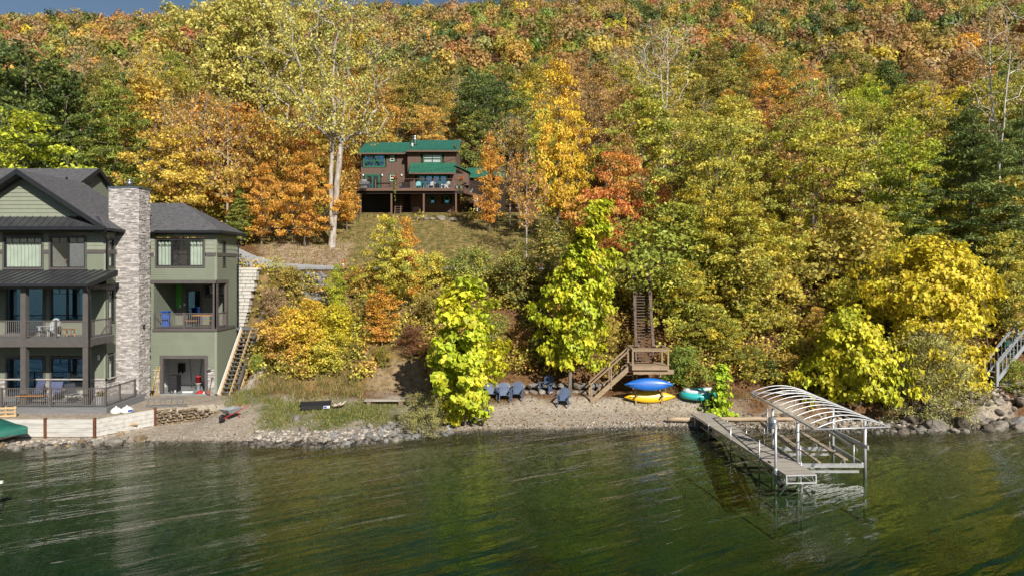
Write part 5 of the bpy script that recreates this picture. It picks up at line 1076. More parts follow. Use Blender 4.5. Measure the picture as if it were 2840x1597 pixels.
croof('sunroom_roof', cx(878, pd0), cx(1460, pd0), pd0, cz(542, pd0), RWd-.03, cz(420, RWd)); SW = Front(PWd); sx0, sx1 = cx(893, PWd), cx(1450, PWd)
Fd = (cx(985, PWd), cx(1370, PWd), dk+.05, cz(565, PWd))
part(boards(SW, sx0, sx1, dk, cz(548, PWd), holes=[Fd]), 'sunroom_wall', BROWN, ch); cwin(SW, *Fd, 4, 1, name='patio_door', sash=.10)
# lean-to on the far side
SDk = Side(sx1); b = MB(); b.prism([(sx1+.02, PWd, dk), (cx(1630, 80), PWd+1.5, dk), (cx(1630, 80), PWd+1.5, cz(545, 80)), (sx1+.02, PWd, cz(470, PWd))], (0, 2.5, 0)); part(b, 'lean_to_wall', BROWN, ch)
b = MB(); b.prism([(sx1+.05, PWd-.25, cz(452, PWd)), (cx(1645, 80), PWd+1.2, cz(540, 80)), (cx(1645, 80), PWd+4, cz(540, 80)), (sx1+.05, PWd+3, cz(452, PWd))], (0, 0, .1)); part(b, 'lean_to_roof', GRNROOF, ch)
b = MB(); b.add([P(940+.2208*1478, 360+.2208*485, PWd-.05), P(940+.2208*1478, 360+.2208*535, PWd-.05), P(940+.2208*1575, 360+.2208*545, PWd+.85)], [(0, 1, 2)]); part(b, 'triangle_window', GLASSB, ch)
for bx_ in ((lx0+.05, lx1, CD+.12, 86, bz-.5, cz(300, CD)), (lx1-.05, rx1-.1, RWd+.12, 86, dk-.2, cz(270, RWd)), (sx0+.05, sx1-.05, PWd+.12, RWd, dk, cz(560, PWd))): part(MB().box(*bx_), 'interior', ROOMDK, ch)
# chimneys on the upper roof
part(MB().lathe([(.22, 0), (.22, .5), (.3, .52), (.3, .68), (.22, .7), (.22, .85), (.32, .87), (.32, 1.0), (.1, 1.08)], 14, P(940+.2208*953, 360+.2208*190, 80.6)), 'flue', STEEL, ch, smooth=True)
part(MB().lathe([(.11, 0), (.11, .42)], 10, P(940+.2208*922, 360+.2208*218, 79.6)), 'vent_pipe', WHITE, ch, smooth=True)
# deck
DF = 76.0; ddx0, ddx1 = cx(208, DF), cx(1448, DF); rcx, rcd = cx(1815, 84), 84.0
b = MB(); b.prism([(ddx0, DF, dk-.06), (ddx1, DF, dk-.06), (rcx, rcd, dk-.06), (rcx, 85, dk-.06), (ddx0, 85, dk-.06)], (0, 0, .06)); part(b, 'deck_floor', BRDECK, ch)
fb = MB().bar((ddx0, DF-.02, dk-.16), (ddx1, DF-.02, dk-.16), .06, .32); part(fb, 'deck_fascia', BRDECK, ch); part(MB().bar((ddx1, DF-.02, dk-.161), (rcx, rcd, dk-.161), .06, .32), 'deck_fascia', BRDECK, ch)
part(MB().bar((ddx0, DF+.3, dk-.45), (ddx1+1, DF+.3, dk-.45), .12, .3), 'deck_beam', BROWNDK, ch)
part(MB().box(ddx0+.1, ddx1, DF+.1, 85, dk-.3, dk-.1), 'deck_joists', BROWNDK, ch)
rp = [(ddx0, DF), (cx(460, DF), DF), (cx(690, DF), DF), (cx(948, DF), DF), (cx(1195, DF), DF), (ddx1, DF), (cx(1632, 80.2), 80.2), (rcx, rcd)]
b = MB(); q = MB()
for a, c in zip(rp[:-1], rp[1:]):
    b.bar((*a, dk+1.0), (*c, dk+1.0), .12, .05)
    for k in range(7): q.bar((*a, dk+.14+k*.115), (*c, dk+.14+k*.115), .012, .012)
t = part(b, 'deck_railing', BRDECK, ch); part(q, 'cable_rails', mat('rail_cable', (.06, .05, .05), rough=.5), t)['kind'] = 'stuff'
for p in rp: part(MB().box(p[0]-.055, p[0]+.055, p[1]-.06, p[1]+.05, dk-.32, dk+1.03), 'rail_post', BRDECK, t)
for c in (265, 655, 1062, 1468): x = cx(c, DF); part(MB().box(x-.09, x+.09, DF+.2, DF+.38, g(x, DF+.3)-.3, dk-.6), 'deck_post', BRDECK, ch)
for c in (1450, 1790): x = cx(c, 80); part(MB().box(x-.08, x+.08, 80.4, 80.56, g(x, 80.4)-.3, dk-.3), 'deck_post', BRDECK, ch)
# basement under the deck
UB = Front(79.4); ux0, ux1 = cx(900, 79.4), cx(1452, 79.4); G1 = (cx(1132, 79.4), cx(1212, 79.4), cz(935, 79.4), cz(830, 79.4)); G2 = (cx(1316, 79.4), cx(1396, 79.4), cz(935, 79.4), cz(830, 79.4))
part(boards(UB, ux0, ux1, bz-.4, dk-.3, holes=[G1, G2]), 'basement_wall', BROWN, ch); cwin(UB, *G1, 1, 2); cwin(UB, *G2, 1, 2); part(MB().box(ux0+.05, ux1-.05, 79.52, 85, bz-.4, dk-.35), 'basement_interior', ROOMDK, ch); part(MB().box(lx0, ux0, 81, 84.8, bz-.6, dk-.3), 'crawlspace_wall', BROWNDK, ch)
t = part(MB().bar((cx(700, 77.2), 77.2, 14.5), (cx(720, 79), 79, dk-.3), .08, .25).bar((cx(770, 77.2), 77.2, 14.5), (cx(790, 79), 79, dk-.3), .08, .25), 'deck_stairs', BRDECK, ch)
for i in range(9): z = 14.7+i*.28; part(MB().box(cx(702+i*2, 77.3), cx(785+i*2, 77.3), 77.3+i*.19, 77.55+i*.19, z, z+.05), 'stair_tread', BRDECK, t)
for i in range(6): z = 14.55+i*.16; part(MB().box(cx(930, 77), cx(1035, 77), 76.6+i*.1, 76.66+i*.1, z, z+.06), 'garden_step', BROWNDK, ch)
# side shed
sh_ = thing('garden_shed', 'low shed with faded green metal roof beside the brown cabin', 'shed', (cx(1860, 87), 88, g(cx(1860, 87), 88))); d = 86
part(MB().box(cx(1640, d), cx(2090, d), d, d+3.2, sh_.location.z-.3, cz(605, d)), 'wall', BROWNDK, sh_); part(MB().prism([(cx(1610, d), d-.4, cz(600, d)), (cx(2110, d), d-.4, cz(600, d)), (cx(2110, d), d+2.2, cz(480, d+2.2)), (cx(1610, d), d+2.2, cz(480, d+2.2))], (0, 0, -.1)), 'roof', GRNROOF, sh_)
part(MB().box(cx(1700, d), cx(1745, d), d-.03, d+.0, sh_.location.z, sh_.location.z+1.9), 'door', WHITE, sh_)
# on the deck
def lathe_thing(name, label, cat, loc, prof, mt, pn='body', group=None):
    t = thing(name, label, cat, loc, 0, group); MB().lathe(prof, 16).build(pn, mt, t, smooth=True); return t
CH_TEAL = chair_meshes(mat('aqua_chair', (.17, .42, .46), rough=.55)); CH_WH = chair_meshes(mat('white_chair', (.66, .68, .68), rough=.55))
dg = 'chairs on the brown cabin deck'
garden_chair(CH_TEAL, (cx(1000, 76.9), 76.9, dk), R(8), 'aqua garden chair on the brown cabin deck', dg, s=.95); garden_chair(CH_PALE, (cx(1165, 76.9), 76.9, dk), R(-10), 'pale grey garden chair in front of the cabin patio door', dg, s=.95)
garden_chair(CH_WH, (cx(1335, 76.9), 76.9, dk), R(-45), 'white garden chair turned sideways on the cabin deck', dg, s=.95)
for c, dd, a, lab in ((1500, 77.6, 30, 'white garden chair beside the hanging flowers at the deck corner'), (1640, 82.0, -60, 'white garden chair at the narrow end of the cabin deck')): garden_chair(CH_WH, (cx(c, dd), dd, dk), R(a), lab, dg, s=.72)
slab_table('side_table', 'low pale side table between the aqua and grey deck chairs', 'table', (cx(1085, 76.9), 76.9, dk), (.5, .45), 4, .45, CH_PALE['seat'].materials[0], CH_PALE['seat'].materials[0])
slab_table('side_table', 'low dark side table beside the sideways white deck chair', 'table', (cx(1240, 76.9), 76.9, dk), (.55, .45), 4, .45, BLUECL, BLUECL)
slab_table('patio_table', 'dark patio table on the cabin deck near the glass door', 'table', (cx(560, 77.5), 77.5, dk), (1.5, .9), 4, .72, BLACK, BLACK)
slab_table('bistro_table', 'small dark table between the white chairs at the deck end', 'table', (cx(1600, 79.4), 79.4, dk), (.7, .6), 4, .7, BLACK, BLACK)
t = thing('gas_grill', 'steel gas grill with hood at the end of the cabin deck', 'grill', (cx(320, 77), 77, dk)); MB().box(-.6, .6, -.25, .25, .45, .85).build('firebox', STEEL, t, bevel=.03); MB().lathe([(.27, -.38), (.27, .38)], 16).build('hood', GREY, t, loc=(-.1, 0, .86), rot=(0, R(90), 0), smooth=True)
MB().box(-.35, .35, -.24, .24, .08, .45).build('cabinet', GREY, t)
for sx in (-1, 1): MB().box(sx*.33-.03, sx*.33+.03, -.2, .2, 0, .08).build('leg', BLACK, t)
t = thing('deck_storage_box', 'dark slatted storage box in front of the sunroom wall', 'box', (cx(835, 78), 78.6, dk)); MB().box(-.45, .45, -.3, .3, 0, .85).build('body', BROWNDK, t)
for k in range(6): MB().box(-.47, .47, -.33, -.305, .05+k*.13, .14+k*.13).build('slat', BROWNDK, t)
MB().box(-.5, .5, -.35, .33, .85, .89).build('lid', BRDECK, t)
bucket('deck_bucket', 'blue bucket beside the slatted storage box on the cabin deck', (cx(778, 77.4), 77.4, dk), BLUEP, .17, .34)
for c, lab in ((708, 'hanging red flower basket with long trailing vines on the cabin railing'), (1535, 'hanging red flower basket at the corner of the cabin deck')):
    dd = DF-.25 if c < 1000 else 77.0; t = thing('flower_basket', lab, 'flowers', (cx(c, dd), dd, dk+.95)); MB().lathe([(.06, -.02), (.18, .1), (.2, .2)], 12).build('basket', BROWN, t, smooth=True)
    tinted('blossoms', *sprig(110, .36, .28, .13, c), [(.55, .06, .04), (.62, .14, .05), (.6, .25, .04)], t, (0, 0, .2)); V, Fq, r_ = sprig(190, .16, 1.0, .12, c+1, 2.7 if c < 1000 else 2.5); tinted('trailing_vine', V, Fq, r_, [(.36, .36, .06), (.26, .32, .05)], t, (-.05, 0, .1))
# boulders edging the lawn, wires, cones
def rock_mesh(seed, n=2, sq=(1, .85, .7)):
    import bmesh
    bm = bmesh.new(); bmesh.ops.create_icosphere(bm, subdivisions=n, radius=.5); r = np.random.default_rng(seed); ax_ = unit(r.normal(0, 1, (9, 3))); lim = .30+.16*r.random(9); ph = r.random(3)*9
    for v in bm.verts:
        p = np.array(v.co)
        for a, l in zip(ax_, lim):
            k = p@a
            if k > l: p = p-a*(k-l)*.9
        p = p*(1+.05*math.sin(7*p[0]+ph[0])*math.sin(8*p[1]+ph[1])); v.co = p*np.array(sq)*1.15
    me = bpy.data.meshes.new('rock'); bm.to_mesh(me); bm.free(); return me
ROCK = mat('shore_rock', (.36, .325, .28), (.21, .185, .16), scale=3, rough=.92, bump=.5, bscale=14, var=.3); ROCKG = mat('grey_rock', (.34, .335, .33), (.2, .195, .19), scale=3, rough=.92, bump=.5, bscale=14, var=.3); ROCKD = mat('wet_dark_rock', (.18, .15, .12), (.09, .075, .06), scale=3, rough=.7, bump=.5, bscale=14, var=.3)
def rocks(mt, k0, n, sub=2):
    L_ = [rock_mesh(k0+i, sub) for i in range(n)]
    for m in L_: m.materials.append(mt); m.polygons.foreach_set('use_smooth', np.zeros(len(m.polygons), bool))
    return L_
RK, RG, RD_ = rocks(ROCK, 300, 7), rocks(ROCKG, 320, 6), rocks(ROCKD, 340, 5)
def rock(me, x, d, size, label, group, r=None, name='boulder', sink=.25, z=None, flat=1):
    r = r or random.Random(int(x*311+d*77)); o = link(name, me, loc=(x, d, (g(x, d) if z is None else z)+size*(.33-sink)*flat), rot=(r.uniform(-.3, .3), r.uniform(-.3, .3), r.random()*6.28), scl=(size*r.uniform(.9, 1.25), size*r.uniform(.8, 1.1), size*r.uniform(.75, 1.0)*flat))
    return tag(o, label, 'rock', group)
for k, (c, y, s_) in enumerate(((990, 1120, 0.8), (1098, 1112, .65), (1170, 1112, .6), (1288, 1112, 1.05), (1428, 1125, .9), (1530, 1120, .6))):
    p = onground(940+.2208*c, 360+.2208*y+4, 60); rock(RK[k % 7], p.x, p.y, s_, f'{["first", "second", "third", "fourth and largest", "fifth", "sixth"][k]} pale boulder from the left along the lawn below the cabin deck', 'lawn boulders')
# ---------------------------------------------------------------- the shore: walls, stones, beach things
def gp(px, py, d0=31.0): return onground(px, py, d0, 75)
RUST = mat('rusty_steel_post', (.16, .06, .035), (.10, .04, .025), rough=.85); SEAW = mat('white_weathered_plank', (.52, .51, .485), (.33, .31, .285), scale=2, stretch=(.6, 3, 3), rough=.85, var=.12, contrast=(.45, .8))
sw_ = thing('plank_seawall', 'white weathered plank seawall with rusty posts below the lower deck', 'seawall', (-22, 34, .2)); rr = random.Random(9)
segs = [((-30.5, 34.0), (-28.0, 34.0)), ((-28.0, 34.0), (-23.2, 34.0)), ((-23.2, 34.0), (-20.75, 34.0)), ((-20.75, 34.0), (-19.1, 36.4))]
for (a, c) in segs:
    for k in range(4):
        z = .16+k*.215; part(MB().bar((*a, z+.1+rr.uniform(-.006, .006)), (*c, z+.1), .07+rr.uniform(0, .015), .205), 'plank', SEAW, sw_)
for x, d in ((-28, 33.93), (-23.2, 33.93), (-20.75, 33.93), (-19.05, 36.42)): part(MB().box(x-.055, x+.055, d-.06, d+.06, -.2, 1.1), 'post', RUST, sw_)
def stone_run(t, mts, pts, z0f, z1f, seed, lo=.16, hi=.34, cap=300):
    """a dry wall of single stones along a polyline; each stone its own part"""
    r = random.Random(seed); n = 0
    for (a, c) in zip(pts[:-1], pts[1:]):
        a = Vector(a); c = Vector(c); L_ = (c-a).length; z = 0
        row = 0
        while row < 8:
            u = -r.random()*.1; top = 0
            while u < L_:
                s = r.uniform(lo, hi); p = a+(c-a)*min(1, (u+s/2)/L_); zz = z0f(p)+row*.15
                if zz+.06 < z1f(p) and n < cap:
                    o = link('stone', r.choice(mts), None, t, loc=Vector((p.x, p.y+r.uniform(-.05, .05)+row*.03, zz+.07))-Vector(t.location), rot=(r.uniform(-.2, .2), r.uniform(-.2, .2), r.uniform(-.4, .4)+(c-a).angle_signed(Vector((1, 0)), 0)), scl=(s*1.05, .28, r.uniform(.16, .21))); n += 1; top = 1
                u += s
            row += 1
            if not top: break
RT = rocks(mat('tan_wall_stone', (.40, .31, .20), (.24, .17, .10), scale=4, rough=.95, var=.35, bump=.5, bscale=18), 360, 6, 1)
t = thing('dry_stone_wall', 'low tumbled tan stone wall between the plank seawall and the wheelbarrow', 'stone wall', (-18, 37.2, .2))
stone_run(t, RT, [(-19.0, 36.45), (-17.6, 37.35), (-16.0, 38.25)], lambda p: .06+(p.x+19)*.05, lambda p: 1.02-(p.x+19)*.15, 21, lo=.2, hi=.42)
WBL = mat('white_limestone', (.58, .56, .52), (.46, .44, .40), scale=3, rough=.95, bump=.6, bscale=9, var=.12)
t = thing('block_wall', 'tall white split-stone block retaining wall beside the green house', 'retaining wall', (-17.2, 46.6, 3)); r = random.Random(3); bm_w = MB().cbox((0, 0, 0), (1, 1, 1)).mesh('block', WBL, bevel=.03)
for k in range(22):
    z = 8.42-.24*(k+1); xr = -17.35-.058*k+r.uniform(-.07, .07); x = -20.0
    while x < xr-.1:
        w_ = min(r.uniform(.45, .95), xr-x); link('block', bm_w, None, t, loc=Vector((x+w_/2, 46.75+r.uniform(-.04, .04)-.0*k, z+.12))-Vector(t.location), scl=(w_-.03, .55+r.uniform(-.05, .05), .215)); x += w_
part(MB().box(-19.9, -17.3, 46.5, 47.1, 8.42, 8.56), 'coping', WBL, t, bevel=.02)
t = thing('low_block_wall', 'short white block wall beside the stair landing', 'retaining wall', (-16, 45.9, 4)); 
for k in range(4):
    x = -16.9+.1*k
    while x < -15.0+.3*k*0: w_ = r.uniform(.5, .8); link('block', bm_w, None, t, loc=Vector((x+w_/2, 45.9, 4.55-.24*k))-Vector(t.location), scl=(min(w_, .8)-.015, .5, .228)); x += w_
# shore stones
r = random.Random(44)
def scatter_rocks(n, fx, meshes, smin, smax, label, group, sink=.25, mind=.75):
    done = []; k = 0
    while len(done) < n and k < n*40:
        k += 1; px, py = fx(r); p = gp(px, py); s = smin+(smax-smin)*r.random()**1.8
        if any((p.x-a)**2+(p.y-b)**2 < ((s+c)*.5*mind)**2 for a, b, c in done): continue
        done.append((p.x, p.y, s)); rock(r.choice(meshes), p.x, p.y, s, label, group, r, sink=sink)
def tri(r, pts):
    """random pixel in a band given as [(px, y0, y1), ...]"""
    px = r.uniform(pts[0][0], pts[-1][0]); a = np.interp(px, [q[0] for q in pts], [q[1] for q in pts]); b = np.interp(px, [q[0] for q in pts], [q[2] for q in pts]); return px, r.uniform(a, b)
scatter_rocks(80, lambda r: tri(r, [(920, 1205, 1222), (970, 1190, 1236), (1040, 1180, 1232), (1150, 1185, 1218), (1260, 1178, 1205)]), RG+RK[:3], .22, .62, 'pale grey shore stone in the heap beside the narrow chartreuse tree', 'stone heap on the beach')
scatter_rocks(60, lambda r: tri(r, [(2480, 1165, 1205), (2560, 1150, 1205), (2700, 1110, 1205), (2840, 1095, 1190)]), RK+RG[:2]+RD_, .35, 1.25, 'brown-grey boulder in the riprap below the grey staircase', 'riprap boulders', mind=.62)
scatter_rocks(20, lambda r: tri(r, [(0, 1236, 1250), (200, 1228, 1250), (280, 1218, 1240), (400, 1180, 1222)]), RK+RT, .3, .85, 'tan boulder along the foot of the plank seawall', 'stones below the seawall')
scatter_rocks(44, lambda r: tri(r, [(838, 765, 880), (900, 758, 850)]), RG, .4, .95, 'grey rubble stone on the slope below the road', 'rubble on the bank', mind=.6)
scatter_rocks(26, lambda r: tri(r, [(2000, 1150, 1162), (2190, 1148, 1162)]), RD_+RT, .2, .34, 'small brown stone behind the driftwood log', 'stones behind the log')
scatter_rocks(14, lambda r: tri(r, [(2330, 1185, 1202), (2480, 1180, 1202)]), RD_+RK, .25, .6, 'dark stone at the water edge under the willow shrub', 'stones under the willow')
for px, py, s, lab in ((822, 1163, .55, 'rounded brown boulder on the grass edge'), (840, 1196, .6, 'pale tan boulder on the pebble beach'), (1130, 1168, .6, 'grey boulder in the grass beside the wispy shrub'), (1085, 1178, .45, 'small grey boulder beside the wispy shrub')): p = gp(px, py); rock(RK[1], p.x, p.y, s, lab, None)
t = thing('boulder_wall', 'low wall of rounded grey boulders behind the blue chairs', 'boulder wall', (0, 41, 1)); xs = np.linspace(1345, 1660, 15)
for i, px in enumerate(xs):
    for k in range(2):
        d = 40.9+k*.35; x = X(px+(9 if k else 0)+r.uniform(-4, 4), d); s = r.uniform(.5, .78)
        link('boulder', r.choice(RK+RG), None, t, loc=(x-0, d-41, .98+.35*k+.1-1), rot=(r.uniform(-.3, .3), r.uniform(-.3, .3), r.random()*6), scl=(s, s*.8, s*.72))
# blue garden chairs on the beach
bg = 'blue chairs on the beach'
for px, py, a, lab in ((1361, 1107, 12, 'slate blue garden chair nearest the chartreuse tree in the row of three'), (1399, 1111, 4, 'slate blue garden chair in the middle of the row of three'), (1435, 1107, -6, 'slate blue garden chair at the stairs end of the row of three'),
                       (1515, 1088, -25, 'slate blue garden chair standing alone before the boulder wall'), (1563, 1126, -12, 'slate blue garden chair standing forward on the gravel'), (1313, 1092, 30, 'slate blue garden chair half hidden by the chartreuse tree')):
    p = gp(px, py); garden_chair(CH_BLUE, p, R(a), lab, bg, s=1.0)
p = gp(1339, 1136); t = thing('fire_ring', 'dark grey steel fire ring on the beach', 'fire ring', p); MB().lathe([(.36, 0), (.38, .34), (.40, .36), (.36, .36), (.34, .04), (.05, .03)], 28).build('ring', mat('fire_steel', (.10, .105, .115), (.07, .07, .075), rough=.6), t, smooth=False)
for k in range(9): a = k*.7; link('ring_stone', RG[k % 6], None, t, loc=(math.cos(a)*.52, math.sin(a)*.52, .03), scl=.2)
# kayaks
def kayak(label, loc, rz, mt, roll=0, L_=3.05, W_=.72):
    t = thing('kayak', label, 'kayak', loc, rz, 'kayaks'); n = 28; m = 16; V = []
    for i in range(n+1):
        u = -1+2*i/n; w_ = W_/2*max(.015, (1-abs(u)**2.1)); h = .17*(1-.55*abs(u)**3)+.0; rise = .12*abs(u)**3
        for k in range(m):
            a = 2*math.pi*k/m; y = w_*math.copysign(abs(math.cos(a))**.8, math.cos(a)); z = h*math.copysign(abs(math.sin(a))**.9, math.sin(a))
            V.append((u*L_/2, y, z+rise))
    Fq = [(i*m+k, i*m+(k+1) % m, (i+1)*m+(k+1) % m, (i+1)*m+k) for i in range(n) for k in range(m)]
    o = link('hull', npmesh('hull', V, Fq, mt, smooth=True), None, t, rot=(roll, 0, 0))
    c = MB(); ring = [(.52*math.cos(a), .21*math.sin(a), .165) for a in np.linspace(0, 2*math.pi, 24, endpoint=False)]; c.tube(ring+[ring[0]], .022, 6, False)
    link('cockpit_rim', c.mesh('rim', BLACK, True), None, o); link('keel', MB().bar((-1.2, 0, -.172), (1.2, 0, -.172), .05, .02).mesh('keel', mt), None, o)
    ck = MB(); ck.poly([(q[0]*.96, q[1]*.96, .155) for q in ring]); link('cockpit', ck.mesh('cockpit', BLACK), None, o)
    return t
p = gp(1804, 1117); kayak('yellow kayak lying on its side on the beach', (p.x, p.y, p.z+.36), R(3), mat('yellow_hull', (.72, .46, .01), (.68, .42, .01), rough=.35, spec=.5), roll=R(-112), L_=3.05)
t2 = kayak('blue kayak on the wooden rack below the stair landing', (X(1801, 39.0), 39.0, Z(1066, 39.0)+.02), R(-2), mat('blue_hull', (.01, .13, .50), (.01, .11, .44), rough=.35, spec=.5), roll=R(-108), L_=2.85)
OLDW = mat('old_grey_wood', (.25, .185, .13), (.17, .12, .085), scale=3, stretch=(1, 1, .2), rough=.9); PTW = mat('treated_wood', (.32, .235, .155), (.235, .17, .11), scale=3, stretch=(.5, 3, 3), rough=.8, var=.12); DKW = mat('weathered_dark_wood', (.16, .118, .09), (.095, .07, .055), scale=4, stretch=(1, 1, .3), rough=.9, var=.15)
t = thing('kayak_rack', 'plain wooden kayak rack under the stair landing', 'rack', (X(1801, 39.3), 39.45, g(X(1801, 39.3), 39.45)))
for sx in (-.75, .75): MB().box(sx-.05, sx+.05, -.05, .05, -.2, 1.0).build('post', PTW, t); MB().box(sx-.04, sx+.04, -.38, .1, .50, .58).build('arm', PTW, t)
t = thing('white_paddle_float', 'white board tucked behind the blue kayak', 'board', (X(1846, 40.3), 40.3, Z(1062, 40.3))); MB().box(-.25, .25, -.03, .03, -.1, .1).build('board', WHITE, t, bevel=.02); MB().box(-.02, .02, -.02, .02, -.75, -.1).build('stake', PTW, t)
# the long wooden stairs
st = thing('bank_stairs', 'long weathered wooden staircase climbing the bank with a railed landing', 'stairs', (X(1795, 40.2), 40.2, 1)); lz = Z(1010, 40.0)
lx0, lx1, ld0, ld1 = X(1750, 39.6), X(1852, 39.6), 39.3, 41.0
for i in range(11): y = ld0+i*.155; part(MB().box(lx0, lx1, y, y+.148, lz-.04, lz), 'landing_board', PTW, st)
part(MB().box(lx0, lx1, ld0-.05, ld0-.01, lz-.22, lz+.01), 'landing_fascia', PTW, st); part(MB().box(lx0+.1, lx1+.3, ld0+.1, ld0+.16, lz-.48, lz-.22), 'landing_beam', PTW, st); part(MB().box(lx0, lx1, ld0, ld1, lz-.2, lz-.06), 'landing_frame', DKW, st)
for x in (lx0+.25, lx0+.45, lx1-.55, lx1-.3): part(MB().box(x-.045, x+.045, ld0+.9, ld0+.99, g(x, 40.2)-.2, lz-.2), 'landing_post', PTW, st)
for x, d in ((lx0+.05, ld0), (lx1-.05, ld0), (lx0+.05, ld1-.1), (lx1-.05, ld1-.1)): part(MB().box(x-.05, x+.05, d-.05, d+.05, lz, lz+1.0), 'rail_post', PTW, st)
part(MB().box(lx0-.03, lx1+.03, ld0-.08, ld0+.06, lz+.98, lz+1.03).box(lx0, lx1, ld0-.065, ld0-.05, lz+.84, lz+.979), 'handrail', PTW, st)
for x in (lx0+.05, lx1-.05): part(MB().box(x-.07, x+.07, ld0+.06, ld1, lz+.981, lz+1.03), 'handrail', PTW, st)
part(MB().box(lx0+.1, lx0+.75, ld1-.12, ld1-.02, lz+.98, lz+1.03), 'handrail', PTW, st); part(MB().box(lx1-.5, lx1-.1, ld1-.12, ld1-.02, lz+.98, lz+1.03), 'handrail', PTW, st)
u0, u1 = (X(1768, 40.6), X(1812, 40.6)); v0 = X(1764, 45.5); v1 = X(1803, 45.5); nst = 24; tz = Z(805, 45.5)
for i in range(nst):
    f = (i+1)/nst; y = 40.9+4.6*i/nst; z = lz+(tz-lz)*f; a = u0+(v0-u0)*f; c = u1+(v1-u1)*f; part(MB().box(a, c, y, y+.26, z-.045, z), 'tread', DKW, st)
for (a, c) in ((u0-.04, v0-.04), (u1+.04, v1+.04)):
    part(MB().bar((a, 40.8, lz+.05), (c, 45.5, tz), .06, .26), 'stringer', DKW, st); part(MB().bar((a-.0, 40.75, lz+.95), (c, 46.2, tz+1.15), .16, .10), 'handrail', DKW, st)
    for f in (0, .25, .5, .75, 1): p = Vector((a, 40.9, lz)).lerp(Vector((c, 45.5, tz)), f); part(MB().box(p.x-.05, p.x+.05, p.y-.05, p.y+.05, p.z-.6, p.z+1.0), 'rail_post', DKW, st)
part(MB().box(v0-.1, v1+.1, 45.5, 45.56, tz-.1, tz+.25), 'top_riser', DKW, st)
for x in (v0-.15, v1+.1): part(MB().box(x-.06, x+.06, 46.0, 46.12, g(x, 46)-.5, Z(782, 46)), 'top_post', DKW, st)
fx_, fd, fz = X(1640, 39.6), 39.6, g(X(1645, 39.6), 39.6)          # lower flight, turning down to the beach
for dy in (0, .85):
    part(MB().bar((lx0, fd+dy, lz-.05), (fx_+.05, fd+dy, fz+.05), .05, .27), 'stringer', PTW, st); part(MB().bar((lx0, fd+dy, lz+.98), (fx_-.05, fd+dy, fz+1.02), .10, .09), 'handrail', PTW, st)
    part(MB().box(fx_-.06, fx_+.05, fd+dy-.05, fd+dy+.05, fz-.2, fz+1.0), 'newel', PTW, st); q = Vector((lx0, 0, lz)).lerp(Vector((fx_, 0, fz)), .5); part(MB().box(q.x-.04, q.x+.04, fd+dy-.04, fd+dy+.04, q.z-.3, q.z+1.0), 'rail_post', PTW, st)
for i in range(9): f = (i+.5)/9; z = fz+(lz-fz)*f; x = fx_+(lx0-fx_)*f; part(MB().box(x-.13, x+.13, fd+.03, fd+.82, z-.04, z), 'tread', DKW, st)
# inflatable raft, vine post
p = gp(1948, 1112, 34); t = thing('inflatable_raft', 'turquoise and white inflatable raft under the trees', 'inflatable', (p.x, p.y+.4, p.z), R(8)); TQ = mat('turquoise_vinyl', (.03, .42, .42), (.03, .36, .37), rough=.3, spec=.5)
ring = [(1.0*math.cos(a)*(1+.05*math.cos(2*a)), .62*math.sin(a), .22+.06*math.cos(a)**2) for a in np.linspace(0, 2*math.pi, 36, endpoint=False)]
MB().tube(ring+[ring[0]], .2, 12, False).build('tube', TQ, t, smooth=True); ring2 = [(x*.9, y*.9, z+.22) for x, y, z in ring]; MB().tube(ring2[3:33], .13, 10).build('upper_tube', mat('white_vinyl', (.6, .66, .68), (.06, .42, .43), rough=.3, scale=1.2, contrast=(.48, .55)), t, smooth=True)
b = MB(); b.poly([(x*.85, y*.85, .1) for x, y, z in ring]); b.build('floor', TQ, t); MB().lathe([(.02, -.17), (.14, -.12), (.17, 0), (.14, .12), (.02, .17)], 14).build('pillow', mat('pale_vinyl', (.5, .6, .62), rough=.3), t, loc=(-.86, -.1, .5), smooth=True)
vx = X(1974, 38.6); p = Vector((vx, 38.6, g(vx, 38.6))); t = thing('timber_post', 'short dark round timber post in front of the inflatable raft', 'post', p); MB().lathe([(.085, -.3), (.085, 1.0), (.07, 1.02)], 12).build('post', mat('creosote', (.035, .022, .018), rough=.8), t)
proto('vine', seed=201, H=2.6, base=.02, prof=((0, 1.6), (.15, 1.0), (.3, .55), (.7, .6), (1, .35)), rad=.62, ncl=70, per=12, csz=.26, L=.19, W=.17, trunk=.03, heart=True, hang=.3)
place('climbing_vine', 'vine', X(1997, 38.3), 38.3, 2.85, 'lime', 'bright green big-leaved vine beside the dark post', 'vine', wide=1.0)
# log, planks, tub, stump
b = MB(); L1, L2 = gp(1852, 1174), gp(2200, 1168); npt = 14
b.tube([(L1.x+(L2.x-L1.x)*i/npt, L1.y+(L2.y-L1.y)*i/npt, max(L1.z, .3)+.06+.015*math.sin(i*2.1)) for i in range(npt+1)], [.13-.002*i for i in range(npt+1)], 12); tag(b.build('driftwood_log', mat('bleached_log', (.44, .34, .24), (.32, .24, .16), scale=2, stretch=(.4, 3, 3), rough=.85, bump=.4), smooth=True), 'long bleached log edging the gravel behind the dock', 'log')
p = gp(1068, 1122); t = thing('plank_bench', 'long weathered grey plank bench on the grass', 'bench', p, R(2)); MB().box(-1.15, 1.15, -.2, .2, .22, .32).build('seat', mat('silver_wood', (.38, .34, .29), (.28, .25, .21), scale=3, stretch=(.4, 3, 3), rough=.9), t)
for sx in (-.9, .9): MB().box(sx-.12, sx+.12, -.16, .16, -.1, .22).build('support', OLDW, t)
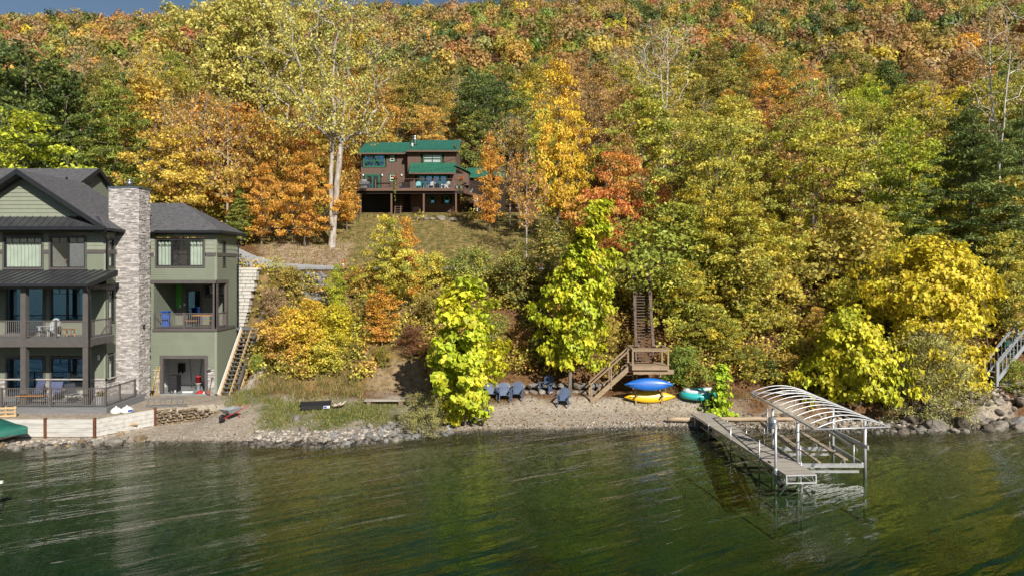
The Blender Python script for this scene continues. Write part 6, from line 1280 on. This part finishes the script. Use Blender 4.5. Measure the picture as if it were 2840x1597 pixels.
p = gp(876, 1132); t = thing('black_tub', 'black plastic sled tub lying in the grass with a white sticker', 'tub', p, R(14)); b = MB(); b.prism([(-.75, -.25, .04), (.75, -.25, .04), (.85, .28, .3), (-.85, .28, .3)], (0, .02, .02)); b.prism([(-.85, .28, .3), (.85, .28, .3), (.85, .36, .32), (-.85, .36, .32)], (0, 0, .03)); b.prism([(-.75, -.25, .04), (-.85, .28, .3), (-.8, .3, .05)], (.02, 0, 0)); b.build('shell', BLACK, t)
MB().box(-.8, .8, -.34, -.24, .02, .22).build('front_side', BLACK, t, bevel=.02); MB().box(.42, .76, -.352, -.342, .05, .19).build('sticker', WHITE, t); MB().box(.44, .6, -.358, -.353, .07, .17).build('sticker_print', BLUEP, t)
p = gp(940, 1132); t = thing('root_stump', 'pale splayed driftwood root on the grass', 'stump', p); r_ = np.random.default_rng(8)
for k in range(9):
    a = k*.7; MB().tube([(0, 0, .12), (.2*math.cos(a), .2*math.sin(a), .2+.1*r_.random()), (.42*math.cos(a), .42*math.sin(a), .12+.32*r_.random())], [.08, .05, .015], 6).build('root', mat('bleached_root', (.50, .43, .34), (.38, .32, .25), rough=.9), t, smooth=True)
# wheelbarrow
p = gp(642, 1163); t = thing('wheelbarrow', 'grey steel wheelbarrow with red handles at the end of the stone wall', 'wheelbarrow', p, R(66)); tray = MB()
tray.add([(-.55, -.33, .62), (.45, -.33, .62), (.45, .33, .62), (-.55, .33, .62), (-.32, -.2, .36), (.3, -.2, .36), (.3, .2, .36), (-.32, .2, .36)], [(4, 5, 6, 7), (0, 1, 5, 4), (1, 2, 6, 5), (2, 3, 7, 6), (3, 0, 4, 7)]); tray.build('tray', mat('galvanised_tray', (.36, .40, .42), (.28, .31, .33), rough=.45, metal=.3), t)
for sy in (-.24, .24):
    MB().tube([(-.62, sy*.35, .18), (-.1, sy*.8, .34), (.95, sy*1.25, .62)], .02, 6).build('handle', REDP, t); MB().tube([(.25, sy*.9, .42), (.38, sy, 0)], .018, 6).build('leg', REDP, t)
MB().lathe([(.06, -.05), (.19, -.04), (.2, 0), (.19, .04), (.06, .05)], 18).build('wheel', BLACK, t, loc=(-.62, 0, .2), rot=(R(90), 0, 0), smooth=True)
# ladder, bags, pallet, boat, scraps by the deck
p = Vector((X(445, 37.6), 37.6, g(X(445, 37.6), 37.6))); t = thing('aluminium_ladder', 'aluminium ladder lying on its edge behind the stone wall', 'ladder', p, R(8))
for z in (.04, .46): MB().box(-.75, 1.4, -.03, .03, z-.035, z+.035).build('rail', STEEL, t)
for k in range(7): MB().box(-.65+k*.3, -.60+k*.3, -.02, .02, .075, .425).build('rung', STEEL, t)
for k, (px, d, s_) in enumerate(((322, 35.9, .26), (352, 36.1, .3))):
    x = X(px, d); t = thing('plastic_sack', ['white sack nearer the deck corner', 'white sack with blue print beside the seawall top'][k], 'sack', (x, d, g(x, d)), k); MB().lathe([(s_*.8, 0), (s_*1.05, .08), (s_, .2), (s_*.6, .3), (s_*.12, .36), (s_*.2, .4)], 12).build('body', WHITE, t, smooth=True)
    if k: MB().box(-.12, .12, -.315, -.30, .1, .2).build('print', BLUEP, t)
t = thing('wood_pallet', 'raw wood pallet standing behind the seawall at the frame edge', 'pallet', (-25.9, 35.0, .9), R(10))
for k in range(3): MB().box(-.55, .45, -.05, -.03, .02+k*.2, .12+k*.2).build('slat', LUMBER, t)
for k in range(3): MB().box(-.5+k*.42, -.42+k*.42, -.03, .06, 0, .55).build('block', LUMBER, t)
x = X(345, 35.3); t = thing('plank_pile', 'short raw planks lying on the seawall corner', 'planks', (x, 35.3, g(x, 35.3)), R(20))
for k in range(4): MB().box(-.6+k*.06, .6-k*.1, -.1+k*.05, .05+k*.05, .0+k*.035, .03+k*.035).build('plank', LUMBER, t)
t = thing('covered_boat', 'boat under a dark green cover at the frame edge by the seawall', 'boat', (-25.0, 33.05, .12), R(-3)); n, m = 20, 14; V = []
for i in range(n+1):
    u = i/n; w_ = 1.05*(1-u**5)+.02; h = .85+.28*(1-u)*math.sin(u*3)+.08*math.sin(u*14)
    for k in range(m): a = math.pi*k/(m-1); V.append((-3+u*4.6, w_*math.cos(a)*1.05, .30+.15*u+max(0, math.sin(a))**.75*(h-.2)*(1-.55*u**3)))
link('cover', npmesh('cover', V, [(i*m+k, i*m+k+1, (i+1)*m+k+1, (i+1)*m+k) for i in range(n) for k in range(m-1)], mat('green_canvas', (.012, .095, .075), (.015, .12, .09), scale=2, rough=.7, bump=.5, bscale=5), smooth=True), None, t)
V = [];
for i in range(n+1):
    u = i/n; w_ = 1.03*(1-u**5)+.02
    for k in range(m): a = math.pi*k/(m-1); V.append((-3+u*4.55, w_*math.cos(a), .42+.12*u-.5*max(0, math.sin(a))**.6*(1-u**4)))
link('hull', npmesh('hull', V, [(i*m+k, i*m+k+1, (i+1)*m+k+1, (i+1)*m+k) for i in range(n) for k in range(m-1)], WHITE, smooth=True), None, t)
p = P(0, 1338, 27); t = thing('white_dock_corner', 'white metal corner of a neighbouring dock at the frame edge', 'dock', (p.x, 26.7, .0)); MB().box(-1.5, .32, -.05, .05, .12, .22).build('edge', WHITE, t); MB().bar((-.2, -.5, .17), (.3, 0, .17), .08, .1).build('brace', WHITE, t); MB().tube([(.1, 0, -1.5), (.1, 0, .3)], .03, 8).build('leg', STEEL, t)
# traffic cones on the road edge
ORP = mat('cone_orange', (.75, .13, .02), rough=.5)
for k, (px, d) in enumerate(((675, 49.0), (952, 50.3))):
    x = X(px, d); t = thing('traffic_cone', ['orange traffic cone on top of the white block wall', 'orange traffic cone at the road edge behind the yellow-green young tree'][k], 'cone', (x, d, g(x, d)+.06), 0, 'traffic cones'); MB().box(-.2, .2, -.2, .2, 0, .04).build('base', ORP if not k else BLACK, t); MB().lathe([(.15, .04), (.115, .25)], 16).build('lower_body', ORP, t, smooth=True); MB().lathe([(.115, .25), (.075, .45)], 16).build('reflective_band', WHITE, t, smooth=True); MB().lathe([(.075, .45), (.035, .72)], 16).build('upper_body', ORP, t, smooth=True)
# grey stairs, boardwalk and bin at the far end of the shore
GW = mat('grey_painted_wood', (.30, .32, .35), (.25, .265, .29), scale=3, rough=.7); t = thing('grey_stairs', 'grey painted wooden stairs with railing at the frame edge', 'stairs', (X(2790, 40.5), 40.5, 1.3)); a0 = Vector((X(2748, 39.6), 39.6, Z(1052, 39.6))); a1 = Vector((X(2838, 41.5), 41.5, Z(940, 41.5)))
for dy in (-.5, .5): part(MB().bar(a0+Vector((0, dy, 0)), a1+Vector((0, dy, 0)), .05, .25), 'stringer', GW, t); part(MB().bar(a0+Vector((0, dy, .95)), a1+Vector((0, dy, .95)), .12, .05), 'handrail', GW, t)
for i in range(9):
    q = a0.lerp(a1, (i+.5)/9); part(MB().box(q.x-.13, q.x+.13, q.y-.48, q.y+.48, q.z-.02, q.z+.03), 'tread', GW, t)
    for dy in (-.5, .5): part(MB().box(q.x-.02, q.x+.02, q.y+dy-.02, q.y+dy+.02, q.z+.1, q.z+.93), 'baluster', GW, t)
for dy in (-.5, .5):
    part(MB().box(a0.x-.06, a0.x+.06, a0.y+dy-.06, a0.y+dy+.06, a0.z-.3, a0.z+1.05), 'newel', GW, t); part(MB().box(a1.x-.06, a1.x+.06, a1.y+dy-.06, a1.y+dy+.06, a1.z-2.2, a1.z+1.05), 'newel', GW, t)
part(MB().box(a1.x, a1.x+2.5, a1.y-.6, a1.y+1.2, a1.z-.1, a1.z), 'landing', GW, t); part(MB().box(a1.x, a1.x+2.5, a1.y-.6, a1.y-.52, a1.z+.9, a1.z+.98), 'landing_rail', GW, t)
b0 = gp(2760, 1068); t = thing('boardwalk', 'grey plank boardwalk at the foot of the grey stairs', 'boardwalk', b0, R(-8))
for k in range(18): MB().box(-.3+k*.16, -.155+k*.16, -.45, .45, .08, .13).build('plank', mat('silver_plank', (.36, .34, .31), (.29, .27, .25), rough=.85, var=.15), t)
for y in (-.35, .35): MB().box(-.3, 2.6, y-.05, y+.05, -.06, .08).build('joist', OLDW, t)
x = X(2797, 41.8); t = thing('waste_bin', 'dark green wheeled bin behind the grey stairs', 'bin', (x, 41.9, Z(985, 41.9))); GB = mat('bin_green', (.03, .13, .09), rough=.5); MB().prism([(-.24, -.24, 0), (.24, -.24, 0), (.24, .24, 0), (-.24, .24, 0)], (0, 0, .8)).build('body', GB, t, bevel=.03); MB().prism([(-.28, -.29, .8), (.28, -.29, .8), (.28, .28, .92), (-.28, .28, .92)], (0, 0, .05)).build('lid', GB, t); MB().box(-.05, .05, -.05, .05, -1.6, 0).build('stand', OLDW, t)
# power line
x = X(222, 66); t = thing('utility_pole', 'grey utility pole with white insulators among the trees behind the green house', 'utility pole', (x, 66, g(x, 66)-.2)); MB().tube([(0, 0, 0), (0, 0, 11.2)], [.15, .1], 10).build('pole', OLDW, t, smooth=True); MB().box(-.9, .9, -.06, .06, 10.5, 10.62).build('crossarm', OLDW, t); MB().lathe([(.16, 8.6), (.18, 8.7), (.18, 9.4), (.12, 9.45)], 12, (.3, 0, 0)).build('transformer', WHITE, t, smooth=True)
for sx in (-.8, 0, .8): MB().lathe([(.05, 10.62), (.07, 10.7), (.04, 10.85)], 8, (sx, 0, 0)).build('insulator', WHITE, t, smooth=True)
for k, (y, dd) in enumerate(((346, 72), (331, 73))):
    A_, B__ = P(700, y-1, dd-6), P(1480, y-3, dd+4); tag(MB().tube([A_.lerp(B__, i/24)-Vector((0, 0, .55*math.sin(math.pi*i/24))) for i in range(25)], .02, 5).build('power_line', BLACK), ['lower thin black power line over the cabin roof', 'upper thin black power line over the cabin roof'][k], 'power line')
# ---------------------------------------------------------------- dock and boat lift
ALU = mat('aluminium', (.58, .59, .60), (.48, .49, .50), rough=.38, metal=.75, scale=5); ALUW = mat('pale_aluminium', (.54, .55, .57), (.44, .45, .47), rough=.4, metal=.4, scale=4); DPL = mat('dock_plank', (.37, .335, .29), (.28, .255, .22), scale=5, stretch=(.5, 4, 4), rough=.85, var=.2); BUNK = mat('bunk_carpet_wood', (.34, .28, .21), (.26, .21, .16), rough=.9)
E0, E1 = Vector((11.04, 26.1, 0)), Vector((10.33, 37.2, 0)); ang = math.atan2(E1.x-E0.x, E1.y-E0.y); Ld = (E1-E0).length; dz = .65
DIMMED = mat('water_dimmed', (.04, .06, .02), (.06, .075, .025), rough=.8)  # dark olive painted on submerged legs in place of water dimming them
dk_ = thing('dock', 'narrow plank dock on thin pipe legs beside the boat lift', 'dock', (E0.x, E0.y, 0), -ang)
n = int(Ld/.15)
for i in range(n): y = i*Ld/n; MB().box(-.6, .6, y+.006, y+Ld/n-.006, dz-.035, dz+.002*(i % 3)).build('plank', DPL, dk_)
for sx in (-.57, .57):
    MB().box(sx-.03, sx+.03, 0, Ld, dz-.10, dz-.036).build('side_beam', ALU, dk_); MB().box(sx-.02, sx+.02, 0, Ld-1.5, dz-.42, dz-.37).build('truss_chord', ALU, dk_)
    for i in range(15): y = i*.62; MB().bar((sx, y, dz-.39), (sx, y+.31, dz-.1), .015, .015).build('truss_web', ALU, dk_); MB().bar((sx, y+.31, dz-.1), (sx, y+.62, dz-.39), .015, .015).build('truss_web', ALU, dk_)
b = MB(); frame(b, lambda u, o, z: (u, -o, z), -.6, .6, dz-.34, dz+.0, .045, .0, .06); b.build('end_frame', ALUW, dk_); MB().bar((.0, -.01, dz-.3), (.0, -.01, dz-.05), .02, .02).build('end_strut', ALUW, dk_)
for sx, y, top in ((-.62, 2.3, 1.15), (-.62, 5.4, 1.0), (.62, 6.6, .6), (.62, 9.0, .5), (-.62, 8.3, .5), (.25, .4, -.1), (.62, 1.2, .55), (-.62, 10.4, .3)): o = MB().tube([(sx, y, -.04), (sx, y, dz+top-.4)], .028, 8).build('leg', ALU, dk_, smooth=True); MB().tube([(sx, y, -3.2), (sx, y, -.04)], .03, 8).build('submerged_leg', DIMMED, o, smooth=True)
o = MB().tube([(-.66, .7, -.04), (-.66, .7, dz+1.75)], .05, 10).build('corner_post', ALUW, dk_, smooth=True); MB().tube([(-.66, .7, -3.2), (-.66, .7, -.04)], .052, 10).build('submerged_leg', DIMMED, o, smooth=True); MB().lathe([(.07, 0), (.085, .05), (.085, .22), (.07, .3)], 12, (-.66, .7, dz-.25)).build('post_collar', ALU, dk_, smooth=True)
for y in (1.5, 3.4): MB().bar((-.5, y, dz+.03), (-.5, y+.22, dz+.03), .03, .05).build('cleat', BLACK, dk_)
MB().tube([(-.6, .5, -.3), (-.3, .3, dz-.4)], .02, 6).build('cross_brace', ALU, dk_); MB().tube([(.1, .2, -.2), (.25, .3, dz-.4)], .02, 6).build('cross_brace', ALU, dk_)
# lift
lf = thing('boat_lift', 'empty aluminium boat lift with arched bare canopy frame and wheel', 'boat lift', (13, 29, 0))
x0, x1, f0, f1 = 11.62, 14.35, 27.75, 30.3
posts = [(x0, f0, 2.35), (x1, f0, 2.35), (x0-.05, f1, 2.3), (x1-.1, f1, 2.3)]
for x, d, h in posts:
    o = part(MB().tube([(x, d, -.04), (x, d, h)], .062, 12), 'post', ALUW, lf, smooth=True); part(MB().tube([(x, d, -2.8), (x, d, -.04)], .064, 12), 'submerged_leg', DIMMED, o, smooth=True); part(MB().lathe([(.16, -2.85), (.16, -2.8)], 12, (x, d, 0)), 'foot_pad', ALU, lf)
for d in (f0, f1): part(MB().bar((x0, d, .52), (x1, d, .52), .06, .17), 'cross_beam', ALU, lf); part(MB().bar((x0+.3, d-.1, .30), (x1-.3, d-.1, .30), .05, .10), 'lower_beam', ALU, lf)
for x in (x0+.08, x1-.08): part(MB().bar((x, f0, .56), (x, f1, .62), .09, .15), 'side_beam', ALU, lf)
part(MB().bar((x1-.05, f0-.35, 1.32), (x1-.1, f1+.9, 1.32), .05, .16), 'guide_rail', ALUW, lf); part(MB().bar((x1-.25, f0+.1, 1.1), (x1-.35, f1+.9, 1.4), .05, .12), 'guide_rail', ALU, lf); part(MB().bar((x0+.12, f0+.4, 1.0), (x0-.05, f1+1.4, 1.35), .05, .2), 'guide_rail', BUNK, lf)
part(MB().bar((12.35, f0-.35, .72), (12.2, f1+.7, .95), .12, .06), 'bunk_board', BUNK, lf); part(MB().bar((13.45, f0-.25, .82), (13.2, f1+.75, 1.05), .2, .05), 'bunk_board', BUNK, lf)
for x in (12.35, 13.45):
    for d in (f0, f1): part(MB().bar((x-.15, d, .5), (x, d, .82), .03, .03), 'bunk_bracket', ALU, lf); part(MB().bar((x+.15, d, .5), (x, d, .82), .03, .03), 'bunk_bracket', ALU, lf)
for x, d in ((x0+.15, f0+.1), (x1-.3, f1-.1), (x1-.35, f0+.2), (x0-.2, f1+.6)): part(MB().tube([(x, d, .3), (x, d, 1.3)], .025, 8), 'guide_post', ALUW, lf, smooth=True)
cz0, cx0, cx1, cd0, cd1, rise = 2.40, 11.50, 14.55, 25.95, 33.6, .36
cn = part(MB().bar((cx0, cd0, cz0), (cx0+.25, cd1, cz0), .05, .07), 'canopy_frame', ALUW, lf)
part(MB().bar((cx1, cd0+.4, cz0), (cx1+.05, cd1, cz0), .05, .07), 'canopy_rail', ALUW, cn); part(MB().tube([(cx0, cd0, cz0), (cx1, cd0+.4, cz0)], .03, 8), 'canopy_tie', ALUW, cn, smooth=True); part(MB().tube([(cx0+.25, cd1, cz0), (cx1+.05, cd1, cz0)], .03, 8), 'canopy_tie', ALUW, cn, smooth=True)
nr = 12
for i in range(nr):
    f = i/(nr-1); a = Vector((cx0+.25*f, cd0+(cd1-cd0)*f, cz0)); c = Vector((cx1+.05*f, cd0+.4+(cd1-cd0-.4)*f, cz0)); pts = [a.lerp(c, t)+Vector((0, 0, rise*math.sin(math.pi*t)**.85)) for t in np.linspace(0, 1, 17)]
    part(MB().tube(pts, .024, 8), 'canopy_rib', ALUW, cn, smooth=True)
part(MB().tube([(13.0, cd0+.2, cz0+rise-.01), (13.2, cd1, cz0+rise-.01)], .02, 8), 'canopy_ridge', ALUW, cn, smooth=True)
for k in (.28, .52, .75):
    a = Vector((cx0, cd0, cz0)).lerp(Vector((cx1, cd0+.4, cz0)), k); part(MB().tube([a, a+Vector((-.12, .0, rise*math.sin(math.pi*(k-.04))**.85))], .016, 6), 'end_strut', ALUW, cn)
wh = Vector((x0-.35, f1-.2, 1.72)); ring = [wh+Vector((.12*math.cos(a), .02+.62*math.cos(a)*.55, .62*math.sin(a))) for a in np.linspace(0, 2*math.pi, 33)]
w_ = part(MB().tube(ring, .018, 8, False), 'lift_wheel', ALUW, lf, smooth=True)
for a in (0, 2.1, 4.2): part(MB().tube([wh, wh+Vector((.12*math.cos(a), .34*math.cos(a), .62*math.sin(a)))], .014, 6), 'spoke', ALUW, w_)
b = MB().lathe([(.05, -.12), (.24, -.11), (.27, 0), (.24, .11), (.05, .12)], 18); o = b.build('winch_drum', ALU, lf, smooth=True); o.location = wh+Vector((.2, 0, 0))-Vector(lf.location); o.rotation_euler = (0, R(90), R(20))
part(MB().box(wh.x+.08, wh.x+.14, wh.y-.1, wh.y+.1, wh.z-.22, wh.z+.02), 'winch_plate', mat('winch_blue', (.04, .12, .30), rough=.5), lf)
# ---------------------------------------------------------------- ground cover
def pebbles():
    r = np.random.default_rng(12); X_, D_, S_ = [], [], []
    def add(n, x0, x1, a, b, s0, s1): x = r.uniform(x0, x1, n); s = shore(x); X_.append(x); D_.append(s+a+(b-a)*r.random(n)**1.2); S_.append(s0+(s1-s0)*r.random(n)**2.2)
    add(4200, -27, 30, -.4, .8, .03, .11); add(1800, -13, -3.3, -.4, 1.6, .06, .26); add(2600, -18, 16, .5, 3.5, .025, .08); add(900, 17, 30, -.5, 2.6, .06, .3); add(1200, 4, 16, -.5, 1.0, .04, .15); add(700, -27, -19, -.4, .9, .06, .25)
    x = np.concatenate(X_); d = np.concatenate(D_); s = np.concatenate(S_); n = len(x); z = gz(x, d)
    cube = np.array([(-1, -1, -1), (1, -1, -1), (1, 1, -1), (-1, 1, -1), (-.7, -.7, 1), (.7, -.7, 1), (.7, .7, 1), (-.7, .7, 1)], float)*.5; Fc = np.array([(0, 3, 2, 1), (4, 5, 6, 7), (0, 1, 5, 4), (1, 2, 6, 5), (2, 3, 7, 6), (3, 0, 4, 7)])
    V = cube[None]*(1+r.normal(0, .16, (n, 8, 3)))*s[:, None, None]*np.stack([r.uniform(.8, 1.4, n), r.uniform(.7, 1.1, n), r.uniform(.4, .8, n)], 1)[:, None]
    a = r.random(n)*6.28; c, q = np.cos(a)[:, None], np.sin(a)[:, None]; W_ = np.stack([V[..., 0]*c-V[..., 1]*q+x[:, None], V[..., 0]*q+V[..., 1]*c+d[:, None], V[..., 2]+(z+s*.12)[:, None]], -1).reshape(-1, 3)
    Fq = (Fc[None]+8*np.arange(n)[:, None, None]).reshape(-1, 4)
    o = link('shore_pebbles', npmesh('shore_pebbles', W_, Fq, mat('pebble', (.44, .40, .35), (.30, .26, .215), scale=2, rough=.9, var=.5), fattr={'var': np.repeat(np.where(d < shore(x)+.22, -.45+.5*r.random(n), r.random(n)), 6)})); tag(o, 'pale pebbles and gravel along the waterline', 'pebbles', kind='stuff')
pebbles()
def flat_leaves():
    r = np.random.default_rng(15); n = 30000; d = 34+26*r.random(n)**1.5; x = d*r.uniform(-.62, .78, n); px = 1420+x*F/d; toe = np.interp(x, [-30, 8, 18, 60], [41.5, 41.5, 39.3, 41]); dens = np.where(d > toe-1, 1, np.where(x > -4, .30, .06))+.35*np.exp(-((d-shore(x)-.7)/.25)**2)*(x > -3)
    k = (r.random(n) < dens) & (d > shore(x)+.25) & ~((px < 640) & (d < 50)) & ~on_road(x, d, .2); x, d = x[k], d[k]; n = len(x); pos = np.stack([x, d, gz(x, d)+.03], 1); s = .13*(.6+.7*r.random(n))
    V, Fq, _ = leaf_geo(pos, unit(r.normal(0, .35, (n, 3))+[0, -.1, 1]), r.normal(0, 1, (n, 3)), s, s*.75); cols = np.array([(.30, .13, .045), (.22, .10, .05), (.38, .20, .06), (.46, .30, .06), (.16, .085, .05)])
    o = link('fallen_leaves', npmesh('fallen_leaves', V, Fq, LEAF_TINT, fattr={'tint': cols[r.integers(0, 5, n)], 'leafvar': r.random(n)})); tag(o, 'scattered brown and orange fallen leaves on beach and bank', 'fallen leaves', kind='stuff')
flat_leaves()
def grass():
    r = np.random.default_rng(16); Xs, Ds, Hs, Ts = [], [], [], []
    def patch(n, px0, px1, y0, y1, h, cols, d0=32):
        m = 14000; px = r.uniform(px0, px1, n)+r.normal(0, 14, n); py = r.uniform(y0, y1, n)+r.normal(0, 3, n); px0 -= 40; px1 += 40; y0 -= 8; y1 += 8; px = np.clip(px, px0, px1-.1); py = np.clip(py, y0, y1-.1); gx, gy = np.linspace(px0, px1, 40), np.linspace(y0, y1, 24); tab = np.array([[onground(a, b, d0, 75).y for a in gx] for b in gy])
        fi = (px-px0)/(px1-px0)*39; fj = (py-y0)/(y1-y0)*23; i = np.minimum(fi.astype(int), 38); j = np.minimum(fj.astype(int), 22); u, v = fi-i, fj-j
        d = tab[j, i]*(1-u)*(1-v)+tab[j, i+1]*u*(1-v)+tab[j+1, i]*(1-u)*v+tab[j+1, i+1]*u*v; x = (px-1420)*d/F
        keep = vnoise(x, d, .9, 21)+vnoise(x, d, .35, 22)*.6+.35 > r.random(n)*.9-.2; keep &= ~on_road(x, d, .1); x, d = x[keep], d[keep]; Xs.append(x); Ds.append(d); Hs.append(h*(.4+.8*r.random(len(x)))); Ts.append(np.array(cols)[r.integers(0, len(cols), len(x))])
    GR = [(.17, .22, .05), (.24, .26, .06), (.11, .15, .035), (.34, .28, .10), (.38, .29, .14)]; DRY = [(.42, .30, .15), (.34, .22, .11), (.30, .26, .08), (.20, .20, .05)]
    patch(20000, 720, 1170, 1112, 1192, .15, GR); patch(4000, 640, 770, 1085, 1130, .22, GR+DRY[2:]); patch(5200, 700, 1010, 1040, 1110, .35, DRY+GR[:1]); patch(7000, 690, 1400, 600, 742, .28, DRY, 54.5); patch(3000, 1400, 1640, 600, 742, .28, DRY[2:]+GR[2:3], 54.5); patch(700, 700, 1000, 650, 715, .35, DRY, 55); patch(2200, 960, 1400, 575, 600, .35, GR+DRY, 70)
    patch(1200, 1750, 2100, 1090, 1150, .2, GR); patch(700, 2640, 2760, 1080, 1130, .2, GR); patch(1500, 1240, 1400, 1095, 1130, .1, GR); patch(1800, 700, 1300, 742, 760, .5, DRY+GR, 45)
    x = np.concatenate(Xs); d = np.concatenate(Ds); h = np.concatenate(Hs); t = np.concatenate(Ts); n = len(x); b = np.stack([x, d, gz(x, d)-.02], 1); a = r.random(n)*6.28; sd = np.stack([np.cos(a), np.sin(a), 0*a], 1)*(.016+.02*(d > 54))[:, None]; tip = b+np.stack([r.normal(0, .3, n)*h, r.normal(0, .3, n)*h, h], 1)
    m = b*.5+tip*.5+[0, 0, .02]; V = np.stack([b-sd, b+sd, m+sd*.8, tip, m-sd*.8], 1).reshape(-1, 3); f = 5*np.arange(n)[:, None]; Fq = f+np.array([[0, 1, 2, 4]]); F2 = f+np.array([[4, 2, 3, 3]])
    me = bpy.data.meshes.new('grass'); Fa = np.concatenate([Fq, f+np.array([[4, 2, 3, 3]])]) ; Fa = Fq
    V2 = np.stack([b-sd, b+sd, tip+sd*.15, tip-sd*.15], 1).reshape(-1, 3)
    o = link('grass', npmesh('grass', V2, np.arange(4*n).reshape(n, 4), LEAF_TINT, fattr={'tint': t, 'leafvar': r.random(n)})); tag(o, 'green and straw grass on the shore bank and the lawn', 'grass', kind='stuff')
grass()
